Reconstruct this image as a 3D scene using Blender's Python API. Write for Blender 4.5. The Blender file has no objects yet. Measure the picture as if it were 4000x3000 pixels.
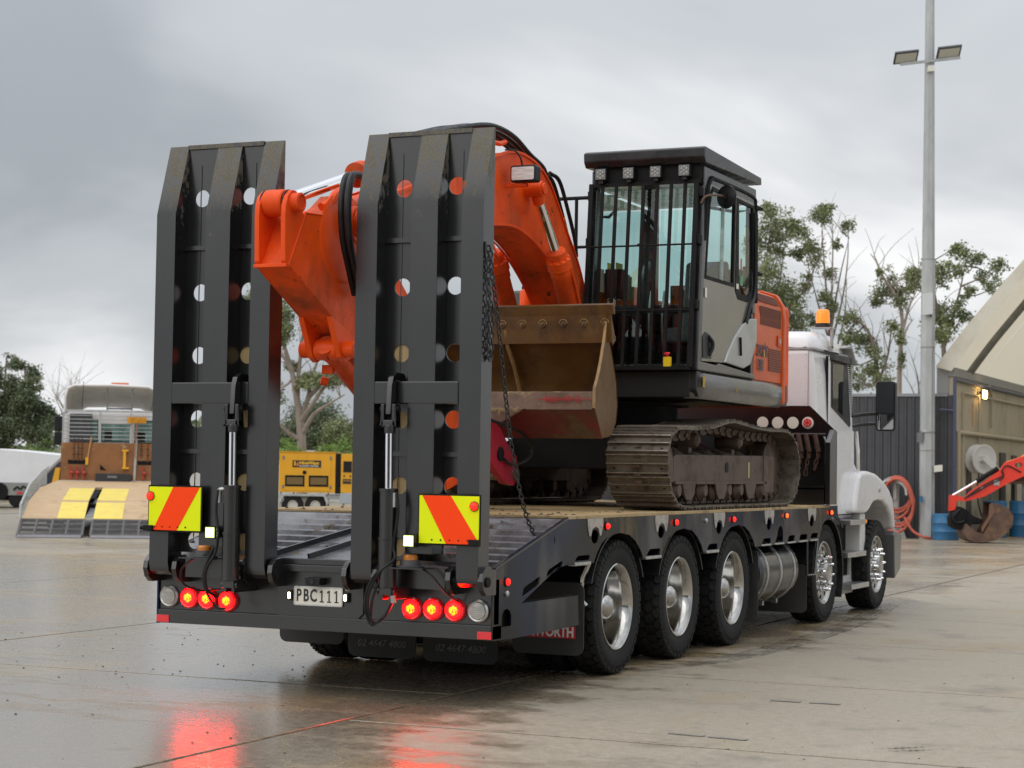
import bpy, bmesh, math, random
from mathutils import Vector, Matrix
from mathutils.geometry import delaunay_2d_cdt
random.seed(7)
R = math.radians
scene = bpy.context.scene
COL = scene.collection

# ------------------------------------------------------------------ camera
CAM = Vector((6.334, -11.093, 1.495)); FPX = 7602.7
yaw, pitch, roll = R(24.158), R(2.475), R(.895)
_f = Vector((-math.sin(yaw)*math.cos(pitch), math.cos(yaw)*math.cos(pitch), math.sin(pitch)))
_r = Vector((math.cos(yaw), math.sin(yaw), 0)); _u = _r.cross(_f)
CR = _r*math.cos(roll) + _u*math.sin(roll); CU = _u*math.cos(roll) - _r*math.sin(roll); CF = _f
cd = bpy.data.cameras.new('camera'); cam = bpy.data.objects.new('camera', cd); COL.objects.link(cam)
m = Matrix((CR, CU, -CF)).transposed().to_4x4(); m.translation = CAM
cam.matrix_world = m
cd.sensor_width = 36; cd.lens = FPX/4000*36; cd.clip_start = .1; cd.clip_end = 2000
cd.dof.use_dof = True; cd.dof.focus_distance = 14.5; cd.dof.aperture_fstop = 4.5
scene.camera = cam
scene.render.resolution_x = 1024; scene.render.resolution_y = 768

def ray(x, y): return CF + CR*((x-2000)/FPX) - CU*((y-1500)/FPX)
def on(x, y, axis, v):
    """photo pixel -> point on the plane axis=v"""
    d = ray(x, y); return CAM + d*((v-CAM[axis])/d[axis])
def gnd(x, y): return on(x, y, 2, 0.0)
def pix(P):
    d = Vector(P)-CAM; z = d.dot(CF); return (2000+FPX*d.dot(CR)/z, 1500-FPX*d.dot(CU)/z)

# ------------------------------------------------------------------ sky, sun, exposure
SUN_EL, SUN_AZ = R(56), R(205)          # azimuth clockwise from +Y
world = bpy.data.worlds.new('World'); scene.world = world; world.use_nodes = True
nt = world.node_tree; nt.nodes.clear()
def N(t, **k):
    n = nt.nodes.new(t)
    for a, b in k.items(): setattr(n, a, b)
    return n
def math_(op, a, b=None, c=None, clamp=False):
    n = N('ShaderNodeMath', operation=op, use_clamp=clamp)
    for i, v in enumerate((a, b, c)):
        if v is None: continue
        if isinstance(v, (int, float)): n.inputs[i].default_value = v
        else: nt.links.new(v, n.inputs[i])
    return n.outputs[0]
wout = N('ShaderNodeOutputWorld'); bg = N('ShaderNodeBackground')
tc = N('ShaderNodeTexCoord'); sep = N('ShaderNodeSeparateXYZ'); nt.links.new(tc.outputs['Generated'], sep.inputs[0])
zz = math_('MAXIMUM', sep.outputs[2], 0.0)
den = math_('ADD', zz, .34)
cx = math_('DIVIDE', sep.outputs[0], den); cy = math_('DIVIDE', sep.outputs[1], den)
comb = N('ShaderNodeCombineXYZ'); nt.links.new(cx, comb.inputs[0]); nt.links.new(cy, comb.inputs[1])
comb.inputs[2].default_value = 6.4
nz = N('ShaderNodeTexNoise'); nz.inputs['Scale'].default_value = 1.15; nz.inputs['Detail'].default_value = 5; nz.inputs['Roughness'].default_value = .5; nz.inputs['Distortion'].default_value = .5
nt.links.new(comb.outputs[0], nz.inputs['Vector'])
rp = N('ShaderNodeValToRGB'); rp.color_ramp.interpolation = 'EASE'
rp.color_ramp.elements[0].position = .34; rp.color_ramp.elements[0].color = (.325, .35, .375, 1)
rp.color_ramp.elements[1].position = .74; rp.color_ramp.elements[1].color = (.88, .88, .88, 1)
e = rp.color_ramp.elements.new(.50); e.color = (.465, .488, .515, 1)
nt.links.new(nz.outputs[0], rp.inputs[0])
# CIE overcast luminance (zenith three times the horizon), a bright band right at the horizon
lum = math_('ADD', math_('MULTIPLY', zz, 1.75), .80)
hz = math_('MULTIPLY', math_('POWER', math_('SUBTRACT', 1.0, zz, clamp=True), 18.0), .50)
lum = math_('ADD', lum, hz)
vm = N('ShaderNodeVectorMath', operation='SCALE'); nt.links.new(rp.outputs[0], vm.inputs[0]); nt.links.new(lum, vm.inputs['Scale'])
sky = N('ShaderNodeTexSky', sky_type='NISHITA'); sky.sun_disc = False; sky.sun_elevation = SUN_EL; sky.sun_rotation = SUN_AZ
vs = N('ShaderNodeVectorMath', operation='SCALE'); nt.links.new(sky.outputs[0], vs.inputs[0]); vs.inputs['Scale'].default_value = .06
mx = N('ShaderNodeMix', data_type='RGBA'); mx.inputs[0].default_value = .93
nt.links.new(vs.outputs[0], mx.inputs['A']); nt.links.new(vm.outputs[0], mx.inputs['B'])
nt.links.new(mx.outputs['Result'], bg.inputs[0]); bg.inputs[1].default_value = 1.0
nt.links.new(bg.outputs[0], wout.inputs[0])
sl = bpy.data.lights.new('sun', 'SUN'); sl.energy = 1.5; sl.angle = R(95); sl.color = (1, .96, .9)
so = bpy.data.objects.new('sun', sl); COL.objects.link(so)
sd = Vector((math.sin(SUN_AZ)*math.cos(SUN_EL), math.cos(SUN_AZ)*math.cos(SUN_EL), math.sin(SUN_EL)))
so.rotation_euler = sd.to_track_quat('Z', 'Y').to_euler(); so.location = (0, 0, 30)
scene.view_settings.view_transform = 'Standard'; scene.view_settings.look = 'None'
scene.view_settings.exposure = 0.2; scene.view_settings.gamma = 1; scene.view_settings.use_curve_mapping = False

# ------------------------------------------------------------------ materials
MATS = {}
def mat(name, c1, c2=None, rough=.5, rough2=None, metal=0., scale=8., detail=4., lo=.4, hi=.65, bump=0., bscale=None,
        coat=0., coat_ior=1.5, spec=.5, emit=None, estr=0., stretch=None, pos=False):
    """Principled surface whose colour, gloss and relief are driven by noise"""
    if name in MATS: return MATS[name]
    M = bpy.data.materials.new(name); M.use_nodes = True; MATS[name] = M
    t = M.node_tree; b = t.nodes['Principled BSDF']; L = t.links.new
    def inp(k, v): b.inputs[k].default_value = v
    inp('Metallic', metal); inp('Roughness', rough); inp('Base Color', (*c1, 1)); inp('Coat Weight', coat); inp('Coat Roughness', .12); inp('Coat IOR', coat_ior)
    inp('Specular IOR Level', spec)
    if c2 is not None or rough2 is not None or bump:
        if pos: src = t.nodes.new('ShaderNodeNewGeometry').outputs['Position']
        else: src = t.nodes.new('ShaderNodeTexCoord').outputs['Object']
        if stretch:
            mp = t.nodes.new('ShaderNodeMapping'); mp.inputs['Scale'].default_value = stretch; L(src, mp.inputs[0]); src = mp.outputs[0]
        n = t.nodes.new('ShaderNodeTexNoise'); n.inputs['Scale'].default_value = scale; n.inputs['Detail'].default_value = detail
        n.inputs['Roughness'].default_value = .62; L(src, n.inputs['Vector'])
        mr = t.nodes.new('ShaderNodeMapRange'); mr.inputs['From Min'].default_value = lo; mr.inputs['From Max'].default_value = hi; L(n.outputs[0], mr.inputs[0])
        if c2 is not None:
            x = t.nodes.new('ShaderNodeMix'); x.data_type = 'RGBA'; x.inputs['A'].default_value = (*c1, 1); x.inputs['B'].default_value = (*c2, 1)
            L(mr.outputs[0], x.inputs[0]); L(x.outputs['Result'], b.inputs['Base Color'])
        if rough2 is not None:
            q = t.nodes.new('ShaderNodeMapRange'); q.inputs['To Min'].default_value = rough; q.inputs['To Max'].default_value = rough2
            L(mr.outputs[0], q.inputs[0]); L(q.outputs[0], b.inputs['Roughness'])
        if bump:
            n2 = t.nodes.new('ShaderNodeTexNoise'); n2.inputs['Scale'].default_value = bscale or scale*4; n2.inputs['Detail'].default_value = 5; L(src, n2.inputs['Vector'])
            bp = t.nodes.new('ShaderNodeBump'); bp.inputs['Strength'].default_value = bump; bp.inputs['Distance'].default_value = .01
            L(n2.outputs[0], bp.inputs['Height']); L(bp.outputs[0], b.inputs['Normal'])
    if emit: inp('Emission Color', (*emit, 1)); inp('Emission Strength', estr)
    return M

def layer(name, base, col, rough, scale=6., lo=.5, hi=.56, axis=None, a=0., b=1., detail=8., stretch=None, pos=False):
    """base material + a worn/dirty layer with its own ragged outline; axis fades it between a and b (object space)"""
    if name in MATS: return MATS[name]
    M = base.copy(); M.name = name; MATS[name] = M
    t = M.node_tree; p = t.nodes['Principled BSDF']; L = t.links.new
    src = t.nodes.new('ShaderNodeNewGeometry').outputs['Position'] if pos else t.nodes.new('ShaderNodeTexCoord').outputs['Object']; s0 = src
    if stretch:
        mp = t.nodes.new('ShaderNodeMapping'); mp.inputs['Scale'].default_value = stretch; L(src, mp.inputs[0]); src = mp.outputs[0]
    n = t.nodes.new('ShaderNodeTexNoise'); n.inputs['Scale'].default_value = scale; n.inputs['Detail'].default_value = detail; n.inputs['Roughness'].default_value = .7; L(src, n.inputs['Vector'])
    v = n.outputs[0]
    if axis is not None:
        s = t.nodes.new('ShaderNodeSeparateXYZ'); L(s0, s.inputs[0])
        g = t.nodes.new('ShaderNodeMapRange'); g.inputs['From Min'].default_value = a; g.inputs['From Max'].default_value = b
        g.inputs['To Min'].default_value = -.3; g.inputs['To Max'].default_value = .12; L(s.outputs[axis], g.inputs[0])
        ad = t.nodes.new('ShaderNodeMath'); ad.operation = 'ADD'; L(v, ad.inputs[0]); L(g.outputs[0], ad.inputs[1]); v = ad.outputs[0]
    mr = t.nodes.new('ShaderNodeMapRange'); mr.inputs['From Min'].default_value = lo; mr.inputs['From Max'].default_value = hi; L(v, mr.inputs[0])
    n3 = t.nodes.new('ShaderNodeTexNoise'); n3.inputs['Scale'].default_value = scale*5; L(src, n3.inputs['Vector'])
    cm = t.nodes.new('ShaderNodeMix'); cm.data_type = 'RGBA'; cm.inputs['A'].default_value = (*[c*.55 for c in col], 1); cm.inputs['B'].default_value = (*[min(1, c*1.25) for c in col], 1)
    L(n3.outputs[0], cm.inputs[0])
    for k, new in (('Base Color', cm.outputs['Result']), ('Roughness', rough)):
        i = p.inputs[k]; old = i.links[0].from_socket if i.is_linked else None
        if k == 'Base Color':
            x = t.nodes.new('ShaderNodeMix'); x.data_type = 'RGBA'
            if old: L(old, x.inputs['A'])
            else: x.inputs['A'].default_value = i.default_value
            L(new, x.inputs['B']); L(mr.outputs[0], x.inputs[0]); L(x.outputs['Result'], i)
        else:
            x = t.nodes.new('ShaderNodeMix')
            if old: L(old, x.inputs['A'])
            else: x.inputs['A'].default_value = i.default_value
            x.inputs['B'].default_value = new; L(mr.outputs[0], x.inputs[0]); L(x.outputs[0], i)
    if p.inputs['Coat Weight'].default_value > 0:
        x = t.nodes.new('ShaderNodeMix'); x.inputs['A'].default_value = p.inputs['Coat Weight'].default_value; x.inputs['B'].default_value = 0; L(mr.outputs[0], x.inputs[0]); L(x.outputs[0], p.inputs['Coat Weight'])
        x = t.nodes.new('ShaderNodeMix'); x.inputs['A'].default_value = p.inputs['Specular IOR Level'].default_value; x.inputs['B'].default_value = .25; L(mr.outputs[0], x.inputs[0]); L(x.outputs[0], p.inputs['Specular IOR Level'])
    return M

def glass(name, tint, refl=1.0, rough=.02):
    if name in MATS: return MATS[name]
    M = bpy.data.materials.new(name); M.use_nodes = True; MATS[name] = M; t = M.node_tree; L = t.links.new
    t.nodes.clear(); o = t.nodes.new('ShaderNodeOutputMaterial')
    tr = t.nodes.new('ShaderNodeBsdfTransparent'); tr.inputs[0].default_value = (*tint, 1)
    gl = t.nodes.new('ShaderNodeBsdfGlossy'); gl.inputs['Roughness'].default_value = rough; gl.inputs[0].default_value = (refl, refl, refl, 1)
    fr = t.nodes.new('ShaderNodeFresnel'); fr.inputs[0].default_value = 1.52
    mxs = t.nodes.new('ShaderNodeMixShader'); L(fr.outputs[0], mxs.inputs[0]); L(tr.outputs[0], mxs.inputs[1]); L(gl.outputs[0], mxs.inputs[2]); L(mxs.outputs[0], o.inputs[0])
    return M

BLACK = mat('black_paint', (.0032, .0035, .0045), (.0065, .0068, .0078), rough=.28, rough2=.45, scale=3.5, coat=1., coat_ior=1.7, spec=.05)
BLACK.node_tree.nodes['Principled BSDF'].inputs['Coat Roughness'].default_value = .26
BLACKW = layer('black_paint_worn', BLACK, (.15, .135, .105), .75, scale=22, lo=.55, hi=.64, axis=2, a=2.5, b=3.45, stretch=(1, 1, .55))
BLACKD = layer('black_paint_dusty', BLACK, (.06, .053, .042), .7, scale=5, lo=.64, hi=.82, stretch=(1, 1, .5))
STEELMUD = layer('slope_plate_muddy', mat('slope_plate', (.16, .16, .175), (.27, .27, .285), rough=.25, rough2=.42, scale=6, metal=.55), (.14, .10, .055), .85, scale=7, lo=.56, hi=.64)
RUBBER = mat('tyre_rubber', (.012, .012, .013), (.026, .025, .024), rough=.62, rough2=.85, scale=6, bump=.15, bscale=60, spec=.18)
PLASTIC = mat('black_plastic', (.008, .008, .009), (.014, .014, .015), rough=.35, rough2=.55, scale=10, spec=.3)
MATTE = mat('chassis_black', (.006, .006, .0065), (.013, .0125, .012), rough=.55, rough2=.75, scale=7, spec=.18)
ALU = mat('polished_aluminium', (.52, .51, .49), (.38, .37, .35), rough=.09, rough2=.20, metal=1, scale=5)
ALUD = mat('brushed_aluminium', (.56, .56, .55), (.42, .42, .41), rough=.32, rough2=.5, metal=1, scale=12)
CHROME = mat('chrome', (.85, .85, .86), rough=.07, metal=1)
TANK = mat('tank_steel', (.12, .125, .14), (.08, .084, .092), rough=.16, rough2=.28, metal=1, scale=3)
GALV = mat('galvanised', (.36, .38, .38), (.48, .49, .48), rough=.5, rough2=.68, metal=.25, scale=4, bump=.05, stretch=(1, 1, .25))
ORANGE = mat('orange_paint', (.84, .088, .007), (.66, .060, .007), rough=.36, rough2=.55, scale=2.0, spec=.22, bump=.03, bscale=18)
ORANGED = layer('orange_paint_dusty', layer('orange_paint_chipped', ORANGE, (.06, .026, .012), .8, scale=9, lo=.625, hi=.645), (.24, .06, .020), .75, scale=1.9, lo=.46, hi=.72, stretch=(1, 1, .5), detail=6)
ORANGEB = mat('orange_panel', (.62, .095, .010), (.55, .08, .010), rough=.28, rough2=.38, scale=3, spec=.4)
DARKGREY = mat('house_grey', (.055, .052, .047), (.075, .07, .062), rough=.22, rough2=.36, scale=3, coat=.4)
TAUPE = mat('cab_door_taupe', (.125, .115, .092), (.105, .096, .078), rough=.14, rough2=.22, scale=2, coat=.6)
SILVER = mat('silver_paint', (.42, .42, .41), (.36, .36, .35), rough=.3, rough2=.4, metal=.5, scale=3, coat=.3)
GREYM = mat('mid_grey_paint', (.18, .19, .20), (.14, .15, .16), rough=.4, rough2=.55, scale=4)
RUST = layer('bucket_rust', mat('bucket_steel', (.118, .052, .010), (.14, .072, .018), rough=.38, rough2=.6, scale=3.5, bump=.15, bscale=25), (.05, .024, .008), .6, scale=2.6, lo=.50, hi=.68)
RUSTR = layer('bucket_red_worn', mat('bucket_red', (.16, .018, .018), (.09, .03, .02), rough=.5, rough2=.7, scale=5, bump=.1), (.12, .075, .035), .75, scale=4, lo=.50, hi=.58)
RUSTP = layer('bucket_plate_worn', mat('bucket_plate', (.16, .10, .07), (.10, .064, .042), rough=.42, rough2=.6, scale=7, bump=.08, metal=.2), (.30, .22, .11), .7, scale=11, lo=.54, hi=.6)
TRACKM = layer('track_steel_muddy', mat('track_steel', (.105, .084, .062), (.165, .138, .105), rough=.45, rough2=.62, metal=.35, scale=8, bump=.1, pos=True), (.050, .038, .024), .85, scale=4.5, lo=.52, hi=.62, pos=True)
TRACKE = mat('grouser_edge_steel', (.42, .40, .36), (.24, .21, .17), rough=.3, rough2=.5, metal=.8, scale=20)
FRAMEM = layer('track_frame_muddy', mat('track_frame', (.070, .042, .028), (.105, .066, .045), rough=.5, rough2=.75, scale=4, bump=.08), (.045, .033, .023), .9, scale=4, lo=.52, hi=.70)
MUD = mat('mud', (.055, .042, .026), (.10, .078, .048), rough=.9, scale=25, bump=.6, bscale=40)
REDH = mat('red_hitch_paint', (.42, .012, .035), (.30, .012, .03), rough=.35, rough2=.5, scale=5)
WOOD = layer('deck_plywood', mat('plywood', (.42, .30, .145), (.33, .225, .105), rough=.55, rough2=.75, scale=5, stretch=(6, .7, 3)), (.16, .115, .06), .85, scale=3.5, lo=.56, hi=.66)
WOODP = mat('pale_plank', (.45, .33, .16), (.36, .25, .115), rough=.6, scale=6, stretch=(8, 8, .7))
PLYB = layer('ramp_plywood', mat('ramp_ply', (.50, .35, .20), (.42, .28, .15), rough=.6, scale=4, stretch=(.8, 5, 3)), (.30, .19, .10), .7, scale=2.2, lo=.55, hi=.7)
PLYBROWN = layer('brown_ply_worn', mat('brown_ply', (.27, .115, .035), (.20, .085, .03), rough=.55, scale=3), (.42, .30, .17), .7, scale=4, lo=.60, hi=.68)
WHITE = mat('white_paint', (.74, .73, .74), (.68, .67, .68), rough=.2, rough2=.3, scale=2, coat=.5)
WHITET = layer('white_paint_road_film', WHITE, (.40, .36, .31), .5, scale=3.5, lo=.52, hi=1.0, axis=2, a=2.0, b=.95, stretch=(1, 1, .4))
WHITEO = mat('off_white', (.62, .61, .58), (.54, .53, .50), rough=.45, scale=3)
LEMON = mat('hazard_yellow', (.76, .86, .003), rough=.5, spec=.2, emit=(.6, .8, .0), estr=.0)
HAZOR = mat('hazard_orange', (.98, .06, .003), rough=.5, spec=.2)
YELLOWT = mat('faded_yellow', (.74, .58, .09), (.66, .50, .10), rough=.55, scale=4)
REDREF = mat('red_reflector', (.75, .01, .02), rough=.2, coat=.6)
PLATEW = mat('number_plate_white', (.72, .70, .62), rough=.35)
INK = mat('dark_lettering', (.02, .02, .025), rough=.5)
FADED = mat('faded_lettering', (.20, .19, .17), (.11, .10, .09), rough=.7, scale=30)
REDBAND = mat('red_band', (.42, .012, .018), rough=.45)
WHITEL = mat('white_lettering', (.7, .68, .66), rough=.5)
LENSW = mat('clear_lens', (.42, .41, .37), (.30, .30, .27), rough=.15, scale=60, coat=.8)
AMBER = mat('amber_lens', (.85, .26, .01), rough=.15, coat=.6, emit=(1, .28, .01), estr=.35)
AMBERD = mat('amber_dome_off', (.50, .17, .02), rough=.25, coat=.5)
LEDW = mat('lit_work_lamp', (1, 1, .9), emit=(.95, 1, .72), estr=45)
RLAMP = mat('lit_side_marker', (.7, .02, .01), emit=(1, .006, .003), estr=3.2)
ALAMP = mat('lit_amber_marker', (.8, .08, .01), emit=(1, .07, .008), estr=3.2)
def red_led():
    M = mat('lit_tail_lamp', (.7, .01, .01), emit=(1, .004, .004), estr=32)
    t = M.node_tree; b = t.nodes['Principled BSDF']; L = t.links.new
    v = t.nodes.new('ShaderNodeTexVoronoi'); v.inputs['Scale'].default_value = 78
    oc = t.nodes.new('ShaderNodeTexCoord').outputs['Object']; L(oc, v.inputs['Vector'])
    s = t.nodes.new('ShaderNodeVectorMath'); s.operation = 'LENGTH'; L(oc, s.inputs[0])
    cr = t.nodes.new('ShaderNodeMapRange'); cr.inputs['From Min'].default_value = .047; cr.inputs['From Max'].default_value = .040; L(s.outputs['Value'], cr.inputs[0])
    d = t.nodes.new('ShaderNodeMapRange'); d.inputs['From Min'].default_value = .72; d.inputs['From Max'].default_value = .42; L(v.outputs['Distance'], d.inputs[0])
    mu = t.nodes.new('ShaderNodeMath'); mu.operation = 'MULTIPLY'; L(cr.outputs[0], mu.inputs[0]); L(d.outputs[0], mu.inputs[1])
    c = t.nodes.new('ShaderNodeMix'); c.data_type = 'RGBA'; c.inputs['A'].default_value = (1, .0004, .0006, 1); c.inputs['B'].default_value = (1, .034, .0006, 1); L(mu.outputs[0], c.inputs[0])
    L(c.outputs['Result'], b.inputs['Emission Color'])
    return M
REDLED = red_led()
GLASS = glass('cab_glass', (.70, .88, .85)); GLASSD = glass('dark_glass', (.10, .13, .13)); GLASSL = glass('light_glass', (.75, .88, .85))
YELLOW = mat('yellow_enclosure', (.74, .36, .012), (.68, .33, .012), rough=.35, rough2=.45, scale=2)
FENCEG = mat('charcoal_sheet', (.045, .046, .052), (.055, .056, .062), rough=.45, scale=3)
CONC = layer('wall_stained', mat('wall_panel', (.46, .42, .32), (.40, .36, .27), rough=.7, scale=1.2, stretch=(1, 1, .35)), (.30, .25, .16), .8, scale=1.5, lo=.55, hi=.75)
FABRIC = mat('canopy_fabric', (.62, .59, .50), (.54, .50, .41), rough=.7, scale=1.5)
BLUED = mat('blue_drum', (.025, .15, .31), (.03, .12, .25), rough=.35, rough2=.5, scale=5)
HOSER = mat('red_hose', (.48, .10, .055), (.38, .075, .045), rough=.5, scale=8)
REDX = mat('mini_excavator_red', (.85, .045, .02), (.75, .04, .02), rough=.3, scale=3, coat=.3)
BARK = mat('bark', (.23, .19, .15), (.15, .12, .095), rough=.85, scale=6, stretch=(1, 1, .3))
BARKP = mat('pale_bark', (.36, .30, .25), (.25, .20, .165), rough=.8, scale=5, stretch=(1, 1, .3))
LEAF1 = mat('gum_leaf', (.13, .16, .065), (.23, .25, .11), rough=.6, scale=1.2)
LEAF2 = mat('dark_leaf', (.075, .105, .05), (.13, .16, .075), rough=.6, scale=1.2)
LEAF3 = mat('bright_leaf', (.13, .22, .035), (.19, .29, .06), rough=.6, scale=1.5)

# ------------------------------------------------------------------ geometry helpers
OFF = [Vector((0, 0, 0))]            # base of the thing being built: part meshes are stored relative to it
class MB:
    def __init__(s): s.v = []; s.f = []
    def add(s, vs, fs):
        n = len(s.v); s.v += [Vector(p) for p in vs]; s.f += [[i+n for i in f] for f in fs]; return s
    def box(s, a, b):
        x0, y0, z0 = a; x1, y1, z1 = b
        return s.add([(x0,y0,z0),(x1,y0,z0),(x1,y1,z0),(x0,y1,z0),(x0,y0,z1),(x1,y0,z1),(x1,y1,z1),(x0,y1,z1)],
                     [(0,3,2,1),(4,5,6,7),(0,1,5,4),(1,2,6,5),(2,3,7,6),(3,0,4,7)])
    def obox(s, c, size, rot):
        h = Vector(size)/2; c = Vector(c); vs = []
        for z in (-1, 1):
            for x, y in ((-1,-1),(1,-1),(1,1),(-1,1)): vs.append(c + rot @ Vector((x*h.x, y*h.y, z*h.z)))
        return s.add(vs, [(0,3,2,1),(4,5,6,7),(0,1,5,4),(1,2,6,5),(2,3,7,6),(3,0,4,7)])
    def bar(s, p, q, w, h=None, up=(0, 0, 1)):
        p, q = Vector(p), Vector(q); d = q-p; L = d.length; d.normalize(); u = Vector(up)
        if abs(d.dot(u)) > .95: u = Vector((1, 0, 0))
        x = d.cross(u).normalized(); z = x.cross(d)
        return s.obox((p+q)/2, (w, L, h or w), Matrix((x, d, z)).transposed())
    @staticmethod
    def p3(q, axis, a): return (a, q[0], q[1]) if axis == 0 else (q[0], a, q[1]) if axis == 1 else (q[0], q[1], a)
    def ext(s, poly, axis, a, b, poly2=None):
        n = len(poly); vs = [s.p3(q, axis, a) for q in poly] + [s.p3(q, axis, b) for q in (poly2 or poly)]
        fs = [list(range(n)), list(range(2*n-1, n-1, -1))] + [(i, (i+1) % n, (i+1) % n+n, i+n) for i in range(n)]
        return s.add(vs, fs)
    def plate(s, outer, holes, axis, a, b):
        rings = [outer]+list(holes); pts = []; ed = []
        for r in rings:
            k = len(pts); pts += [Vector(q) for q in r]; ed += [(k+i, k+(i+1) % len(r)) for i in range(len(r))]
        o = delaunay_2d_cdt(pts, ed, [], 0, 1e-5); keep = []
        def inside(p, r):
            c = False
            for i in range(len(r)):
                (x1, y1), (x2, y2) = r[i], r[i-1]
                if (y1 > p.y) != (y2 > p.y) and p.x < (x2-x1)*(p.y-y1)/(y2-y1)+x1: c = not c
            return c
        for f in o[2]:
            m_ = sum((o[0][i] for i in f), Vector((0, 0)))/len(f)
            if inside(m_, outer) and not any(inside(m_, h) for h in holes): keep.append(f)
        s.add([s.p3(q, axis, a) for q in o[0]], keep); s.add([s.p3(q, axis, b) for q in o[0]], [f[::-1] for f in keep])
        for r in rings:
            n = len(r); s.add([s.p3(q, axis, a) for q in r]+[s.p3(q, axis, b) for q in r], [(i, (i+1) % n, (i+1) % n+n, i+n) for i in range(n)])
        return s
    def cyl(s, p, q, r, n=16, r1=None, caps=True):
        p, q = Vector(p), Vector(q); d = (q-p).normalized(); u = Vector((0, 0, 1)) if abs(d.z) < .9 else Vector((1, 0, 0))
        x = d.cross(u).normalized(); y = d.cross(x); r1 = r if r1 is None else r1; vs = []
        for c, rr in ((p, r), (q, r1)):
            for i in range(n):
                t = 2*math.pi*i/n; vs.append(c + x*(rr*math.cos(t)) + y*(rr*math.sin(t)))
        fs = [(i, (i+1) % n, (i+1) % n+n, i+n) for i in range(n)]
        if caps: fs += [list(range(n)), list(range(2*n-1, n-1, -1))]
        return s.add(vs, fs)
    def tube(s, pts, r, n=8, r1=None):
        pts = [Vector(p) for p in pts]; vs = []; fs = []; m_ = len(pts); prev = None
        for k, p in enumerate(pts):
            d = (pts[min(k+1, m_-1)]-pts[max(k-1, 0)]).normalized()
            if prev is None:
                u = Vector((0, 0, 1)) if abs(d.z) < .9 else Vector((1, 0, 0)); x = d.cross(u).normalized()
            else: x = (prev - d*prev.dot(d)).normalized()
            prev = x; y = d.cross(x); rr = r if r1 is None else r+(r1-r)*k/(m_-1)
            for i in range(n): t = 2*math.pi*i/n; vs.append(p + x*(rr*math.cos(t)) + y*(rr*math.sin(t)))
        for k in range(m_-1): fs += [(k*n+i, k*n+(i+1) % n, (k+1)*n+(i+1) % n, (k+1)*n+i) for i in range(n)]
        fs += [list(range(n)), list(range(m_*n-1, (m_-1)*n-1, -1))]
        return s.add(vs, fs)
    def lathe(s, prof, c, ax, n=32, closed=False, caps=True):
        """prof = (radius, height along ax)"""
        c = Vector(c); d = Vector(ax).normalized(); u = Vector((0, 0, 1)) if abs(d.z) < .9 else Vector((1, 0, 0))
        x = d.cross(u).normalized(); y = d.cross(x); vs = []; fs = []; m_ = len(prof)
        for r, h in prof:
            for i in range(n): t = 2*math.pi*i/n; vs.append(c + d*h + x*(r*math.cos(t)) + y*(r*math.sin(t)))
        for k in range(m_ if closed else m_-1):
            k2 = (k+1) % m_; fs += [(k*n+i, k*n+(i+1) % n, k2*n+(i+1) % n, k2*n+i) for i in range(n)]
        if not closed and caps:
            if prof[0][0] > 1e-5: fs.append(list(range(n)))
            if prof[-1][0] > 1e-5: fs.append(list(range(m_*n-1, (m_-1)*n-1, -1)))
        return s.add(vs, fs)
    def grid(s, rows):
        """surface through rows of points"""
        n = len(rows[0]); vs = [p for r in rows for p in r]
        return s.add(vs, [(k*n+i, k*n+i+1, (k+1)*n+i+1, (k+1)*n+i) for k in range(len(rows)-1) for i in range(n-1)])
    def mesh(s, name, bevel=0., seg=2, smooth=32., shift=True):
        o = OFF[0] if shift else Vector((0, 0, 0))
        me = bpy.data.meshes.new(name); me.from_pydata([tuple(p-o) for p in s.v], [], s.f)
        b = bmesh.new(); b.from_mesh(me); bmesh.ops.remove_doubles(b, verts=b.verts, dist=1e-5)
        bmesh.ops.recalc_face_normals(b, faces=b.faces)
        if bevel:
            es = [e for e in b.edges if len(e.link_faces) == 2 and e.calc_face_angle(0) > R(28)]
            bmesh.ops.bevel(b, geom=es, offset=bevel, offset_type='OFFSET', segments=seg, profile=.6, affect='EDGES', clamp_overlap=True)
        b.to_mesh(me); b.free()
        if smooth:
            me.shade_smooth(); me.set_sharp_from_angle(angle=R(smooth))
        return me
    def build(s, name, material, parent=None, bevel=0., seg=2, smooth=32., label=None):
        me = s.mesh(name, bevel, seg, smooth); me.materials.append(material); o = link(name, me, parent, label)
        if bevel and smooth: w = o.modifiers.new('face_weighted', 'WEIGHTED_NORMAL'); w.mode = 'FACE_AREA'; w.weight = 100; w.keep_sharp = True
        return o

def link(name, me, parent=None, label=None, mw=None):
    o = bpy.data.objects.new(name, me); COL.objects.link(o)
    if parent is not None: o.parent = parent
    if mw is not None: o.matrix_basis = mw
    if label: o['label'] = label
    return o
def tag(o, label, cat, group=None):
    o['label'] = label; o['category'] = cat
    if group: o['group'] = group
    return o
def thing(name, label, cat, loc=(0, 0, 0), rz=0., group=None):
    o = bpy.data.objects.new(name, None); COL.objects.link(o); o.empty_display_size = .2
    o.location = loc; o.rotation_euler = (0, 0, rz); return tag(o, label, cat, group)
def struct(name, o): o.name = name; o['kind'] = 'structure'; return o
def one(mb, name, material, label, cat, loc, group=None, **k):
    OFF[0] = Vector(loc); o = mb.build(name, material, None, **k); o.location = loc; OFF[0] = Vector((0, 0, 0)); return tag(o, label, cat, group)
def circ(cx, cy, r, n=20, ry=None): return [(cx+r*math.cos(2*math.pi*i/n), cy+(ry or r)*math.sin(2*math.pi*i/n)) for i in range(n)]
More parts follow.
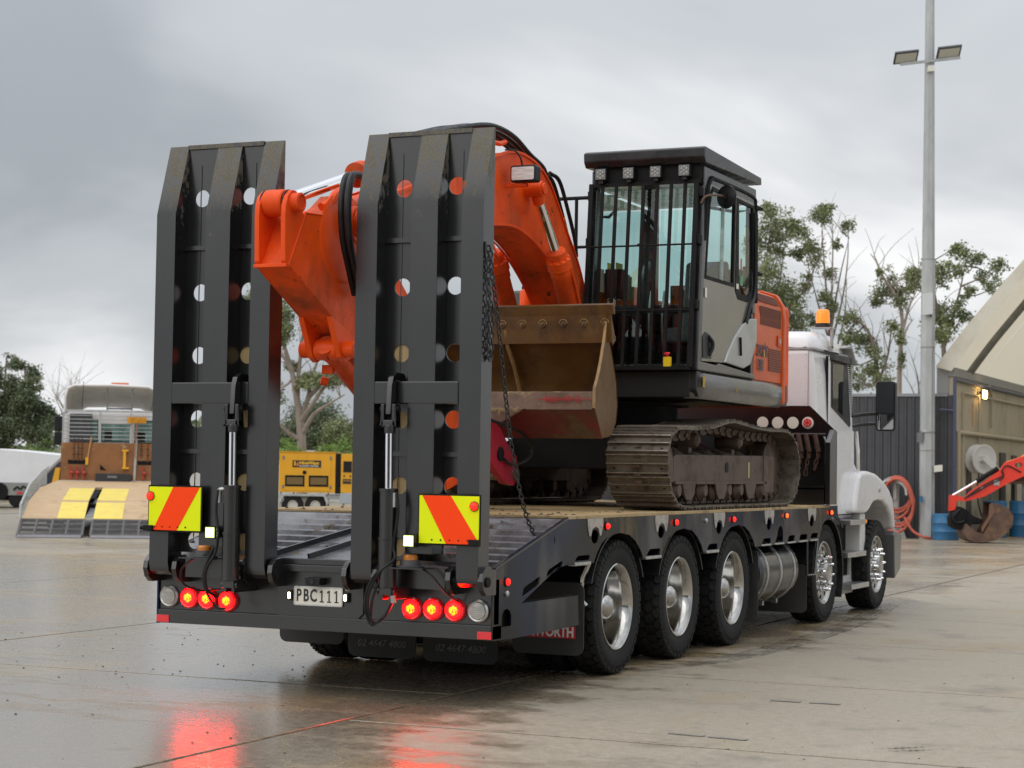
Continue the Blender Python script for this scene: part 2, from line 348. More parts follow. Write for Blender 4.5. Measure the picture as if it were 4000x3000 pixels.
def rrect(x0, x1, y0, y1, r, n=4):
    o = []
    for cx_, cy_, a in ((x1-r, y1-r, 0), (x0+r, y1-r, 90), (x0+r, y0+r, 180), (x1-r, y0+r, 270)):
        for i in range(n+1): t = R(a+90*i/n); o.append((cx_+r*math.cos(t), cy_+r*math.sin(t)))
    return o
def spline(pts, n=6):
    """Catmull-Rom through the points"""
    P = [Vector(p) for p in pts]; out = []
    for i in range(len(P)-1):
        a = P[i-1] if i else P[0]*2-P[1]; b, c = P[i], P[i+1]; d = P[i+2] if i+2 < len(P) else P[-1]*2-P[-2]
        for k in range(n):
            t = k/n; out.append(.5*((2*b)+(c-a)*t+(2*a-5*b+4*c-d)*t*t+(3*b-a-3*c+d)*t**3))
    return out+[P[-1]]
def text(body, name, size, M4, material, parent, depth=.002, xs=1., shear=0., bold=0., label=None, space=1.):
    cu = bpy.data.curves.new(name, 'FONT'); cu.body = body; cu.size = size; cu.extrude = depth/2; cu.align_x = 'CENTER'; cu.align_y = 'CENTER'
    cu.shear = shear; cu.offset = bold; cu.resolution_u = 3; cu.space_character = space
    o = bpy.data.objects.new(name, cu); COL.objects.link(o); bpy.context.view_layer.update()
    me = bpy.data.meshes.new_from_object(o.evaluated_get(bpy.context.evaluated_depsgraph_get()))
    bpy.data.objects.remove(o); bpy.data.curves.remove(cu); me.name = name
    me.transform(Matrix.Translation(-OFF[0]) @ M4 @ Matrix.Diagonal((xs, 1, 1, 1)))
    me.materials.clear(); me.materials.append(material)
    return link(name, me, parent, label)
def frame(o, x, y):
    """matrix with text-right x and text-up y at origin o"""
    x = Vector(x).normalized(); y = Vector(y).normalized(); z = x.cross(y)
    M4 = Matrix((x, y, z)).transposed().to_4x4(); M4.translation = Vector(o); return M4
def dup_tree(src, parent=None, mw=None):
    c = src.copy(); COL.objects.link(c); c.parent = parent
    if mw is not None: c.matrix_basis = mw
    for ch in src.children: dup_tree(ch, c)
    return c
BACK = ((1, 0, 0), (0, 0, 1))      # lettering that reads from behind the truck
SIDE = ((0, 1, 0), (0, 0, 1))      # lettering that reads from the truck's right

# ------------------------------------------------------------------ ground: slab yard
def ground_mat(name, joints=False):
    M = bpy.data.materials.new(name); M.use_nodes = True; t = M.node_tree; b = t.nodes['Principled BSDF']; L = t.links.new
    P = t.nodes.new('ShaderNodeNewGeometry').outputs['Position']
    def nd(tp, **k):
        n = t.nodes.new(tp)
        for a, v in k.items(): setattr(n, a, v)
        return n
    def mth(op, a, c=None, clamp=False):
        n = nd('ShaderNodeMath', operation=op, use_clamp=clamp)
        for i, v in enumerate((a, c)):
            if v is None: continue
            if isinstance(v, (int, float)): n.inputs[i].default_value = v
            else: L(v, n.inputs[i])
        return n.outputs[0]
    def noise(sc, det=5, rough=.6, st=None, off=0.):
        mp = nd('ShaderNodeMapping'); L(P, mp.inputs[0]); mp.inputs['Scale'].default_value = st or (1, 1, 1); mp.inputs['Location'].default_value = (off, off*.7, 0)
        n = nd('ShaderNodeTexNoise'); n.inputs['Scale'].default_value = sc; n.inputs['Detail'].default_value = det; n.inputs['Roughness'].default_value = rough; L(mp.outputs[0], n.inputs['Vector']); return n.outputs[0]
    def mr(v, a, c, x=0., y=1.):
        n = nd('ShaderNodeMapRange', interpolation_type='SMOOTHSTEP'); n.inputs['From Min'].default_value = a; n.inputs['From Max'].default_value = c; n.inputs['To Min'].default_value = x; n.inputs['To Max'].default_value = y; L(v, n.inputs[0]); return n.outputs[0]
    def mix(f, a, c):
        n = nd('ShaderNodeMix', data_type='RGBA'); L(f, n.inputs[0])
        for k, v in (('A', a), ('B', c)):
            if isinstance(v, tuple): n.inputs[k].default_value = (*v, 1)
            else: L(v, n.inputs[k])
        return n.outputs['Result']
    sx = nd('ShaderNodeSeparateXYZ'); L(P, sx.inputs[0]); X, Y = sx.outputs[0], sx.outputs[1]
    big = noise(.33, 4, .55, off=2.3); mid = noise(1.6, 6, .65, off=9.); fine = noise(14, 6, .7); stain = noise(.8, 5, .6, st=(1, .45, 1), off=31.)
    # where rain water still lies: the hollow behind and left of the truck, under it, and in patches elsewhere
    dx = mth('SUBTRACT', X, mth('ADD', mth('MULTIPLY', mid, 2.6), .15))
    left = mr(dx, .55, -.65)                       # left of a ragged line about x = 1.6
    strk = noise(2.2, 6, .62, st=(.55, 1.5, 1), off=5.)
    near = mth('ADD', mth('MULTIPLY', big, .75), mth('MULTIPLY', strk, .62))
    wet = mth('ADD', mth('MULTIPLY', left, .42), near)
    far = mr(Y, 9., 15.); wet = mth('SUBTRACT', wet, mth('MULTIPLY', far, .22))
    rt = mr(X, 2.2, 4.2); wet = mth('SUBTRACT', wet, mth('MULTIPLY', rt, .06))
    W = mr(wet, .74, .96)
    Wp = mr(mth('ADD', wet, mth('MULTIPLY', mr(noise(6.5, 7, .7, st=(.6, 1.3, 1), off=15.), .3, .7), .16)), 1.07, 1.12)                        # standing film
    dry = mix(mr(fine, .3, .7), (.265, .228, .175), (.34, .298, .232))
    dry = mix(mr(stain, .52, .70), dry, (.30, .235, .15)); dry = mix(mr(mid, .52, .72), dry, (.20, .175, .14)); dry = mix(mr(noise(.55, 6, .68, off=51.), .55, .75), dry, (.36, .32, .255)); dry = mix(mr(noise(3.2, 7, .72, off=71.), .60, .72), dry, (.17, .15, .12))
    wc = mix(mr(fine, .3, .7), (.20, .163, .115), (.255, .21, .152)); wc = mix(mr(stain, .48, .64), wc, (.28, .205, .115))
    c = mix(W, dry, wc); c = mix(mr(noise(70, 3, .6, off=3.), .56, .70), c, (.13, .115, .09)); L(c, b.inputs['Base Color'])
    r_ = mth('ADD', mth('MULTIPLY', W, -.32), .58); r_ = mth('ADD', r_, mth('MULTIPLY', Wp, -.04)); r_ = mth('ADD', r_, mth('MULTIPLY', mr(fine, .35, .7), .07)); L(r_, b.inputs['Roughness'])
    b.inputs['Specular IOR Level'].default_value = .5
    L(mth('MULTIPLY', mth('ADD', mth('MULTIPLY', W, .35), Wp), .6), b.inputs['Coat Weight']); b.inputs['Coat IOR'].default_value = 1.45; L(mth('ADD', mth('MULTIPLY', mr(fine, .3, .7), .10), .20), b.inputs['Coat Roughness'])
    bp = nd('ShaderNodeBump'); bp.inputs['Distance'].default_value = .004
    L(mth('SUBTRACT', .30, mth('MULTIPLY', W, .22)), bp.inputs['Strength'])
    L(mth('ADD', mth('MULTIPLY', noise(55, 4, .7), .6), mth('MULTIPLY', mid, 1.2)), bp.inputs['Height']); L(bp.outputs[0], b.inputs['Normal'])
    return M
GROUND = ground_mat('wet_concrete')
g = MB().add([(-400, -60, -.02), (400, -60, -.02), (400, 600, -.02), (-400, 600, -.02)], [(0, 1, 2, 3)]).build('ground', GROUND, smooth=0)
g['kind'] = 'structure'
JOINT = mat('slab_joint_grit', (.05, .042, .03), (.13, .10, .06), rough=.9, scale=14, spec=.1)
rs = random.Random(3)
for k in range(-6, 4):
    x0 = .75+4.9*k; x1 = x0+4.9
    step, y = (3.34, 2.37) if k == 0 else (5.4, .52) if k == -1 else (5.4, 5.9-.37*k)
    y -= step*math.ceil((y+16)/step)
    while y < 48:
        gp = .02
        MB().box((x0+gp, y+gp, -.15), (x1-gp, y+step-gp, 0)).build('slab', GROUND, g, bevel=.003, seg=1, smooth=0); y += step
MB().add([(-29, -18, -.004), (20.5, -18, -.004), (20.5, 48, -.004), (-29, 48, -.004)], [(0, 1, 2, 3)]).build('joint_bed', JOINT, g, smooth=0)
# loose stones left on the yard
def pebble(mb, c, r, rr):
    n = 5; vs = [Vector(c)+Vector((0, 0, r*rr.uniform(.6, .9)))]
    vs += [Vector(c)+Vector((r*rr.uniform(.7, 1.2)*math.cos(2*math.pi*i/n), r*rr.uniform(.7, 1.2)*math.sin(2*math.pi*i/n), rr.uniform(.1, .35)*r)) for i in range(n)]
    vs += [Vector((p.x, p.y, -.001)) for p in vs[1:]]
    mb.add(vs, [(0, 1+i, 1+(i+1) % n) for i in range(n)]+[(1+i, 6+i, 6+(i+1) % n, 1+(i+1) % n) for i in range(n)])
pm = MB()
for i in range(230):
    px_, py_ = rs.uniform(0, 1900), 2420+abs(rs.gauss(0, 230))
    if py_ > 2990 or (px_ > 1200 and py_ < 2620): continue
    p = gnd(px_, py_); pebble(pm, (p.x, p.y, 0), rs.choice((.003, .004, .004, .006, .010)), rs)
for i in range(40):
    p = gnd(rs.uniform(2600, 4000), rs.uniform(2500, 2990)); pebble(pm, (p.x, p.y, 0), rs.choice((.004, .005, .008)), rs)
o = pm.build('loose_stones', mat('dark_stone', (.05, .045, .04), (.10, .09, .075), rough=.7, scale=30), None, smooth=0)
o['kind'] = 'stuff'; tag(o, 'small dark stones scattered over the wet concrete behind the truck', 'stones')

# ================================================================== the low-loader truck (frame: x right, y forward, rear bumper at y = 0)
T = thing('plant_transporter_truck', 'black beavertail truck with white cab and raised loading ramps, carrying the orange excavator', 'truck')
# ---- rear beam
b = MB().box((-1.25, 0, .416), (1.25, .14, .508)); b.box((-1.25, .014, .508), (1.25, .10, .80))
bumper = b.build('rear_bumper', BLACK, T, bevel=.006)
MB().box((-1.246, .10, .80), (-.27, .2, .868)).build('top_rail', BLACKD, bumper, bevel=.006)
MB().box((.31, .10, .80), (1.246, .2, .868)).build('top_rail', BLACKD, bumper, bevel=.006)
MB().box((-.262, -.045, .80), (.302, .2, .845)).box((-.262, -.02, .845), (.302, .2, .885)).build('centre_step', BLACK, bumper, bevel=.006)
MB().ext([(-.30, .508), (.30, .508), (.335, .545), (.335, .76), (.30, .80), (-.29, .80), (-.31, .76), (-.31, .545)], 1, -.004, .014).build('centre_panel', BLACK, bumper, bevel=.003)
for x0 in (-1.246, 1.148): MB().box((x0, -.006, .422), (x0+.098, 0, .470)).build('reflector', REDREF, T, bevel=.002)
# number plate
np_ = MB().ext(rrect(-.171, .187, .583, .702, .012), 1, -.014, -.008).build('number_plate', PLATEW, T)
for ch_, x in (('P', -.136), ('B', -.082), ('C', -.027)): text(ch_, 'letter', .112, frame((x, -.0155, .643), *BACK), INK, np_, xs=.68, bold=.0024)
for x in (.036, .090, .144): MB().ext([(x-.0045, .612), (x-.015, .612), (x-.015, .605), (x+.015, .605), (x+.015, .612), (x+.0045, .612), (x+.0045, .683), (x-.004, .683), (x-.016, .672), (x-.016, .664), (x-.0045, .669)], 1, -.0165, -.0145).build('digit', INK, np_, smooth=0)
rim_ = MB().plate(rrect(-.174, .190, .580, .705, .013), [rrect(-.165, .181, .589, .696, .01)], 1, -.0165, -.007).build('plate_rim', ALUD, np_)
for x0 in (-.20, .217):
    MB().box((x0-.02, -.03, .61), (x0+.02, -.004, .675)).build('plate_lamp', PLASTIC, T, bevel=.008)
    MB().box((x0-.007, -.036, .622), (x0+.007, -.03, .663)).build('plate_lamp_lens', mat('lit_plate_lamp', (1, .9, .7), emit=(1, .82, .5), estr=14), T, bevel=.003)
cb = MB().ext([(-.045, .715), (.045, .715), (.06, .765), (-.06, .765)], 1, -.085, -.006).build('camera_housing', PLASTIC, T, bevel=.006)
MB().cyl((.0, -.09, .742), (.0, -.083, .742), .017, 14).build('camera_lens', GLASSD, cb)
# tail lamps
def tail(x, z, lit):
    l = MB().lathe([(.0, -.006), (.052, -.006), (.055, -.03), (.063, -.034), (.073, -.024), (.076, 0), (.0, .0)], (x, .014, z), (0, 1, 0), 28).build('tail_lamp', REDREF if lit else ALUD, T)
    me = MB().lathe([(.0, -.034), (.03, -.033), (.053, -.028), (.054, -.012)], (0, 0, 0), (0, 1, 0), 24).mesh('lens', shift=False)
    me.materials.append(REDLED if lit else LENSW); k = link('lens', me, l, None, Matrix.Translation((x, .008, z)))
    if not lit:
        g_ = MB()
        for i in range(-2, 3): g_.bar((x-.03+abs(i)*.005, -.0265, z+i*.014), (x+.03-abs(i)*.005, -.0265, z+i*.014), .003)
        g_.build('lens_rib', ALUD, l)
for x, z, lit in ((-1.148, .597, 0), (-.989, .594, 1), (-.846, .592, 1), (-.687, .585, 1), (.686, .592, 1), (.836, .595, 1), (.988, .595, 1), (1.152, .597, 0)): tail(x, z, lit)
# hinge ears and pins
for x0 in (-1.225, -1.0, -.47, -.262, .285, .50, 1.02, 1.245):
    p = [(-.03, .70), (-.03, .86), (-.07, .885), (-.13, .88), (-.175, .84), (-.185, .79), (-.165, .735), (-.12, .70)]
    MB().ext(p, 0, x0-.018, x0+.018).box((x0-.018, -.03, .70), (x0+.018, .02, .86)).build('hinge_ear', BLACKD, T, bevel=.004)
for x0, x1 in ((-1.262, -.985), (-.50, -.24), (.26, .53), (1.0, 1.275)):
    MB().cyl((x0, -.115, .785), (x1, -.115, .785), .032, 18).build('hinge_pin', MATTE, T, bevel=.004)

# ---- loading ramps
def ramp(x0, hx, plank_col):
    rp_ = MB()
    holes = [circ(x0+.262, z, .058, 18) for z in (3.277, 2.641, 2.218, 1.792, 1.375)] + [circ(x0+.638, z, .058, 18) for z in (3.279, 2.643, 2.218, 1.795, 1.375, .98)] + [circ(x0+.262, .98, .058, 18)]
    rp_.plate([(x0+.02, .90), (x0+.875, .90), (x0+.875, 3.632), (x0+.02, 3.632)], holes, 1, -.042, -.032)
    P_ = rp_.build('ramp', BLACK, T, smooth=0)
    prof = [(-.19, .83), (-.175, .775), (-.13, .75), (-.03, .75), (-.03, 3.638), (-.046, 3.638), (-.19, 3.160)]
    profm = [(-.19, .95), (-.043, .95), (-.043, 3.636), (-.05, 3.636), (-.19, 3.160)]
    MB().ext(prof, 0, x0, x0+.150).build('rail', BLACKW, P_, bevel=.003)
    MB().ext(profm, 0, x0+.388, x0+.578).build('rail', BLACKW, P_, bevel=.003)
    MB().ext(prof, 0, x0+.745, x0+.895).build('rail', BLACKW, P_, bevel=.003)
    MB().box((x0+.150, -.195, 1.888), (x0+.745, -.075, 2.032)).build('cross_beam', BLACKD, P_, bevel=.012)
    for z in (2.925, 1.56): MB().box((x0+.151, -.075, z), (x0+.387, -.043, z+.03)).build('stiffener', BLACK, P_); MB().box((x0+.579, -.075, z), (x0+.744, -.043, z+.03)).build('stiffener', BLACK, P_)
    MB().box((x0+.151, -.06, 3.612), (x0+.744, -.030, 3.640)).build('tip_plate', BLACKW, P_)
    for c in (.152, .580): MB().bar((x0+c+.10, -.044, 1.0), (x0+c+.10, -.044, 3.5), .006).build('weld_bead', BLACKD, P_)
    # timber facing on the loading side
    c = x0+(.64 if plank_col else .26)
    MB().box((c-.10, -.030, .86), (c+.10, -.008, 2.40)).build('timber_facing', WOODP, P_, bevel=.002)
    # hydraulic ram and its hook
    x = hx; ry = -.255
    ra = MB().lathe([(.046, 0), (.058, .004), (.058, .30), (.062, .302), (.062, .315), (.055, .317), (.055, .60), (.06, .602), (.06, .62), (.03, .622)], (x, ry, .735), (0, 0, 1), 22).build('lift_ram', BLACK, T)
    MB().cyl((x, ry, 1.35), (x-.004, ry, 1.72), .025, 18).build('piston_rod', CHROME, ra)
    MB().box((x-.045, ry-.03, .69), (x+.045, ry+.03, .745)).cyl((x-.06, ry, .71), (x+.06, ry, .71), .022, 14).build('ram_foot', BLACK, ra, bevel=.004)
    MB().box((x-.04, -.27, .66), (x-.02, .01, .74)).box((x+.02, -.27, .66), (x+.04, .01, .74)).build('ram_bracket', BLACK, ra, bevel=.003)
    MB().cyl((x, ry, 1.70), (x, ry, 1.755), .036, 14).box((x-.052, ry-.032, 1.745), (x-.026, ry+.032, 1.885)).box((x+.026, ry-.032, 1.745), (x+.052, ry+.032, 1.885)).box((x-.052, ry-.032, 1.745), (x+.052, ry+.032, 1.785)).build('clevis', BLACK, ra, bevel=.008)
    MB().cyl((x-.066, ry, 1.852), (x+.066, ry, 1.852), .02, 14).build('clevis_pin', MATTE, ra)
    hk = [(-.285, 1.82), (-.225, 1.80), (-.215, 1.9), (-.210, 2.037), (-.12, 2.04), (-.115, 1.97), (-.072, 1.97), (-.072, 2.055), (-.10, 2.085), (-.20, 2.088), (-.25, 2.06), (-.272, 2.0)]
    MB().ext(hk, 0, x-.018, x+.018).build('hook_plate', BLACK, ra, bevel=.006)
    return P_
rampL = ramp(-1.192, -.512, 1); rampR = ramp(.337, .637, 0)

def hazard(x0, x1, z0, z1, stripe, mx):
    h_ = MB().box((x0, -.252, z0), (x1, -.244, z1)).build('hazard_board', LEMON, T)
    MB().box((x0-.012, -.2435, z0-.012), (x1+.008, -.236, z1+.010)).build('backing_plate', MATTE, h_)
    w, h = x1-x0, z1-z0; f = lambda u, v: (x0+u*w, z0+v*h)
    MB().ext([f(*q) for q in stripe], 1, -.2545, -.2515).build('orange_stripe', HAZOR, h_, smooth=0)
    for i in range(5): MB().cyl((x0+w*(.12+.15*i+(.0 if mx < 0 else .1)), -.256, z0+.022), (x0+w*(.12+.15*i+(.0 if mx < 0 else .1)), -.25, z0+.022), .0055, 8).build('screw', MATTE, h_)
    lx = x0+.012 if mx < 0 else x1-.03
    MB().lathe([(.0, -.03), (.016, -.024), (.024, -.008), (.026, 0), (0, 0)], (lx, -.255, z1-.062), (0, 1, 0), 18).build('marker_lamp', RLAMP, h_)
    MB().cyl((lx, -.259, z1-.062), (lx, -.253, z1-.062), .031, 18).build('marker_lamp_base', PLASTIC, h_)
    for s_ in (x0+.06, x1-.06): MB().box((s_-.02, -.237, (z0+z1)/2-.03), (s_+.02, -.188, (z0+z1)/2+.03)).build('board_bracket', MATTE, h_)
    xs_ = x0 if mx < 0 else x1-.03
    MB().box((xs_-.03, -.275, z0-.008), (xs_+.04, -.245, z0+.03)).cyl((xs_-.055*(1 if mx<0 else -.2), -.262, z0+.012), (xs_-.02, -.262, z0+.012), .014, 10).build('board_clip', MATTE, h_, bevel=.003)
hazard(-1.158, -.755, 1.050, 1.336, [(.09, 0), (.55, 0), (.98, 1), (.47, 1)], -1)
hazard(.853, 1.262, 1.022, 1.318, [(.46, 0), (1, 0), (1, .05), (.53, 1), (.05, 1)], 1)
for x, z in ((-.645, 1.046), (.806, 1.034)):
    w_ = MB().box((x-.040, -.30, z-.040), (x+.040, -.235, z+.040)).build('work_lamp', PLASTIC, T, bevel=.006)
    MB().box((x-.024, -.3035, z-.024), (x+.024, -.299, z+.024)).build('lens', LEDW, w_, bevel=.003)
    MB().plate([(x-.033, z-.033), (x+.033, z-.033), (x+.033, z+.033), (x-.033, z+.033)], [[(x-.0245, z-.0245), (x+.0245, z-.0245), (x+.0245, z+.0245), (x-.0245, z+.0245)]], 1, -.3045, -.3005).build('halo_rim', mat('lamp_halo', (.8, .9, .4), emit=(.72, .95, .22), estr=1.1), w_, smooth=0)  # glowing ring put in as the yellow-green halo around the lens
    MB().box((x-.01, -.24, z-.02), (x+.01, -.19, z+.02)).build('bracket', MATTE, w_)
for x, z in ((-.745, .88), (.775, .868)):
    k_ = MB().lathe([(.09, 0), (.09, .006), (.066, .012), (.062, .042), (.045, .045), (0, .045)], (x, -.21, z), (0, 0, 1), 26).build('amber_beacon', mat('beacon_base', (.05, .05, .052), rough=.45), T)
    MB().lathe([(.047, .0), (.047, .022), (.040, .032), (0, .036)], (x, -.21, z+.044), (0, 0, 1), 26).build('dome', AMBERD, k_)
    MB().box((x-.14, -.30, z-.010), (x+.13, -.12, z-.002)).build('shelf', BLACKD, k_)
    MB().box((x-.20, -.125, z-.14), (x+.20, -.095, z-.008)).build('shelf_web', BLACK, k_)
# hoses by the rams
def hose(pts, r, m_=PLASTIC, name='hose', parent=None, n=8): return MB().tube(spline(pts, 6), r, n).build(name, m_, parent if parent is not None else T)
hose([(.70, -.27, 1.335), (.715, -.275, 1.20), (.69, -.28, 1.0), (.705, -.29, .92), (.62, -.31, .84), (.545, -.31, .72), (.53, -.3, .60), (.56, -.27, .515), (.60, -.2, .56), (.61, -.1, .66)], .010)
hose([(.66, -.29, .88), (.585, -.315, .82), (.52, -.31, .70), (.515, -.3, .58), (.55, -.28, .50), (.60, -.24, .55)], .008)
hose([(.545, -.29, .55), (.56, -.3, .66), (.60, -.3, .76), (.655, -.29, .80), (.675, -.28, .75), (.685, -.27, .68)], .009)
MB().cyl((.685, -.27, .69), (.69, -.265, .645), .017, 10).build('hose_fitting', ALUD, T)
hose([(.84, -.22, .87), (.92, -.2, .82), (.99, -.15, .72), (1.02, -.05, .66), (1.03, .0, .64)], .006)
hose([(-.60, -.28, 1.325), (-.61, -.29, 1.19), (-.585, -.30, 1.05), (-.60, -.30, .92), (-.67, -.30, .80), (-.675, -.28, .68), (-.65, -.2, .62)], .010)
hose([(-.62, -.29, .95), (-.655, -.3, .87), (-.695, -.29, .76), (-.69, -.26, .66), (-.64, -.22, .56), (-.58, -.2, .55)], .009)
hose([(-.70, -.26, .90), (-.80, -.28, .86), (-.875, -.28, .79), (-.87, -.25, .70), (-.80, -.15, .655), (-.74, -.02, .66)], .007)
for x in (.685, -.60): MB().cyl((x, -.27, 1.24), (x, -.27, 1.33), .016, 10).cyl((x, -.27, 1.325), (x-.05*(1 if x > 0 else -1), -.26, 1.335), .014, 10).build('hose_fitting', ALUD, T)

# ---- beavertail slope and deck
def zs(y): return .862 + (1.150-.862)*(y/1.2)
SLOPE = [(-.0, zs(0)-.03), (1.2, zs(1.2)-.03), (1.2, zs(1.2)-.045), (0, zs(0)-.045)]
slope = MB().ext([(.02, zs(.02)-.02), (1.2, zs(1.2)-.02), (1.2, zs(1.2)-.035), (.02, zs(.02)-.035)], 0, -1.234, 1.234).build('beavertail', STEELMUD, T)
for s_, (xa, xb) in ((-1, (-1.23, -.30)), (1, (.33, 1.23))):
    for i in range(8):
        y = .10+.145*i; xb_ = xb
        if s_ < 0: xb_ = -.36+.0*i+min(.30, .045*i)
        a = [(y, zs(y)-.021), (y+.012, zs(y+.012)+.012), (y+.045, zs(y+.045)+.014), (y+.06, zs(y+.06)-.021)]
        MB().ext(a, 0, xa, xb_).build('cleat', STEELMUD, slope, bevel=.003)
cp = MB().plate([(-.38, .02), (.30, .02), (.30, 1.17), (.08, 1.17)], [circ(-.12, .36, .085, 18, .05)], 2, 0, .004)
for v in cp.v: v.z += zs(v.y)+.010
cp.build('centre_plate', STEELMUD, slope)
for x0, x1 in ((-.385, .075), (-.09, .33)): MB().bar((x0, .02, zs(.02)+.03), (x1, 1.17, zs(1.17)+.03), .022, .04).build('guide_bar', BLACKD, slope, bevel=.003)
MB().box((-1.234, 1.201, 1.06), (1.234, 1.23, 1.158)).build('deck_edge_beam', BLACKD, T, bevel=.004)
deck = MB().box((-1.234, 1.23, 1.09), (1.234, 8.10, 1.148)).build('deck', MATTE, T)
rw = random.Random(5)
ys = [1.215, 2.33, 3.02, 5.4, 7.0, 8.10]
for i in range(len(ys)-1):
    for x0, x1 in ((-1.252, -.42), (-.417, .41), (.413, 1.252)):
        MB().box((x0+.001, ys[i]+.0015, 1.149), (x1-.001, ys[i+1]-.0015, 1.174+rw.uniform(-.001, .001))).build('deck_board', WOOD, deck, bevel=.003, seg=1)
mm = MB()
for i in range(150):
    x = rw.uniform(-1.2, 1.2); y = rw.choice((rw.uniform(.2, 1.15), rw.uniform(1.25, 3.2), rw.uniform(1.22, 1.5)))
    z = zs(y)-.022 if y < 1.2 else 1.173; r_ = rw.choice((.006, .008, .012, .018)); k0 = len(mm.v); pebble(mm, (x, y, 0), r_, rw)
    for v in mm.v[k0:]: v.z += z
o_ = mm.build('mud_clods', MUD, None, smooth=0); o_['kind'] = 'stuff'; tag(o_, 'brown mud clods lying on the deck and sloped tail of the truck', 'mud')

# ---- side panels
arch = lambda c: [(c-.505, .836), (c-.45, .90), (c-.35, .975), (c-.2, 1.022), (c, 1.037), (c+.2, 1.018), (c+.34, .965), (c+.45, .89), (c+.505, .832)]
def slot(x0, x1, x2, x3, z0, z1): return [(x0, z0), (x1, z1-.012), (x1+.03, z1), (x2-.015, z1), (x2, z1-.012), (x3, z0)]
panel = [(0, .413), (-.002, .871), (1.206, 1.166), (8.39, 1.166), (8.41, 1.06), (8.56, 1.0), (8.62, .95), (8.60, .93), (8.50, 1.0), (8.23, 1.052), (8.0, 1.045), (7.83, 1.01), (7.70, .845), (7.65, .832)]
for c in (5.05, 3.62, 2.20): panel += arch(c)[::-1]
panel += [(1.33, .85), (1.04, .828), (.44, .625), (1.41, .625), (1.43, .418), (.33, .408)]
holes = [slot(.455, .49, .748, .725, .668, .780), slot(.85, .89, 1.127, 1.10, .772, .870), slot(2.765, 2.82, 3.08, 3.07, .848, .898), slot(4.21, 4.25, 4.48, 4.48, .848, .895),
         slot(5.75, 5.80, 6.03, 6.02, .85, .90), slot(6.58, 6.62, 6.83, 6.81, .85, .906), slot(6.97, 7.01, 7.26, 7.24, .855, .906), slot(7.37, 7.41, 7.64, 7.62, .86, .908),
         [(6.17, .855), (6.23, .90), (6.27, .97), (6.31, 1.0), (6.36, 1.005), (6.41, .975), (6.43, .92), (6.43, .855)]]
# slot 1 and 2 follow the slope
holes[0] = [(.455, .668), (.47, .715), (.50, .73), (.735, .785), (.745, .775), (.727, .735)]; holes[1] = [(.848, .772), (.87, .812), (.90, .826), (1.11, .873), (1.125, .865), (1.105, .83)]
holes.append(slot(1.345, 1.375, 1.62, 1.60, .862, .897))
holes.append([(.14, .492), (.14, .56), (.165, .592), (.212, .604), (.26, .59), (.286, .56), (.286, .492)])
for yc in (1.71, 3.09, 4.52, 5.97, 7.41): holes.append(circ(yc, 1.022, .068, 16, .05))
holes.append([(.965, 1.045), (.985, 1.03), (.992, 1.005), (.985, .99), (.975, 1.012)])
STEELP = mat('bare_plate', (.44, .42, .38), (.34, .32, .29), rough=.4, rough2=.55, metal=.5, scale=14)
PANELM = layer('panel_paint_dusty', layer('panel_paint_sheen', mat('panel_paint', (.004, .014, .042), (.005, .0055, .0068), rough=.10, rough2=.22, scale=.7, detail=2, lo=.42, hi=.58, coat=.0, spec=.2), (.085, .083, .078), .4, scale=.8, lo=.53, hi=.62, stretch=(1, 1, .35), detail=3), (.21, .145, .05), .6, scale=1.1, lo=.58, hi=.74, stretch=(1, 1.3, .35), detail=4)  # navy and grey patches paint in reflections, with grey and tan dust
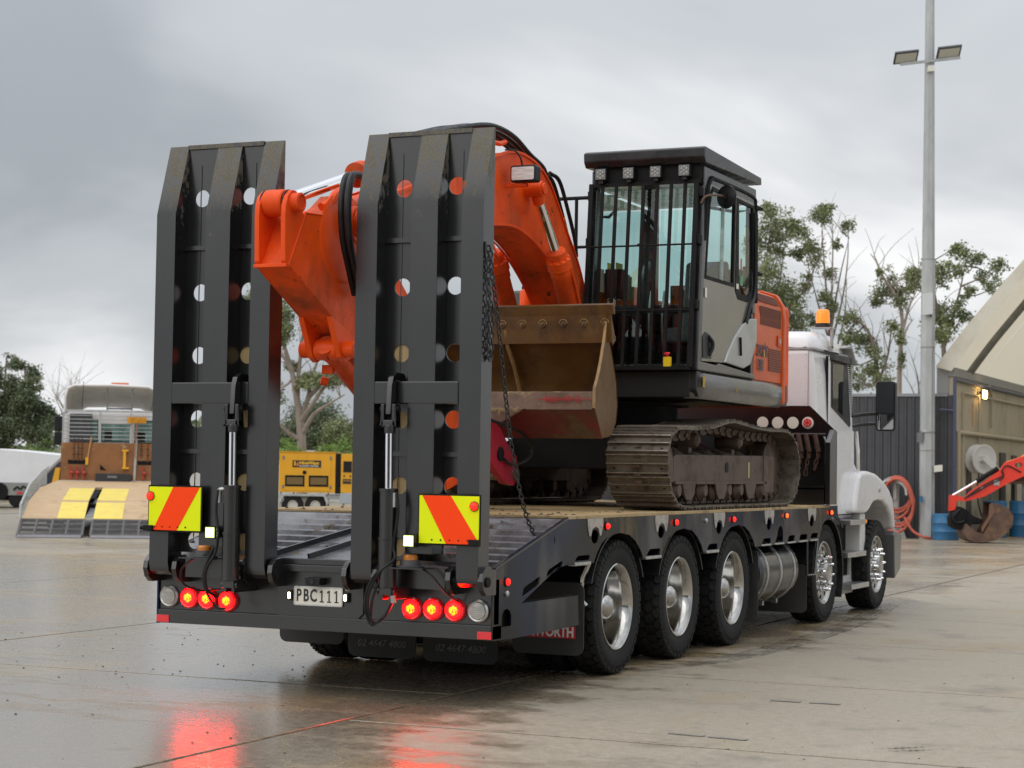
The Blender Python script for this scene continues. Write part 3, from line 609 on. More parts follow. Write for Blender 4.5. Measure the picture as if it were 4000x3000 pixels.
for s_ in (1, -1):
    x0, x1 = (1.238, 1.25) if s_ > 0 else (-1.25, -1.238)
    sp = MB().plate(panel, holes, 0, x0, x1).build('side_panel', PANELM, T, smooth=0)
    e_ = 1.2505*s_
    for ya, yb, z in ((1.33, 1.62, .848), (2.74, 3.08, .842), (4.18, 4.50, .84)):
        MB().box((min(e_*.965, e_+.012*s_), ya, z-.02), (max(e_*.965, e_+.012*s_), yb, z+.004)).build('step_lip', ALUD, sp, bevel=.006)
    for ya, yb in ((5.74, 6.03), (6.16, 6.44), (6.57, 6.83), (6.96, 7.25), (7.36, 7.63)):
        MB().box((min(e_*.97, e_+.010*s_), ya, .832), (max(e_*.97, e_+.010*s_), yb, .848)).build('step_lip', ALUD, sp, bevel=.006)
    for yc in (1.71, 3.09, 4.52, 5.97, 7.41):
        pl = [(yc-.148, 1.150), (yc-.145, 1.10), (yc-.115, 1.028), (yc-.085, 1.026), (yc-.06, 1.075), (yc, 1.092), (yc+.06, 1.075), (yc+.085, 1.026), (yc+.112, 1.028), (yc+.145, 1.10), (yc+.148, 1.150)]
        MB().ext(pl, 0, e_, e_+.006*s_).build('lashing_plate', STEELP, sp, bevel=.002)
        for dy in (-.11, .11): MB().cyl((e_+.005*s_, yc+dy, 1.09), (e_+.011*s_, yc+dy, 1.09), .008, 8).build('rivet', ALUD, sp)
        MB().lathe([(.0, -.006), (.06, -.006), (.06, .006), (0, .006)], (1.20*s_, yc, 1.02), (1, 0, 0), 14).build('lashing_pocket', MATTE, sp)
    for yc, z, mt in ((.198, .774, RLAMP), (1.929, 1.091, RLAMP), (3.413, 1.090, RLAMP), (4.895, 1.088, RLAMP), (6.504, 1.094, ALAMP), (8.11, 1.10, ALAMP)):
        MB().lathe([(.032, 0), (.032, .006), (.027, .010), (0, .010)], (e_, yc, z), (s_, 0, 0), 16).build('marker_base', PLASTIC, sp)
        MB().lathe([(.022, 0), (.020, .012), (.012, .018), (0, .019)], (e_+.008*s_, yc, z), (s_, 0, 0), 14).build('marker_lens', mt, sp)
    for yc, z in ((.20, .70), (4.16, 1.09)):
        MB().lathe([(.02, 0), (.02, .01), (.012, .018), (0, .02)], (e_, yc, z), (s_, 0, 0), 14).build('sensor_button', ALUD, sp)
    MB().tube([(1.252*s_, 7.245, .832), (1.252*s_, 7.25, .51), (1.252*s_, 7.53, .505), (1.252*s_, 7.64, .832)], .013, 8).build('fold_step', BLACKD, sp)
    MB().ext([(.02, .655), (.42, .655), (.42, .63), (1.40, .63), (1.40, .43), (.34, .43), (.02, .43)], 0, 1.19*s_, 1.205*s_).build('inner_web', MATTE, sp)
    MB().bar((1.244*s_, .02, .862), (1.244*s_, 1.2, 1.158), .03, .012).build('top_edge', STEELP if s_ < 0 else BLACKD, sp)
# chassis
for s_ in (-1, 1): MB().box((min(.36*s_, .45*s_), .2, .66), (max(.36*s_, .45*s_), 11.2, .86)).build('chassis_rail', MATTE, T)
for y in (1.3, 2.95, 4.35, 6.0, 7.4): MB().box((-1.22, y, .93), (1.22, y+.09, 1.088)).build('cross_member', MATTE, T)
for s_ in (-1, 1): MB().box((min(.95*s_, 1.05*s_), 1.25, .88), (max(.95*s_, 1.05*s_), 8.1, 1.088)).build('outrigger', MATTE, T)

# ---- wheels
def tyre_mesh(w, name, rad=.492, rim=.30, lug=True):
    mb = MB(); h = w/2; rt = rad-.014
    pr = [(rim, -h*.80), (rim+.03, -h*.93), (rim+.09, -h), (rt-.05, -h*.99), (rt-.012, -h*.93), (rt, -h*.80), (rt, h*.80), (rt-.012, h*.93), (rt-.05, h*.99), (rim+.09, h), (rim+.03, h*.93), (rim, h*.80)]
    mb.lathe(pr, (0, 0, 0), (1, 0, 0), 60, closed=True)
    if lug:
        n = 34; rows = [(-.98, -.56, 0.), (-.50, -.03, .5), (.03, .50, 0.), (.56, .98, .5)]
        for a0, a1, ph in rows:
            for i in range(n):
                t0 = (i+ph)*2*math.pi/n; dt = 2*math.pi/n*.84; c = (a0+a1)/2
                ring = []
                for u, v in ((a0, .22), (a0, .78), (c, 1.0), (a1, .78), (a1, .22), (c, 0.0)):
                    ring.append((h*u, t0+dt*(v-.5)))
                vs = []
                for rr, sh in ((rt-.008, 1), (rad, .94)):
                    for x, t in ring:
                        xx = h*c+(x-h*c)*sh; r2 = rr - (.016 if abs(xx) > h*.9 else 0); vs.append((xx, r2*math.sin(t), r2*math.cos(t)))
                mb.add(vs, [(6, 7, 8, 9, 10, 11)]+[(k, (k+1) % 6, (k+1) % 6+6, k+6) for k in range(6)])
        for s_ in (-1, 1):
            for i in range(n*2):
                t0 = i*math.pi/n; dt = math.pi/n*.55; vs = []
                for rr, x in ((rt-.055, h*.985), (rt-.004, h*.90), (rt+.006, h*.94), (rt-.05, h*1.02)):
                    for t in (t0, t0+dt): vs.append((s_*x, rr*math.sin(t), rr*math.cos(t)))
                mb.add(vs, [(0, 1, 3, 2), (2, 3, 5, 4), (4, 5, 7, 6), (6, 7, 1, 0), (0, 2, 4, 6), (1, 3, 5, 7)])
    else:
        for i in range(3): pass
    return mb.mesh(name, shift=False)
TYRE = tyre_mesh(.275, 'tyre'); TYRE.materials.append(RUBBER)
TYRES = tyre_mesh(.29, 'steer_tyre'); TYRES.materials.append(RUBBER)
def lathe_mesh(name, prof, mt, n=40, extra=None):
    mb = MB().lathe(prof, (0, 0, 0), (1, 0, 0), n, caps=False)
    if extra: extra(mb)
    me = mb.mesh(name, shift=False); me.materials.append(mt); return me
# outer rear rim: deep polished dish, seen from +x
DISH = lathe_mesh('rim', [(.300, .10), (.316, .118), (.318, .126), (.312, .131), (.300, .126), (.285, .112), (.272, .09), (.262, .05), (.258, -.02), (.245, -.055), (.245, -.07), (.28, -.1), (.30, -.12), (.300, .10)], ALU)
DISC = lathe_mesh('wheel_disc', [(.246, -.062), (.225, -.074), (.205, -.078), (.17, -.072), (.09, -.072)], mat('disc_dirt_shade', (.05, .048, .046), (.09, .085, .08), rough=.3, rough2=.5, metal=.8, scale=9))  # dark from dirt, with the shade inside the dish painted in too
HUB = lathe_mesh('hub', [(.118, -.08), (.118, -.05), (.11, -.045), (.105, .0), (.098, .012), (.098, .03), (.085, .06), (.05, .085), (.0, .095)], ALU)
STEERRIM = lathe_mesh('rim', [(.300, .10), (.316, .118), (.318, .126), (.312, .131), (.298, .124), (.285, .10), (.265, .095), (.235, .105), (.20, .10), (.19, .085), (.135, .085), (.12, .10), (.11, .15), (.085, .175), (.0, .185)], mat('steer_rim', (.46, .455, .44), (.34, .335, .32), rough=.16, rough2=.3, metal=1, scale=6))
NUT = MB().lathe([(.020, 0), (.022, .03), (.017, .034), (.021, .04), (.016, .085), (.010, .105), (0, .108)], (.085, 0, .168), (1, 0, 0), 10).mesh('lug_nut', shift=False); NUT.materials.append(CHROME)
HANDH = MB().lathe([(.0, .0082), (.022, .008), (.024, .002), (0, 0)], (.0975, 0, .238), (1, 0, 0), 12).mesh('hand_hole', shift=False); HANDH.materials.append(MATTE)
RW = .494
WNUT = MB().lathe([(.016, 0), (.016, .03), (.010, .034), (0, .034)], (-.073, 0, .165), (1, 0, 0), 6).mesh('wheel_nut', shift=False); WNUT.materials.append(ALUD)
def wheel(x, y, flip, kind):
    Mx = Matrix.Translation((x, y, RW)) @ Matrix.Rotation(math.pi if flip else 0, 4, 'Z')
    Mx = Mx @ Matrix.Rotation(rw.uniform(0, 6.28), 4, 'X')
    w_ = link('wheel', TYRES if kind == 'steer' else TYRE, T, None, Mx); I = Matrix.Identity(4)
    if kind == 'outer':
        link('rim', DISH, w_); link('hub', HUB, w_); link('wheel_disc', DISC, w_)
        for i in range(10): link('wheel_nut', WNUT, w_, None, Matrix.Rotation(R(36*i), 4, 'X'))
    elif kind == 'steer': 
        link('rim', STEERRIM, w_)
        for i in range(10): link('lug_nut', NUT, w_, None, Matrix.Rotation(R(36*i), 4, 'X')); link('hand_hole', HANDH, w_, None, Matrix.Rotation(R(36*i+18), 4, 'X'))
    return w_
for y in (2.295, 3.675, 5.06):
    for s_ in (-1, 1): wheel(1.075*s_, y, s_ < 0, 'outer'); wheel(.745*s_, y, s_ < 0, 'inner')
    MB().cyl((-1.0, y, RW), (1.0, y, RW), .085, 16).lathe([(.1, -.25), (.2, -.1), (.2, .1), (.1, .25)], (0, y, RW), (1, 0, 0), 18).build('axle', MATTE, T)
for y in (8.10, 10.32):
    for s_ in (-1, 1): wheel(1.065*s_, y, s_ < 0, 'steer')
    MB().cyl((-1.0, y, RW), (1.0, y, RW), .07, 16).build('axle', MATTE, T)
# mudguards over the rear wheels
for yc in (2.25, 3.65, 5.05):
    for s_ in (-1, 1):
        pr = [(yc+.575*math.cos(R(a)), .475+.575*math.sin(R(a))) for a in range(22, 160, 8)]
        pr2 = [(yc+.560*math.cos(R(a)), .475+.560*math.sin(R(a))) for a in range(22, 160, 8)]
        MB().ext(pr+pr2[::-1], 0, .60*s_, 1.225*s_).build('mudguard', PLASTIC, T)
for s_ in (-1, 1):
    pr = [(8.10+.60*math.cos(R(a)), .47+.585*math.sin(R(a))) for a in range(-25, 168, 8)]; pr2 = [(8.10+.575*math.cos(R(a)), .47+.56*math.sin(R(a))) for a in range(-25, 168, 8)]
    MB().ext(pr+pr2[::-1], 0, .80*s_, 1.235*s_).build('mudguard', PLASTIC, T)
# mud flaps
def flap(x0, x1, y, z0, z1, rr=.06): return MB().ext(rrect(x0, x1, z0, z1, rr), 1, y, y+.012).build('mud_flap', mat('flap_rubber', (.022, .022, .022), (.045, .042, .036), rough=.55, rough2=.75, scale=4, stretch=(1, 1, .4)), T, bevel=.002)
f1 = flap(-.655, -.095, 1.60, .094, .60); text('02 4647 4800', 'lettering', .072, frame((-.375, 1.597, .195), *BACK), FADED, f1, shear=.25, bold=.0008)
f2 = flap(-.036, .560, 1.60, .090, .60); text('02 4647 4800', 'lettering', .072, frame((.265, 1.597, .19), *BACK), FADED, f2, shear=.25, bold=.0008)
f3 = flap(.672, 1.218, 1.60, .188, .70)
bd = MB().box((.675, 1.592, .305), (1.160, 1.598, .392)).build('red_band', REDBAND, f3)
text('KENWORTH', 'lettering', .098, frame((.925, 1.590, .348), *BACK), WHITEL, bd, xs=.80, bold=.003)
flap(-1.24, -.69, 1.60, .17, .70)
for x0 in (.70, -1.22): flap(x0, x0+.52, 5.75, .16, .80)
for x0 in (.62, -1.19): flap(x0, x0+.57, 7.46, .13, .60, .05)
MB().tube([(1.205, 1.70, .83), (1.17, 1.685, .74), (1.155, 1.68, .65), (1.165, 1.69, .56), (1.19, 1.70, .53)], .022, 10).build('guard_end', ALU, T)
# fuel tanks
for s_ in (1, -1):
    tk = MB().lathe([(0, 0), (.27, .01), (.30, .035), (.30, 1.17), (.27, 1.195), (0, 1.205)], (.93*s_, 5.86, .575), (0, 1, 0), 40).build('fuel_tank', TANK, T)
    for y in (6.02, 6.45, 6.90):
        MB().lathe([(.301, -.016), (.310, -.014), (.310, .014), (.301, .016)], (.93*s_, y, .575), (0, 1, 0), 40).build('tank_strap', ALUD, tk)
        MB().box((.93*s_+.10*s_-.03, y-.02, .255), (.93*s_+.10*s_+.03, y+.02, .30)).build('strap_clamp', ALUD, tk, bevel=.004)
    MB().box((min(.5*s_, 1.0*s_), 6.0, .88), (max(.5*s_, 1.0*s_), 6.95, .93)).build('tank_hanger', MATTE, tk)
# headboard with look-through holes, chain locker below
hb = [(-1.31, 1.18), (1.31, 1.18), (1.31, 1.91), (1.03, 2.172), (-1.03, 2.172), (-1.31, 1.91)]
hh = [circ(sx_*x, 2.0, .062, 20) for x in (.538, .697, .856, 1.012) for sx_ in (-1, 1)]
HB = MB().plate(hb, hh, 1, 8.10, 8.125).build('headboard', BLACK, T, smooth=0)
for s_ in (-1, 1):
    MB().ext([(7.86, 1.18), (8.10, 1.18), (8.10, 1.93), (8.02, 1.93), (7.86, 1.80)], 0, 1.26*s_, 1.31*s_).build('side_cheek', BLACK, HB, bevel=.006)
    MB().tube(spline([(1.24*s_, 7.98, 1.38), (1.24*s_, 7.96, 1.6), (1.235*s_, 7.98, 1.80), (1.2*s_, 8.03, 1.86), (1.18*s_, 8.09, 1.87)], 5), .016, 10).build('grab_rail', BLACK, HB)
    MB().box((min(.35*s_, 1.25*s_), 7.86, 1.33), (max(.35*s_, 1.25*s_), 8.10, 1.345)).build('chain_tray', BLACK, HB)
    MB().box((min(.35*s_, 1.25*s_), 7.86, 1.18), (max(.35*s_, 1.25*s_), 7.87, 1.375)).build('tray_lip', BLACK, HB)
    MB().cyl((.40*s_, 8.03, 1.88), (1.22*s_, 8.03, 1.88), .014, 10).build('hanging_bar', BLACK, HB)
for x in (.538, .697, .856, 1.012):
    for s_ in (-1, 1): MB().lathe([(.061, 0), (.060, .012), (0, .014)], (x*s_, 8.112, 2.0), (0, -1, 0), 22).build('pale_hole_disc', PLATEW, HB)  # pale discs added to fill the holes, brighter than the cab behind
tl = MB().cyl((1.012, 8.075, 2.0), (1.012, 8.098, 2.0), .042, 18).build('deck_lamp', REDREF, HB)
for i in range(6): MB().cyl((1.012+.025*math.cos(i*1.047), 8.072, 2.0+.025*math.sin(i*1.047)), (1.012+.025*math.cos(i*1.047), 8.076, 2.0+.025*math.sin(i*1.047)), .008, 8).build('led', LENSW, tl)

# ---- cab
CABW = 1.07
cabp = [(-CABW, 1.0), (CABW, 1.0), (CABW+.02, 1.6), (CABW-.02, 2.5), (CABW-.06, 2.77), (-CABW+.06, 2.77), (-CABW+.02, 2.5), (-CABW-.02, 1.6)]
cabm = MB().ext(cabp, 1, 8.20, 9.72)
CAB = cabm.build('cab', WHITET, T, bevel=.07, seg=4, smooth=50)
rows = []
for y, k, zt in ((8.205, .93, 2.78), (8.22, .965, 2.87), (8.30, .985, 2.93), (8.6, 1.0, 2.965), (9.2, 1.0, 2.955), (9.5, .97, 2.90), (9.66, .92, 2.80), (9.70, .90, 2.76)):
    w_ = 1.035*k; rows.append([(-w_, y, 2.755), (-w_, y, min(2.79, zt)), (-w_*.985, y, (zt+2.79)/2 if zt > 2.79 else zt), (-w_*.93, y, zt-.012), (-w_*.8, y, zt), (0, y, zt+.012), (w_*.8, y, zt), (w_*.93, y, zt-.012), (w_*.985, y, (zt+2.79)/2 if zt > 2.79 else zt), (w_, y, min(2.79, zt)), (w_, y, 2.755)])
MB().grid(rows).build('cab_roof', WHITET, CAB, smooth=60)
MB().box((-1.035, 8.196, 2.752), (1.035, 9.6, 2.772)).build('roof_seam', mat('seam_grey', (.32, .31, .31), rough=.6), CAB)
for x in (.985, -.985): MB().box((x-.004, 8.196, 1.5), (x+.004, 8.202, 2.75)).build('panel_seam', MATS['seam_grey'], CAB)
for i in range(7):
    for x in (.955, -.955): MB().lathe([(.007, 0), (.005, .004), (0, .005)], (x, 8.2, 1.95+i*.125), (0, -1, 0), 8).build('rivet', WHITEO, CAB)
for s_ in (1, -1):
    # door: raised frame, window, quarter vent, handle
    e_ = 1.06*s_; t_ = .012*s_
    dr = MB().ext([(8.66, 1.06), (8.63, 2.0), (8.64, 2.70), (9.32, 2.71), (9.50, 1.98), (9.66, 1.95), (9.70, 1.06)], 0, e_, e_+.034*s_).build('door', WHITET, CAB, bevel=.012, seg=3)
    MB().ext([(8.652, 1.05), (8.622, 2.0), (8.632, 2.708), (9.328, 2.718), (9.508, 1.988), (9.668, 1.958), (9.708, 1.05)], 0, e_-.01*s_, e_+.0165*s_).build('door_gap', MATTE, dr)
    MB().ext([(8.685, 2.18), (8.665, 2.66), (8.70, 2.685), (9.30, 2.69), (9.34, 2.66), (9.49, 2.02), (9.45, 1.99)], 0, e_+.030*s_, e_+.040*s_).build('window_frame', PLASTIC, dr, bevel=.004)
    MB().ext([(8.73, 2.20), (8.715, 2.63), (9.15, 2.64), (9.15, 2.10)], 0, e_+.039*s_, e_+.043*s_).build('window_glass', GLASSL, dr)
    MB().ext([(8.74, 2.21), (8.725, 2.62), (9.14, 2.63), (9.14, 2.11)], 0, e_+.0375*s_, e_+.0388*s_).build('window_inside', mat('cab_interior', (.10, .13, .12), (.2, .24, .22), rough=.7, scale=3), dr)
    MB().ext([(8.62, 2.665), (8.64, 2.72), (9.33, 2.735), (9.37, 2.70), (9.36, 2.65)], 0, e_+.032*s_, e_+.085*s_).build('weather_shield', PLASTIC, dr, bevel=.008)
    MB().box((min(e_, e_+.055*s_), 8.72, 1.62), (max(e_, e_+.055*s_), 8.86, 1.66)).build('door_handle', CHROME, dr, bevel=.008)
    for i in range(26):
        z = 2.66-.022*i; y = 9.36+.011*i*.62
        MB().box((min(e_+.03*s_, e_+.05*s_), y, z-.006), (max(e_+.03*s_, e_+.05*s_), y+.02, z+.006)).build('hinge_trim', MATTE, dr)
    MB().tube(spline([(1.11*s_, 9.70, 1.95), (1.125*s_, 9.72, 1.7), (1.12*s_, 9.76, 1.4), (1.11*s_, 9.80, 1.28)], 4), .018, 8).build('grab_handle', CHROME, CAB)
    MB().bar((1.12*s_, 9.70, 1.30), (1.13*s_, 9.62, 1.08), .05, .09).build('check_strap', PLASTIC, CAB, bevel=.01)
    # fender
    fo = [(9.32, 1.075), (9.40, 1.28), (9.50, 1.46), (9.60, 1.512), (9.90, 1.525), (10.25, 1.50), (10.62, 1.42), (10.90, 1.32), (11.06, 1.22), (11.15, 1.05), (11.20, .867)]
    fi = [(11.10, .86), (11.02, 1.0), (10.86, 1.12), (10.62, 1.19), (10.35, 1.20), (10.12, 1.17), (9.94, 1.09), (9.80, 1.06)]
    MB().ext(fo+fi, 0, .86*s_, 1.20*s_).build('fender', WHITET, CAB, bevel=.05, seg=4, smooth=50)
    MB().lathe([(.035, 0), (.03, .02), (.0, .03)], (1.19*s_, 10.40, 1.32), (s_, 0, 0), 14).build('indicator', LENSW, CAB)
    # mirror on two arms
    mr_ = MB().ext(rrect(1.205, 1.425, 1.965, 2.515, .035), 1, 10.17, 10.26) if s_ > 0 else MB().ext(rrect(-1.425, -1.205, 1.965, 2.515, .035), 1, 10.17, 10.26)
    mr_ = mr_.build('mirror', PLASTIC, CAB, bevel=.015, seg=3)
    MB().ext(rrect(*sorted((1.225*s_, 1.405*s_)), 2.165, 2.495, .02), 1, 10.165, 10.169).build('mirror_glass', mat('dark_mirror', (.03, .032, .035), rough=.08, coat=.5), mr_)
    MB().ext(rrect(*sorted((1.225*s_, 1.405*s_)), 1.985, 2.15, .02), 1, 10.163, 10.169).build('spot_mirror', mat('mirror_silver', (.8, .8, .8), rough=.03, metal=1), mr_)
    for z in (2.16, 2.05): MB().tube([(1.02*s_, 9.75, z-.05), (1.1*s_, 9.95, z-.02), (1.22*s_, 10.2, z)], .022, 8).build('mirror_arm', PLASTIC, mr_)
    # steps and skirt
    st = MB().box((min(.70*s_, 1.0*s_), 8.75, .24), (max(.70*s_, 1.0*s_), 9.85, 1.04)).build('step_box', MATTE, CAB, bevel=.02)
    MB().ext([(8.45, .20), (9.90, .20), (9.95, .26), (9.90, .85), (9.82, .85), (9.78, .40), (8.45, .36)], 0, .985*s_, 1.03*s_).build('side_skirt', WHITEO, CAB, bevel=.01)
    for y0, y1, z, xo in ((9.05, 9.72, 1.005, 1.22), (8.98, 9.76, .665, 1.215), (9.14, 9.90, .325, 1.215)):
        sp_ = MB().box((min(.92*s_, xo*s_), y0, z-.055), (max(.92*s_, xo*s_), y1, z)).build('step', ALUD, CAB, bevel=.006)
    MB().box((min(1.2*s_, 1.225*s_), 9.70, .965), (max(1.2*s_, 1.225*s_), 9.735, 1.0)).build('step_marker', AMBER, CAB)
    MB().ext([(9.7, .60), (9.95, .62), (9.93, 1.06), (9.7, 1.06)], 0, .93*s_, 1.16*s_).build('fender_liner', WHITEO, CAB, bevel=.02)
hood = MB().ext([(9.70, 1.0), (9.70, 1.98), (10.3, 1.86), (11.1, 1.70), (11.38, 1.55), (11.45, .95)], 0, -.72, .72).build('bonnet', WHITET, CAB, bevel=.09, seg=4, smooth=50)
MB().ext([(9.60, 2.0), (9.60, 2.72), (9.66, 2.72), (9.76, 2.0)], 0, -.98, .98).build('windscreen', GLASSD, CAB)
MB().ext([(9.30, 2.83), (9.64, 2.88), (9.86, 2.70), (9.84, 2.68), (9.62, 2.84)], 0, -1.07, 1.07).build('sun_visor', mat('visor_grey', (.25, .25, .24), rough=.5), CAB, bevel=.006)
MB().ext([(11.10, .30), (11.38, .40), (11.44, .80), (11.12, .845), (11.06, .80), (11.08, .5)], 0, -1.22, 1.22).build('front_bumper', mat('bumper_grey', (.10, .10, .10), rough=.3, coat=.4), CAB, bevel=.02)
bk = MB().box((.86, 8.70, 3.005), (1.08, 8.90, 3.015)).box((1.06, 8.76, 2.80), (1.075, 8.84, 3.01)).build('beacon_bracket', ALUD, T)
MB().box((1.035, 8.77, 2.76), (1.075, 8.83, 2.82)).build('bracket_foot', ALUD, bk)
bc = MB().lathe([(.085, 0), (.085, .012), (.078, .03), (.076, .045), (.0, .046)], (.97, 8.80, 3.015), (0, 0, 1), 26).build('roof_beacon', PLASTIC, T)
MB().lathe([(.073, 0), (.071, .10), (.064, .135), (.05, .145), (0, .147)], (.97, 8.80, 3.06), (0, 0, 1), 26).build('dome', AMBER, bc)
an = MB().tube([(1.0, 9.9, 1.9), (1.01, 9.88, 2.3), (1.01, 9.86, 2.75)], .008, 6).build('aerial', ALUD, T)

# ---- chains
LINKP = [(0.0, .011), (0.0, -.011)]
def link_mesh(name, L=.05, w=.036, r=.0052):
    mb = MB(); pts = []
    a = (L-w)/2
    for i in range(12):
        t = 2*math.pi*i/12; pts.append(Vector(((w/2-r)*math.cos(t), 0, (w/2-r)*math.sin(t)+(a if math.sin(t) >= 0 else -a))))
    pts.append(pts[0]); pts.append(pts[1])
    vs = []; n = 5
    for k in range(12):
        p = pts[k]; d = (pts[k+1]-pts[k-1 if k else 11]).normalized(); y = Vector((0, 1, 0)); x = d.cross(y)
        for i in range(n): t = 2*math.pi*i/n; vs.append(p+x*(r*math.cos(t))+y*(r*math.sin(t)))
    mb.add(vs, [(k*n+i, k*n+(i+1) % n, ((k+1) % 12)*n+(i+1) % n, ((k+1) % 12)*n+i) for k in range(12) for i in range(n)])
    return mb.mesh(name, shift=False, smooth=60)
CHAINM = mat('chain_steel', (.03, .03, .031), (.07, .065, .06), rough=.4, rough2=.6, metal=.5, scale=40)
RUSTCH = mat('rusty_chain', (.10, .045, .025), (.05, .035, .03), rough=.7, metal=.3, scale=30)
LK = link_mesh('link'); LK.materials.append(CHAINM); LKR = link_mesh('link', .075, .05, .008); LKR.materials.append(RUSTCH)
def chain(root, pts, me, pitch):
    P = spline(pts, 24); acc = 0.; last = P[0]; k = 0
    for a, b_ in zip(P, P[1:]):
        seg = (b_-a).length
        if not seg: continue
        while acc <= seg:
            c = a+(b_-a)*(acc/seg); d = (b_-a).normalized()
            q = d.to_track_quat('Z', 'Y').to_matrix().to_4x4() @ Matrix.Rotation(R(90)*(k % 2)+R(35), 4, 'Z'); q.translation = c-Vector(root.location)
            link('link', me, root, None, q); acc += pitch; k += 1
        acc -= seg
    return root
rc = thing('ramp_chain', 'long black chain hanging from the right ramp down to the sloped tail', 'chain', (1.22, .72, 1.05))
chain(rc, [(1.252, -.13, 2.86), (1.256, -.10, 2.70), (1.25, -.02, 2.52), (1.235, .10, 2.225), (1.215, .23, 1.934), (1.2, .346, 1.669), (1.2, .479, 1.391), (1.2, .611, 1.189), (1.2, .743, 1.062)], LK, .036)
rc2 = thing('ramp_chain', 'short doubled length of black chain lying against the outer face of the right ramp', 'chain', (1.245, -.1, 2.2))
chain(rc2, [(1.25, -.14, 2.80), (1.25, -.14, 2.5), (1.25, -.13, 2.25), (1.25, -.10, 2.17), (1.25, -.08, 2.25), (1.25, -.07, 2.50)], LK, .036)
MB().box((1.232, -.17, 2.83), (1.246, -.10, 2.90)).build('chain_lug', BLACKD, rampR)
for i, (x, zl, lab) in enumerate(((.955, 1.50, 'rusty load chain hanging nearest the excavator on the truck headboard'), (1.035, 1.46, 'rusty load chain hanging in the middle of the three on the truck headboard'), (1.13, 1.52, 'rusty load chain hanging nearest the outer edge of the truck headboard'))):
    c_ = thing('load_chain', lab, 'chain', (x, 8.02, zl), group='load chains on the headboard')
    chain(c_, [(x, 8.018, 1.76), (x+.01, 8.0, 1.65), (x-.01, 7.99, zl+.03), (x+.005, 7.98, zl)], LKR, .054)
    OFF[0] = Vector((x, 8.02, zl))
    MB().bar((x-.02, 8.02, 1.88), (x+.03, 7.98, 1.70), .03, .045).build('binder_lever', RUSTCH, c_, bevel=.008)
    MB().cyl((x+.02, 8.0, 1.75), (x+.02, 8.0, 1.64), .022, 10).build('ratchet', RUSTCH, c_)
    OFF[0] = Vector((0, 0, 0))

# ================================================================== the excavator on the deck (faces the rear of the truck)
XB = Vector((0, 5.2, 1.176)); X_ = thing('crawler_excavator', 'orange crawler excavator with black barred cab, standing on the truck deck with its arm folded', 'excavator', XB); OFF[0] = XB
# ---- tracks
LOOP = [(3.262, 1.545), (3.285, 1.70), (3.40, 1.825), (3.60, 1.858), (4.0, 1.862), (4.40, 1.885), (4.70, 1.925), (4.92, 1.948), (5.2, 1.938), (5.6, 1.912), (6.1, 1.90), (6.5, 1.905), (6.75, 1.88), (6.95, 1.785), (7.06, 1.62), (7.07, 1.48), (6.99, 1.32), (6.82, 1.205), (6.6, 1.178), (6.0, 1.178), (5.0, 1.178), (4.2, 1.178), (3.72, 1.178), (3.50, 1.215), (3.35, 1.335), (3.262, 1.545)]
LP = [Vector((0, a, b_)) for a, b_ in LOOP]
# closed resample
S = []
for i in range(len(LP)-1):
    a = LP[i-1] if i else LP[-2]; b_, c = LP[i], LP[i+1]; d = LP[i+2] if i+2 < len(LP) else LP[1]
    for k in range(10): t = k/10; S.append(.5*((2*b_)+(c-a)*t+(2*a-5*b_+4*c-d)*t*t+(3*b_-a-3*c+d)*t**3))
S.append(S[0].copy()); LEN = sum((q-p).length for p, q in zip(S, S[1:])); NSH = 46; PIT = LEN/NSH
def along(s):
    s %= LEN
    for p, q in zip(S, S[1:]):
        L_ = (q-p).length
        if s <= L_: return p+(q-p)*(s/L_)
        s -= L_
    return S[0]
def shoe_mesh():
    mb = MB(); w = .26; h = PIT/2
    pr = [(-h+.004, .012), (-h+.004, .030), (-h+.012, .046), (-h+.022, .046), (-h+.030, .026), (-.012, .024), (-.006, .042), (.006, .042), (.012, .024), (h-.034, .024), (h-.028, .042), (h-.016, .042), (h-.010, .022), (h+.010, .020), (h+.010, .008), (h-.004, .010)]
    mb.ext([(a, c-.046) for a, c in pr], 0, -w, w)
    return mb.mesh('shoe', .0, smooth=25, shift=False)
SHOE = shoe_mesh(); SHOE.materials.append(TRACKM)
me = MB()
for x in (-.20, .20): me.cyl((x, -.045, -.0235), (x, -.045, -.0205), .012, 10)
me.ext(rrect(-.03, .03, -.058, -.032, .012), 2, -.0235, -.0207)
HOLES = me.mesh('bolt_holes', shift=False); HOLES.materials.append(MATTE)
me = MB()
for x in (-.055, .055):
    me.ext([(-.07, -.11), (-.045, -.125), (.045, -.125), (.07, -.11), (.07, -.045), (-.07, -.045)], 0, x-.018, x+.018)
me.cyl((-.09, .05, -.085), (.09, .05, -.085), .02, 10)
LINKM = me.mesh('chain_link', shift=False); LINKM.materials.append(FRAMEM)
me = MB()
for y in (-PIT/2+.017, 0, PIT/2-.022): me.box((-.258, y-.003, -.0035), (.258, y+.003, .0006))
GRE = me.mesh('grouser_edge', shift=False); GRE.materials.append(TRACKE)
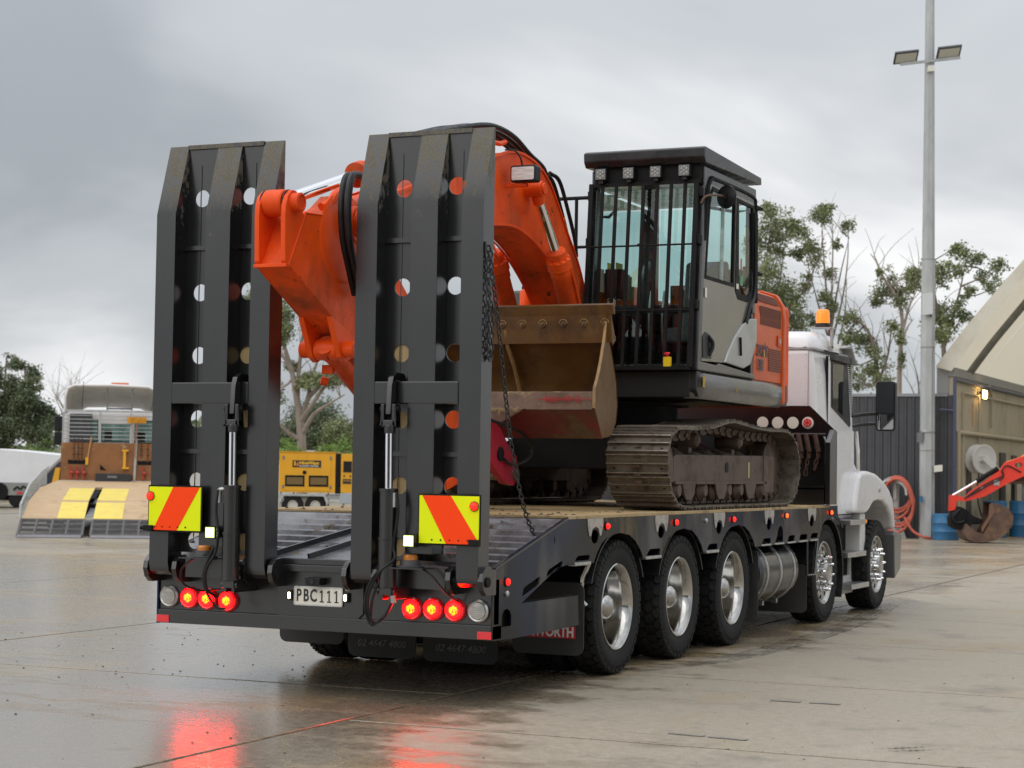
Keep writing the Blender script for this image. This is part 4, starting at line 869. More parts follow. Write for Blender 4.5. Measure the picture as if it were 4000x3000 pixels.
for s_ in (1, -1):
    xc = .972*s_
    # side frame
    fr = MB().ext([(3.66, 1.40), (3.66, 1.585), (3.80, 1.625), (6.25, 1.645), (6.50, 1.64), (6.50, 1.40), (6.36, 1.27), (6.28, 1.27), (6.28, 1.385)], 0, xc-.13, xc+.145)
    tf = fr.build('track', FRAMEM, X_, bevel=.012)
    for i in range(NSH):
        p0 = along((i-.5)*PIT); p1 = along((i+.5)*PIT); d = (p1-p0).normalized(); c = (p0+p1)/2
        # loop runs rear -> over the top -> front: outward normal is to the left of travel
        nrm = Vector((0, -d.z, d.y)); x = Vector((1, 0, 0))
        Mx = Matrix((x, nrm.cross(x), nrm)).transposed().to_4x4(); Mx.translation = Vector((xc, c.y, c.z))-XB
        sh = link('shoe', SHOE, tf, None, Mx)
        link('chain_link', LINKM, tf, None, Mx); bh = link('bolt_holes', HOLES, tf, None, Mx); bh['kind'] = 'stuff'
        if c.y < 4.6 and c.z > 1.25: link('grouser_edge', GRE, tf, None, Mx)
    MB().lathe([(0, -.17), (.19, -.17), (.20, .13), (.195, .155), (.17, .165), (.16, .16), (.10, .175), (0, .178)], (xc, 3.52, 1.525), (s_, 0, 0), 30).build('final_drive', FRAMEM, tf)
    sb = MB(); n = 21
    pr = []
    for i in range(n*2): t = math.pi*i/n; rr = .245 if i % 2 else .215; pr.append((3.52+rr*math.cos(t), 1.525+rr*math.sin(t)))
    sb.ext(pr, 0, xc-.03, xc+.03); sb.build('sprocket', FRAMEM, tf)
    MB().lathe([(0, -.09), (.10, -.09), (.22, -.075), (.25, -.06), (.25, .06), (.22, .075), (.10, .09), (0, .09)], (xc, 6.72, 1.545), (1, 0, 0), 30).build('idler', FRAMEM, tf)
    for k in range(8):
        y = 3.88+k*.335
        MB().lathe([(0, -.125), (.07, -.125), (.095, -.10), (.095, -.05), (.08, -.04), (.08, .04), (.095, .05), (.095, .10), (.07, .125), (.05, .15), (0, .15)], (xc, y, 1.335), (1, 0, 0), 18).build('roller', FRAMEM, tf)
    for y in (4.1, 4.95, 5.8):
        MB().ext([(y-.17, 1.40), (y+.17, 1.40), (y+.12, 1.30), (y+.07, 1.255), (y-.07, 1.255), (y-.12, 1.30)], 0, xc+.135*s_, xc+.158*s_).build('roller_guard', FRAMEM, tf, bevel=.006)
    for y in (4.42, 5.6): MB().lathe([(0, -.11), (.055, -.11), (.065, -.08), (.065, .08), (.055, .11), (.03, .13), (0, .13)], (xc, y, 1.755), (1, 0, 0), 18).build('carrier_roller', FRAMEM, tf); MB().box((xc-.05, y-.04, 1.62), (xc+.05, y+.04, 1.75)).build('roller_post', FRAMEM, tf)
    MB().box((xc-.10, 3.75, 1.385), (xc+.16*1, 6.28, 1.41)).build('frame_flange', FRAMEM, tf, bevel=.004)
    MB().lathe([(0, 0), (.045, 0), (.045, .004), (0, .004)], (xc+.146*s_, 5.12, 1.53), (s_, 0, 0), 18).build('frame_hole', MATTE, tf)
    MB().box((min(xc+.146*s_, xc+.150*s_), 5.74, 1.44), (max(xc+.146*s_, xc+.150*s_), 5.78, 1.58)).build('grease_label', mat('label_yellow', (.42, .36, .16), rough=.6), tf)
    MB().box((min(xc+.1*s_, xc+.16*s_), 6.20, 1.30), (max(xc+.1*s_, xc+.16*s_), 6.52, 1.645)).build('idler_yoke', FRAMEM, tf, bevel=.02)
    md = MB(); rr = random.Random(11+s_)
    gr = []
    for j in range(5):
        gr.append([Vector((xc-.14+.28*j/4*1.0, 3.72+2.5*i/40, 1.60+.085*(1-abs(j-1.2)/3)*(.5+.5*math.sin(i*.9+j))*rr.uniform(.4, 1.25)+.02)) for i in range(41)])
    md.grid(gr); md.build('mud_on_frame', MUD, tf, smooth=0)
# lower frame and slewing ring
MB().ext([(-.86, 1.50), (.86, 1.50), (.86, 1.62), (.5, 1.80), (-.5, 1.80), (-.86, 1.62)], 1, 4.35, 6.05).build('lower_frame', MATTE, X_, bevel=.02)
MB().lathe([(.66, 0), (.66, .10), (.60, .10), (.60, .28), (.70, .28), (.70, .30)], (0, 5.2, 1.78), (0, 0, 1), 48).build('slewing_ring', MATTE, X_)
# ---- upper structure
MB().ext([(4.10, 2.105), (4.05, 2.16), (4.05, 2.318), (6.7, 2.318), (6.7, 2.11)], 0, -1.20, 1.20).build('upper_frame', mat('frame_black', (.012, .012, .012), (.02, .02, .02), rough=.4), X_, bevel=.02)
sk = []
for s_ in (1, -1):
    prof = [(1.185, 2.09), (1.215, 2.12), (1.228, 2.20), (1.222, 2.285), (1.20, 2.314), (1.16, 2.318)]
    rws = []
    ysk = [(4.055, -.10), (4.075, -.055), (4.12, -.02), (4.20, 0), (5.0, 0), (6.0, 0), (6.45, -.005), (6.56, -.04), (6.62, -.10)]
    for y, dx in ysk: rws.append([Vector(((x+dx)*s_, y, z)) for x, z in prof])
    MB().grid(rws).build('side_skirt', DARKGREY, X_, smooth=60)
MB().box((-.02, 4.045, 2.10), (1.14, 4.07, 2.315)).build('front_apron', mat('apron_black', (.013, .013, .014), rough=.4), X_, bevel=.02)
for y, z, w, h in ((4.12, 2.23, .05, .09), (5.03, 2.20, .018, .036)): MB().box((1.2275, y, z-h/2), (1.2305, y+w, z+h/2)).build('warning_label', mat('label_amber', (.55, .36, .02), (.2, .13, .02), rough=.6, scale=40), X_)
# engine house
ep = [(.40, 2.318), (1.195, 2.318), (1.205, 2.9), (1.19, 3.03), (1.13, 3.13), (1.0, 3.175), (.40, 3.18)]
eh = MB().ext(ep, 1, 5.62, 6.50).build('engine_cover', ORANGEB, X_, bevel=.012)
MB().ext([(.38, 2.10), (1.17, 2.10), (1.215, 2.14), (1.222, 2.9), (1.205, 3.05), (1.14, 3.155), (1.0, 3.20), (.38, 3.205)], 1, 6.50, 6.585).build('rear_rim', ORANGEB, eh, bevel=.02, seg=3)
def louvres(y0, y1, z0, z1, n, vertical, lean=0.):
    for i in range(n):
        f_ = (i+.5)/n
        if vertical:
            y = y0+(y1-y0)*f_; MB().box((1.2035, y-.3*(y1-y0)/n, z0), (1.2075, y+.3*(y1-y0)/n, z1)).build('louvre', mat('louvre_dark', (.14, .03, .008), rough=.5), eh)
        else:
            z = z0+(z1-z0)*f_; MB().box((1.2035, y0, z-.3*(z1-z0)/n), (1.2075, y1, z+.3*(z1-z0)/n)).build('louvre', MATS['louvre_dark'], eh)
louvres(5.78, 6.45, 2.825, 2.995, 24, True); louvres(6.065, 6.465, 2.418, 2.628, 10, False)
for i in range(18):
    y = 5.76+i*.037; MB().bar((1.2, y, 3.035), (1.155, y, 3.115), .018, .006, up=(1, 0, 0)).build('louvre', MATS['louvre_dark'], eh)
lt = MB().box((1.204, 6.33, 2.66), (1.215, 6.44, 2.76)).build('latch', mat('latch_orange', (.5, .06, .012), rough=.35), eh, bevel=.004); MB().box((1.215, 6.36, 2.69), (1.219, 6.41, 2.73)).build('latch_key', ALUD, lt)
text('ZAXIS', 'lettering', .14, frame((1.2085, 5.86, 2.585), *SIDE), mat('decal_grey', (.06, .055, .06), rough=.5), eh, xs=.92, bold=.0035)
text('130', 'lettering', .14, frame((1.2085, 5.80, 2.455), *SIDE), MATS['decal_grey'], eh, xs=.9, bold=.004)
MB().ext([(5.90, 2.535), (5.925, 2.535), (5.895, 2.60), (5.88, 2.60)], 0, 1.210, 1.2125).build('decal_stroke', mat('decal_yellow', (.75, .42, .02), rough=.5), eh)
MB().ext([(5.895, 2.60), (5.91, 2.60), (5.945, 2.665), (5.93, 2.665)], 0, 1.210, 1.2125).build('decal_stroke', mat('decal_blue', (.10, .07, .22), rough=.5), eh)
MB().box((.55, 5.70, 3.176), (1.06, 5.92, 3.32)).build('air_box', mat('air_box_grey', (.06, .06, .06), rough=.6), X_, bevel=.01)
# counterweight, seen only from the side
cw = [(-1.18, 6.585), (1.18, 6.585), (1.20, 6.75), (1.0, 6.98), (.5, 7.10), (-.5, 7.10), (-1.0, 6.98), (-1.20, 6.75)]
MB().ext(cw, 2, 2.13, 3.06).build('counterweight', ORANGE, X_, bevel=.05, seg=3)
MB().box((-1.19, 4.7, 2.318), (.19, 6.49, 3.08)).build('machine_house', DARKGREY, X_, bevel=.03)
MB().box((-1.18, 4.12, 2.318), (-.42, 4.69, 2.86)).build('fuel_tank', GREYM, X_, bevel=.03)
wb = MB().lathe([(0, 0), (.052, 0), (.052, .17), (.035, .20), (0, .20)], (-.52, 4.45, 2.86), (0, 0, 1), 16).build('grease_bottle', ORANGE, X_); MB().lathe([(.036, .20), (.036, .225), (.02, .24), (0, .24)], (-.52, 4.45, 2.86), (0, 0, 1), 14).build('bottle_cap', PLASTIC, wb)
hr = MB()
for p, q in (((-.62, 5.3, 3.08), (-.62, 5.3, 3.97)), ((-.15, 5.3, 3.08), (-.15, 5.3, 3.97)), ((-.40, 5.3, 3.08), (-.40, 5.3, 3.97))): hr.cyl(p, q, .017, 8)
hr.tube([(-.62, 5.3, 3.97), (.25, 5.3, 3.97)], .017, 8); hr.tube([(-.62, 5.3, 3.52), (.25, 5.3, 3.52)], .014, 8)
hr.build('hand_rail', MATTE, X_)
h2 = MB()
for z in (3.92, 3.32): h2.tube([(1.1, 5.62, z), (1.14, 6.02, z-.02), (.85, 6.12, z-.02), (.6, 5.7, z)], .016, 8)
h2.build('rear_rail', MATTE, X_)

# ---- cab
yf = lambda z: 4.0+(z-2.32)*.088          # front plane leans back
cabo = MB()
for x in (.215, 1.165):                       # front posts
    cabo.ext([(yf(2.32), 2.32), (yf(3.95), 3.95), (yf(3.95)+.075, 3.95), (yf(2.32)+.09, 2.32)], 0, x, x+.055)
cabo.box((.215, 5.50, 2.32), (.30, 5.60, 3.95)); cabo.box((1.14, 5.52, 2.9), (1.215, 5.60, 3.93))
cabo.box((.215, 4.14, 3.88), (1.215, 5.60, 4.02)); cabo.box((.215, 5.53, 2.32), (1.2, 5.60, 3.0))
cabo.box((.215, 4.02, 2.318), (1.205, 5.60, 2.37)); cabo.box((.215, 4.05, 2.32), (.26, 5.5, 2.86))
CB = cabo.build('cab', mat('cab_black', (.011, .011, .012), (.017, .017, .018), rough=.2, rough2=.35, scale=4, coat=.3), X_, bevel=.012)
MB().grid([[Vector((x, yf(z)+.03, z)) for x in (.27, .5, .8, 1.165)] for z in (2.36, 2.8)]).build('lower_glass', GLASS, CB)
MB().grid([[Vector((x, yf(z)+.03, z)) for x in (.27, .5, .8, 1.165)] for z in (2.84, 3.86)]).build('windscreen', GLASS, CB)
MB().box((.27, yf(2.82)+.01, 2.80), (1.165, yf(2.82)+.05, 2.84)).build('window_bar', MATTE, CB)
MB().grid([[Vector((.225, y, z)) for y in (4.2, 5.5)] for z in (2.88, 3.86)]).build('left_glass', GLASS, CB)
MB().grid([[Vector((x, 5.565, z)) for x in (.32, 1.13)] for z in (3.05, 3.86)]).build('rear_glass', GLASS, CB)
# side: sill, door skin, windows
sd_ = MB().ext([(4.13, 2.40), (4.10, 2.62), (4.14, 3.06), (4.96, 3.075), (5.0, 3.80), (5.06, 3.90), (5.52, 3.885), (5.57, 3.06), (5.33, 2.88), (5.06, 2.70), (4.88, 2.50), (4.70, 2.42)], 0, 1.195, 1.215)
door = MB().plate([(4.12, 2.40), (4.10, 2.62), (4.14, 3.08), (4.24, 3.80), (4.34, 3.92), (5.50, 3.93), (5.58, 3.86), (5.60, 3.02), (5.40, 2.90), (5.14, 2.74), (4.96, 2.56), (4.78, 2.42)],
                  [[(4.19, 3.10), (4.95, 3.10), (4.98, 3.84), (4.37, 3.86), (4.29, 3.78)], [(5.10, 3.20), (5.09, 3.84), (5.49, 3.84), (5.53, 3.12), (5.36, 3.03), (5.16, 3.05)]], 0, 1.196, 1.214).build('door', TAUPE, CB, smooth=0)
MB().plate([(4.175, 3.085), (4.965, 3.085), (4.995, 3.855), (4.36, 3.875), (4.275, 3.785)], [[(4.21, 3.115), (4.935, 3.115), (4.965, 3.828), (4.38, 3.848), (4.305, 3.775)]], 0, 1.190, 1.220).build('window_frame', MATTE, door, smooth=0)
MB().plate([(5.0, 3.06), (5.03, 3.87), (5.53, 3.86), (5.565, 3.08), (5.37, 2.985), (5.08, 2.99)], [[(5.10, 3.15), (5.085, 3.84), (5.49, 3.835), (5.53, 3.12), (5.36, 3.03), (5.14, 3.05)]], 0, 1.192, 1.218).build('window_frame', MATTE, door, smooth=0)
MB().add([(1.206, 4.20, 3.11), (1.206, 4.945, 3.11), (1.206, 4.975, 3.84), (1.206, 4.37, 3.86), (1.206, 4.295, 3.78)], [(0, 1, 2, 3, 4)]).build('window_glass', GLASS, door)
MB().add([(1.206, 5.10, 3.16), (1.206, 5.35, 3.04), (1.206, 5.52, 3.12), (1.206, 5.48, 3.83), (1.206, 5.09, 3.83)], [(0, 1, 2, 3, 4)]).build('window_glass', GLASS, door)
MB().bar((1.212, 4.62, 3.11), (1.212, 4.66, 3.85), .012, .03).build('window_slide', ALUD, door)
MB().tube(spline([(1.225, 5.53, 3.80), (1.228, 5.56, 3.4), (1.228, 5.54, 3.08), (1.226, 5.42, 2.96), (1.226, 5.30, 2.80)], 5), .018, 8).build('door_seal', PLASTIC, door)
MB().ext([(4.14, 2.425), (4.12, 2.60), (4.20, 2.645), (4.31, 2.63), (4.355, 2.57), (4.36, 2.43)], 0, 1.213, 1.221).build('handle_recess', PLASTIC, door, bevel=.004)
MB().tube(spline([(1.222, 4.30, 2.46), (1.24, 4.325, 2.52), (1.24, 4.32, 2.57), (1.222, 4.28, 2.61)], 4), .016, 8).build('door_handle', PLASTIC, door)
sf = [(4.70, 2.42), (4.80, 2.52), (4.98, 2.66), (5.20, 2.78), (5.42, 2.845), (5.60, 2.86), (5.605, 2.66), (5.52, 2.55), (5.42, 2.44), (5.22, 2.395)]
MB().ext(sf, 0, 1.205, 1.232).build('silver_fairing', SILVER, CB, bevel=.012, seg=3)
MB().bar((1.236, 5.11, 2.50), (1.236, 5.09, 2.66), .012, .03).build('fairing_latch', MATTE, CB, bevel=.004)
MB().ext([(4.02, 2.322), (4.02, 2.395), (4.50, 2.385), (4.56, 2.405), (5.58, 2.36), (5.60, 2.322)], 0, 1.18, 1.222).build('sill', DARKGREY, CB, bevel=.01)
for y, z, s2, m_ in ((5.13, 3.30, (.04, .10), mat('sticker_red', (.55, .08, .07), rough=.5)), (5.13, 3.16, (.07, .09), mat('sticker_green', (.10, .28, .14), rough=.5)), (5.02, 3.10, (.06, .045), PLATEW), (4.17, 2.97, (.05, .08), PLATEW)):
    MB().box((1.2205, y, z-s2[1]/2), (1.2225, y+s2[0], z+s2[1]/2)).build('sticker', m_, door)
MB().tube(spline([(1.19, 4.13, 3.25), (1.20, 4.145, 3.6), (1.195, 4.16, 3.82), (1.185, 4.20, 3.93), (1.17, 4.30, 3.97)], 5), .024, 10).build('corner_trim', MATTE, CB)
MB().tube(spline([(1.215, 4.16, 3.40), (1.225, 4.20, 3.80), (1.225, 4.30, 3.925), (1.22, 4.45, 3.945), (1.215, 5.45, 3.94), (1.215, 5.58, 3.86), (1.215, 5.61, 3.6), (1.215, 5.615, 3.0)], 6), .016, 8).build('rain_gutter', MATTE, CB)
# roof visor
rf = MB().ext([(4.02, 4.075), (4.015, 4.15), (4.05, 4.165), (5.62, 4.125), (5.63, 4.06), (4.06, 4.03)], 0, .185, 1.255).build('roof_visor', mat('visor_black', (.014, .014, .015), (.022, .022, .023), rough=.25, rough2=.4), CB, bevel=.012)
MB().box((.25, 4.10, 3.90), (1.20, 4.2, 4.05)).build('lamp_bar', MATTE, CB, bevel=.008)
for x in (.335, .583, .823, 1.074):
    lp = MB().box((x-.053, 4.03, 3.918), (x+.053, 4.085, 4.022)).build('roof_lamp', PLASTIC, CB, bevel=.012)
    MB().box((x-.044, 4.026, 3.927), (x+.044, 4.032, 4.013)).build('lens', mat('lamp_reflector', (.22, .22, .21), (.1, .1, .1), rough=.2, metal=.6, scale=80), lp)
    for dx, dz in ((-.022, .016), (.022, .016), (0, .03), (0, .0), (-.022, -.016), (.022, -.016), (0, -.03)):
        MB().lathe([(.0085, 0), (.007, .004), (0, .005)], (x+dx, 4.026, 3.97+dz), (0, -1, 0), 8).build('led', LENSW, lp)
    MB().box((x-.02, 4.04, 3.895), (x+.02, 4.09, 3.92)).build('lamp_foot', PLASTIC, lp)
# front guard bars
gd = MB().bar((.235, yf(3.885)-.045, 3.885), (1.20, yf(3.885)-.045, 3.885), .022, .03).build('guard', MATTE, CB)
for x in (.232, .333, .456, .578, .70, .822, .945, 1.067, 1.165):
    if x in (.232, 1.165): MB().bar((x, yf(2.34)-.045, 2.34), (x, yf(3.9)-.045, 3.90), .028, .04).build('guard_bar', MATTE, gd, bevel=.004)
    else: MB().bar((x, yf(2.34)-.045, 2.34), (x, yf(3.9)-.045, 3.90), .017, .030).build('guard_bar', MATTE, gd, bevel=.004)
for z in (3.36, 2.815): MB().cyl((.232, yf(z)-.048, z), (1.165, yf(z)-.048, z), .008, 10).build('guard_bar', MATTE, gd)
MB().bar((.232, yf(2.335)-.045, 2.335), (1.165, yf(2.335)-.045, 2.335), .06, .03).build('guard_bar', MATTE, gd, bevel=.003)
for z in (3.80, 3.40, 2.86): MB().box((1.16, yf(z)-.05, z-.04), (1.21, yf(z)+.02, z+.04)).build('guard_hinge', MATTE, gd, bevel=.008); MB().box((.20, yf(z)-.05, z-.04), (.24, yf(z)+.02, z+.04)).build('guard_hinge', MATTE, gd, bevel=.008)
es = MB().box((.95, 3.925, 2.345), (1.015, 3.955, 2.425)).build('stop_switch', mat('switch_yellow', (.75, .5, .01), rough=.4), X_, bevel=.004); MB().lathe([(.013, 0), (.013, .02), (.026, .022), (.026, .034), (0, .04)], (.978, 3.945, 2.425), (0, -.25, 1), 14).build('stop_button', mat('button_red', (.7, .02, .03), rough=.35), es)
mi = MB().lathe([(0, -.02), (.06, -.018), (.098, 0), (.10, .012), (.092, .02), (0, .022)], (1.32, 4.40, 3.79), (.35, .94, 0), 28).build('side_mirror', PLASTIC, X_); MB().tube(spline([(1.20, 4.10, 3.70), (1.235, 4.12, 3.76), (1.28, 4.25, 3.785), (1.31, 4.38, 3.79)], 5), .010, 8).build('mirror_arm', mat('arm_rust', (.12, .07, .05), rough=.6), mi); MB().box((1.30, 4.35, 3.765), (1.335, 4.40, 3.815)).build('mirror_clamp', MATTE, mi)
# inside
st = MB().box((.62, 4.85, 2.60), (1.06, 5.30, 2.74)).build('seat', mat('seat_fabric', (.16, .165, .17), (.22, .225, .23), rough=.8, scale=20), CB, bevel=.05, seg=3)
MB().ext([(5.18, 2.74), (5.34, 2.74), (5.40, 3.30), (5.36, 3.36), (5.29, 3.34)], 0, .66, 1.04).build('backrest', MATS['seat_fabric'], st, bevel=.04, seg=3)
for x in (.52, 1.11):
    MB().box((x-.06, 4.70, 2.70), (x+.06, 5.2, 2.86)).build('console', MATTE, st, bevel=.02)
    MB().tube(spline([(x, 4.80, 2.86), (x, 4.78, 2.95), (x, 4.80, 3.05)], 3), .016, 8).lathe([(.02, 0), (.028, .04), (.02, .09), (0, .1)], (x, 4.80, 3.05), (0, -.1, 1), 12).lathe([(.05, 0), (.04, .03), (.045, .035), (.03, .07), (.035, .075), (.015, .12)], (x, 4.80, 2.85), (0, 0, 1), 12).build('joystick', PLASTIC, st)
for x in (.62, .74): MB().tube(spline([(x, 4.55, 2.40), (x, 4.48, 2.65), (x+.01, 4.45, 2.85), (x+.01, 4.50, 3.02)], 4), .011, 8).build('travel_lever', ALUD, CB); MB().box((x-.05, 4.38, 2.42), (x+.05, 4.56, 2.44)).build('pedal', MATTE, CB)
MB().box((.28, 4.30, 2.95), (.44, 4.36, 3.20)).build('monitor', PLASTIC, CB, bevel=.01)
for x, y, z, a, b2, m_ in ((.262, 4.6, 3.15, .16, .14, mat('card_yellow', (.5, .42, .08), rough=.6)), (.262, 4.85, 3.0, .14, .2, mat('card_green', (.14, .17, .08), rough=.6)), (.262, 4.42, 3.02, .1, .2, mat('card_brown', (.35, .25, .2), rough=.6))): MB().box((x, y, z), (x+.004, y+a, z+b2)).build('notice_card', m_, CB)
MB().box((.30, 4.2, 2.372), (1.13, 5.5, 2.40)).build('floor_mat', MATTE, CB)

# ---- boom
bo = [(4.52, 2.30), (4.36, 2.62), (4.10, 3.04), (3.95, 3.235), (3.72, 3.45), (3.50, 3.665), (3.33, 3.81), (3.10, 3.915), (2.80, 3.958), (2.55, 3.938), (2.27, 3.86), (1.60, 3.66), (.90, 3.44), (.25, 3.23), (.08, 3.19)]
bi = [(.02, 3.10), (.06, 3.02), (.18, 2.98), (.90, 3.10), (1.60, 3.24), (2.10, 3.325), (2.30, 3.35), (2.58, 3.375), (2.81, 3.355), (3.06, 3.295), (3.30, 3.195), (3.60, 3.02), (3.82, 2.83), (4.05, 2.58), (4.24, 2.30), (4.38, 2.22)]
bs = [tuple(v) for v in spline([(0, a, b_) for a, b_ in bo], 3)]; bo2 = [(v[1], v[2]) for v in bs]
bs = [tuple(v) for v in spline([(0, a, b_) for a, b_ in bi], 3)]; bi2 = [(v[1], v[2]) for v in bs]
BW = .165
boom = MB().ext(bo2+bi2, 0, -BW, BW).build('boom', ORANGED, X_, bevel=.008, smooth=25)
for s_ in (-1, 1):                          # flange lips standing proud of the side plates
    MB().grid([[Vector((x, y, z+dz)) for y, z in bo2[3:38]] for x, dz in ((s_*(BW-.012), .012), (s_*(BW+.012), .012), (s_*(BW+.012), -.008))]).build('flange_lip', ORANGE, boom, smooth=60)
    MB().grid([[Vector((x, y, z+dz)) for y, z in bi2[3:40]] for x, dz in ((s_*(BW-.012), -.012), (s_*(BW+.012), -.012), (s_*(BW+.012), .008))]).build('flange_lip', ORANGE, boom, smooth=60)
MB().cyl((-.30, 4.40, 2.36), (.28, 4.40, 2.36), .07, 20).build('foot_pin', ORANGE, boom)
MB().cyl((-.24, .10, 3.10), (.24, .10, 3.10), .085, 22).build('arm_pivot', ORANGE, boom, bevel=.008)
# boom lift rams, one each side
for s_ in (1, -1):
    top = Vector((.275*s_, 2.80, 3.68)); hd = Vector((.275*s_, 3.24, 3.235)); bt = Vector((.275*s_, 3.86, 2.35)); d = (bt-hd).normalized()
    rm = MB().cyl((.16*s_, 2.80, 3.68), (.345*s_, 2.80, 3.68), .062, 22).build('boom_ram', ORANGE, X_, bevel=.008)
    MB().cyl((.345*s_, 2.80, 3.68), (.365*s_, 2.80, 3.68), .045, 18).build('pin_cap', ORANGE, rm, bevel=.006)
    MB().lathe([(.165, 0), (.13, .02), (.10, .028), (.062, .03)], (BW*s_, 2.80, 3.65), (s_, 0, 0), 24).build('pin_boss', ORANGE, rm)
    MB().cyl(top+d*.03, hd+d*.05, .037, 18).build('piston_rod', CHROME, rm)
    MB().cyl(top+(hd-top).normalized()*.05, top+(hd-top).normalized()*.13, .05, 16).build('rod_eye', ORANGE, rm)
    MB().lathe([(.06, -.02), (.078, 0), (.078, .06), (.10, .07), (.10, .15), (.09, .16), (.09, .22), (.082, .23), (.082, (bt-hd).length), (0, (bt-hd).length)], hd, d, 24).build('barrel', ORANGED, rm, smooth=40)
    for i in range(10):
        t = 2*math.pi*i/10; x = d.cross(Vector((1, 0, 0))).normalized(); y = Vector((1, 0, 0)); c = hd+d*.055+x*(.088*math.cos(t))+y*(.088*math.sin(t)); MB().cyl(c, c+d*.02, .011, 6).build('bolt_head', ORANGE, rm)
    MB().tube([hd+d*.1+Vector((.09*s_, 0, .02)), hd+d*.5+Vector((.1*s_, 0, .0)), bt+Vector((.09*s_, 0, .05))], .012, 6).build('ram_pipe', ORANGE, rm)
# work lamp on the boom
wl = MB().ext(rrect(.22, .435, 3.685, 3.815, .02), 1, 2.44, 2.54).build('boom_lamp', PLASTIC, X_, bevel=.012)
MB().ext(rrect(.235, .42, 3.70, 3.80, .012), 1, 2.434, 2.442).build('lens', mat('halogen_lens', (.75, .73, .70), (.5, .49, .47), rough=.3, metal=.0, scale=12, stretch=(1, 1, 14)), wl)
MB().box((.17, 2.47, 3.655), (.34, 2.52, 3.672)).bar((.325, 2.5, 3.66), (.325, 2.5, 3.70), .03).build('lamp_bracket', ORANGE, wl)
MB().tube(spline([(.30, 2.49, 3.82), (.29, 2.47, 3.88), (.25, 2.45, 3.93), (.17, 2.45, 3.94)], 4), .007, 6).build('lamp_cable', PLASTIC, wl)
# pipes and hoses over the boom
for k, x in enumerate((-.09, -.03, .03, .09)):
    MB().tube(spline([(x, 4.02, 3.24), (x, 3.80, 3.46), (x, 3.55, 3.70), (x, 3.46, 3.80)], 4), .016, 8).build('boom_pipe', ORANGE, boom)
    MB().tube(spline([(x, 1.4, 3.90), (x, 1.9, 4.03), (x*1.1, 2.35, 4.10+.015*(k % 2)), (x*1.1, 2.75, 4.10), (x, 3.10, 4.07-.02*k), (x, 3.40, 3.93), (x, 3.48, 3.78)], 6), .021, 8).build('hydraulic_hose', PLASTIC, boom)
    MB().tube(spline([(x+.05, 3.40, 3.90), (x+.06, 3.58, 3.86), (x+.06, 3.76, 3.66), (x+.06, 3.93, 3.42), (x+.05, 4.0, 3.28)], 5), .017, 8).build('hydraulic_hose', PLASTIC, boom) if k > 1 else None
    MB().cyl((x, 3.48, 3.78), (x, 3.54, 3.72), .023, 8).build('hose_coupling', ALUD, boom)
for y, z in ((3.70, 3.545), (3.92, 3.335)): MB().box((-.13, y-.02, z-.03), (.15, y+.02, z+.03)).build('pipe_clamp', ORANGE, boom, bevel=.006)
MB().tube(spline([(.10, 2.15, 3.93), (.12, 2.3, 3.98), (.12, 2.45, 3.99), (.12, 2.56, 4.02)], 4), .02, 8).build('pipe_elbow', ORANGE, boom)
# arm ram along the top of the boom
pr_, lug = Vector((0, 2.05, 3.98)), Vector((-.01, -.60, 3.135)); dr_ = (pr_-lug).normalized()
ar = MB().lathe([(.06, 0), (.088, .01), (.088, .10), (.075, .11), (.075, 1.75), (0, 1.76)], lug+dr_*1.05, dr_, 22).build('arm_ram', ORANGED, X_, smooth=40)
MB().cyl(lug+dr_*.10, lug+dr_*1.12, .042, 20).build('piston_rod', CHROME, ar)
MB().lathe([(0, -.073), (.078, -.07), (.085, -.06), (.085, .06), (.078, .07), (0, .073)], lug, (1, 0, 0), 26).build('rod_eye', ORANGE, ar)
MB().box((-.11, 1.85, 3.72), (.11, 2.15, 4.0)).build('ram_bracket', ORANGE, ar, bevel=.02)
MB().tube(spline([(.06, .15, 3.33), (.10, -.05, 3.26), (.10, -.12, 3.20), (.08, -.2, 3.16)], 4), .03, 8).build('rod_guard', ORANGE, ar)
# ---- arm
ap = [(-.66, 2.735), (-.46, 3.088), (-.13, 3.105), (.12, 3.28), (.32, 3.18), (2.10, 1.86), (2.18, 1.74), (2.10, 1.64), (1.95, 1.62), (.20, 2.30), (-.10, 2.452)]
arm = MB().ext(ap, 0, -.116, .116).build('arm', ORANGED, X_, bevel=.012, smooth=25)
for s_ in (-1, 1):
    lp_ = [(-.655, 2.72), (-.69, 2.76), (-.70, 3.04), (-.695, 3.11), (-.67, 3.17), (-.62, 3.212), (-.57, 3.212), (-.52, 3.175), (-.50, 3.11), (-.45, 3.05), (-.55, 2.80)]
    x0 = .078*s_; MB().ext(lp_, 0, x0-.0, x0+.034*s_).build('ram_lug', ORANGE, arm, bevel=.006)
    l2 = [(-.12, 2.46), (.0, 2.42), (.14, 2.36), (.20, 2.30), (.16, 2.20), (.08, 2.17), (.02, 2.20), (-.02, 2.27)]
    MB().ext(l2, 0, .085*s_, .125*s_).build('bucket_ram_lug', ORANGE, arm, bevel=.006)
    MB().lathe([(.060, 0), (.060, .055 if s_ > 0 else .012), (.048, .06 if s_ > 0 else .014), (.046, .05 if s_ > 0 else .012), (0, .05 if s_ > 0 else .012)], (.112*s_, -.60, 3.135), (s_, 0, 0), 20).build('pin_collar', ORANGE, arm)
    MB().lathe([(.055, 0), (.055, .075), (.042, .08), (.04, .07), (0, .07)], (.125*s_, .075, 2.255), (s_, 0, 0), 20).build('pin_collar', ORANGE, arm)
    MB().ext([(-.60, 2.83), (-.12, 2.62), (.1, 2.40), (.06, 2.40), (-.16, 2.56), (-.58, 2.76)], 0, .131*s_, .140*s_).build('weld_plate', ORANGED, arm) if False else None
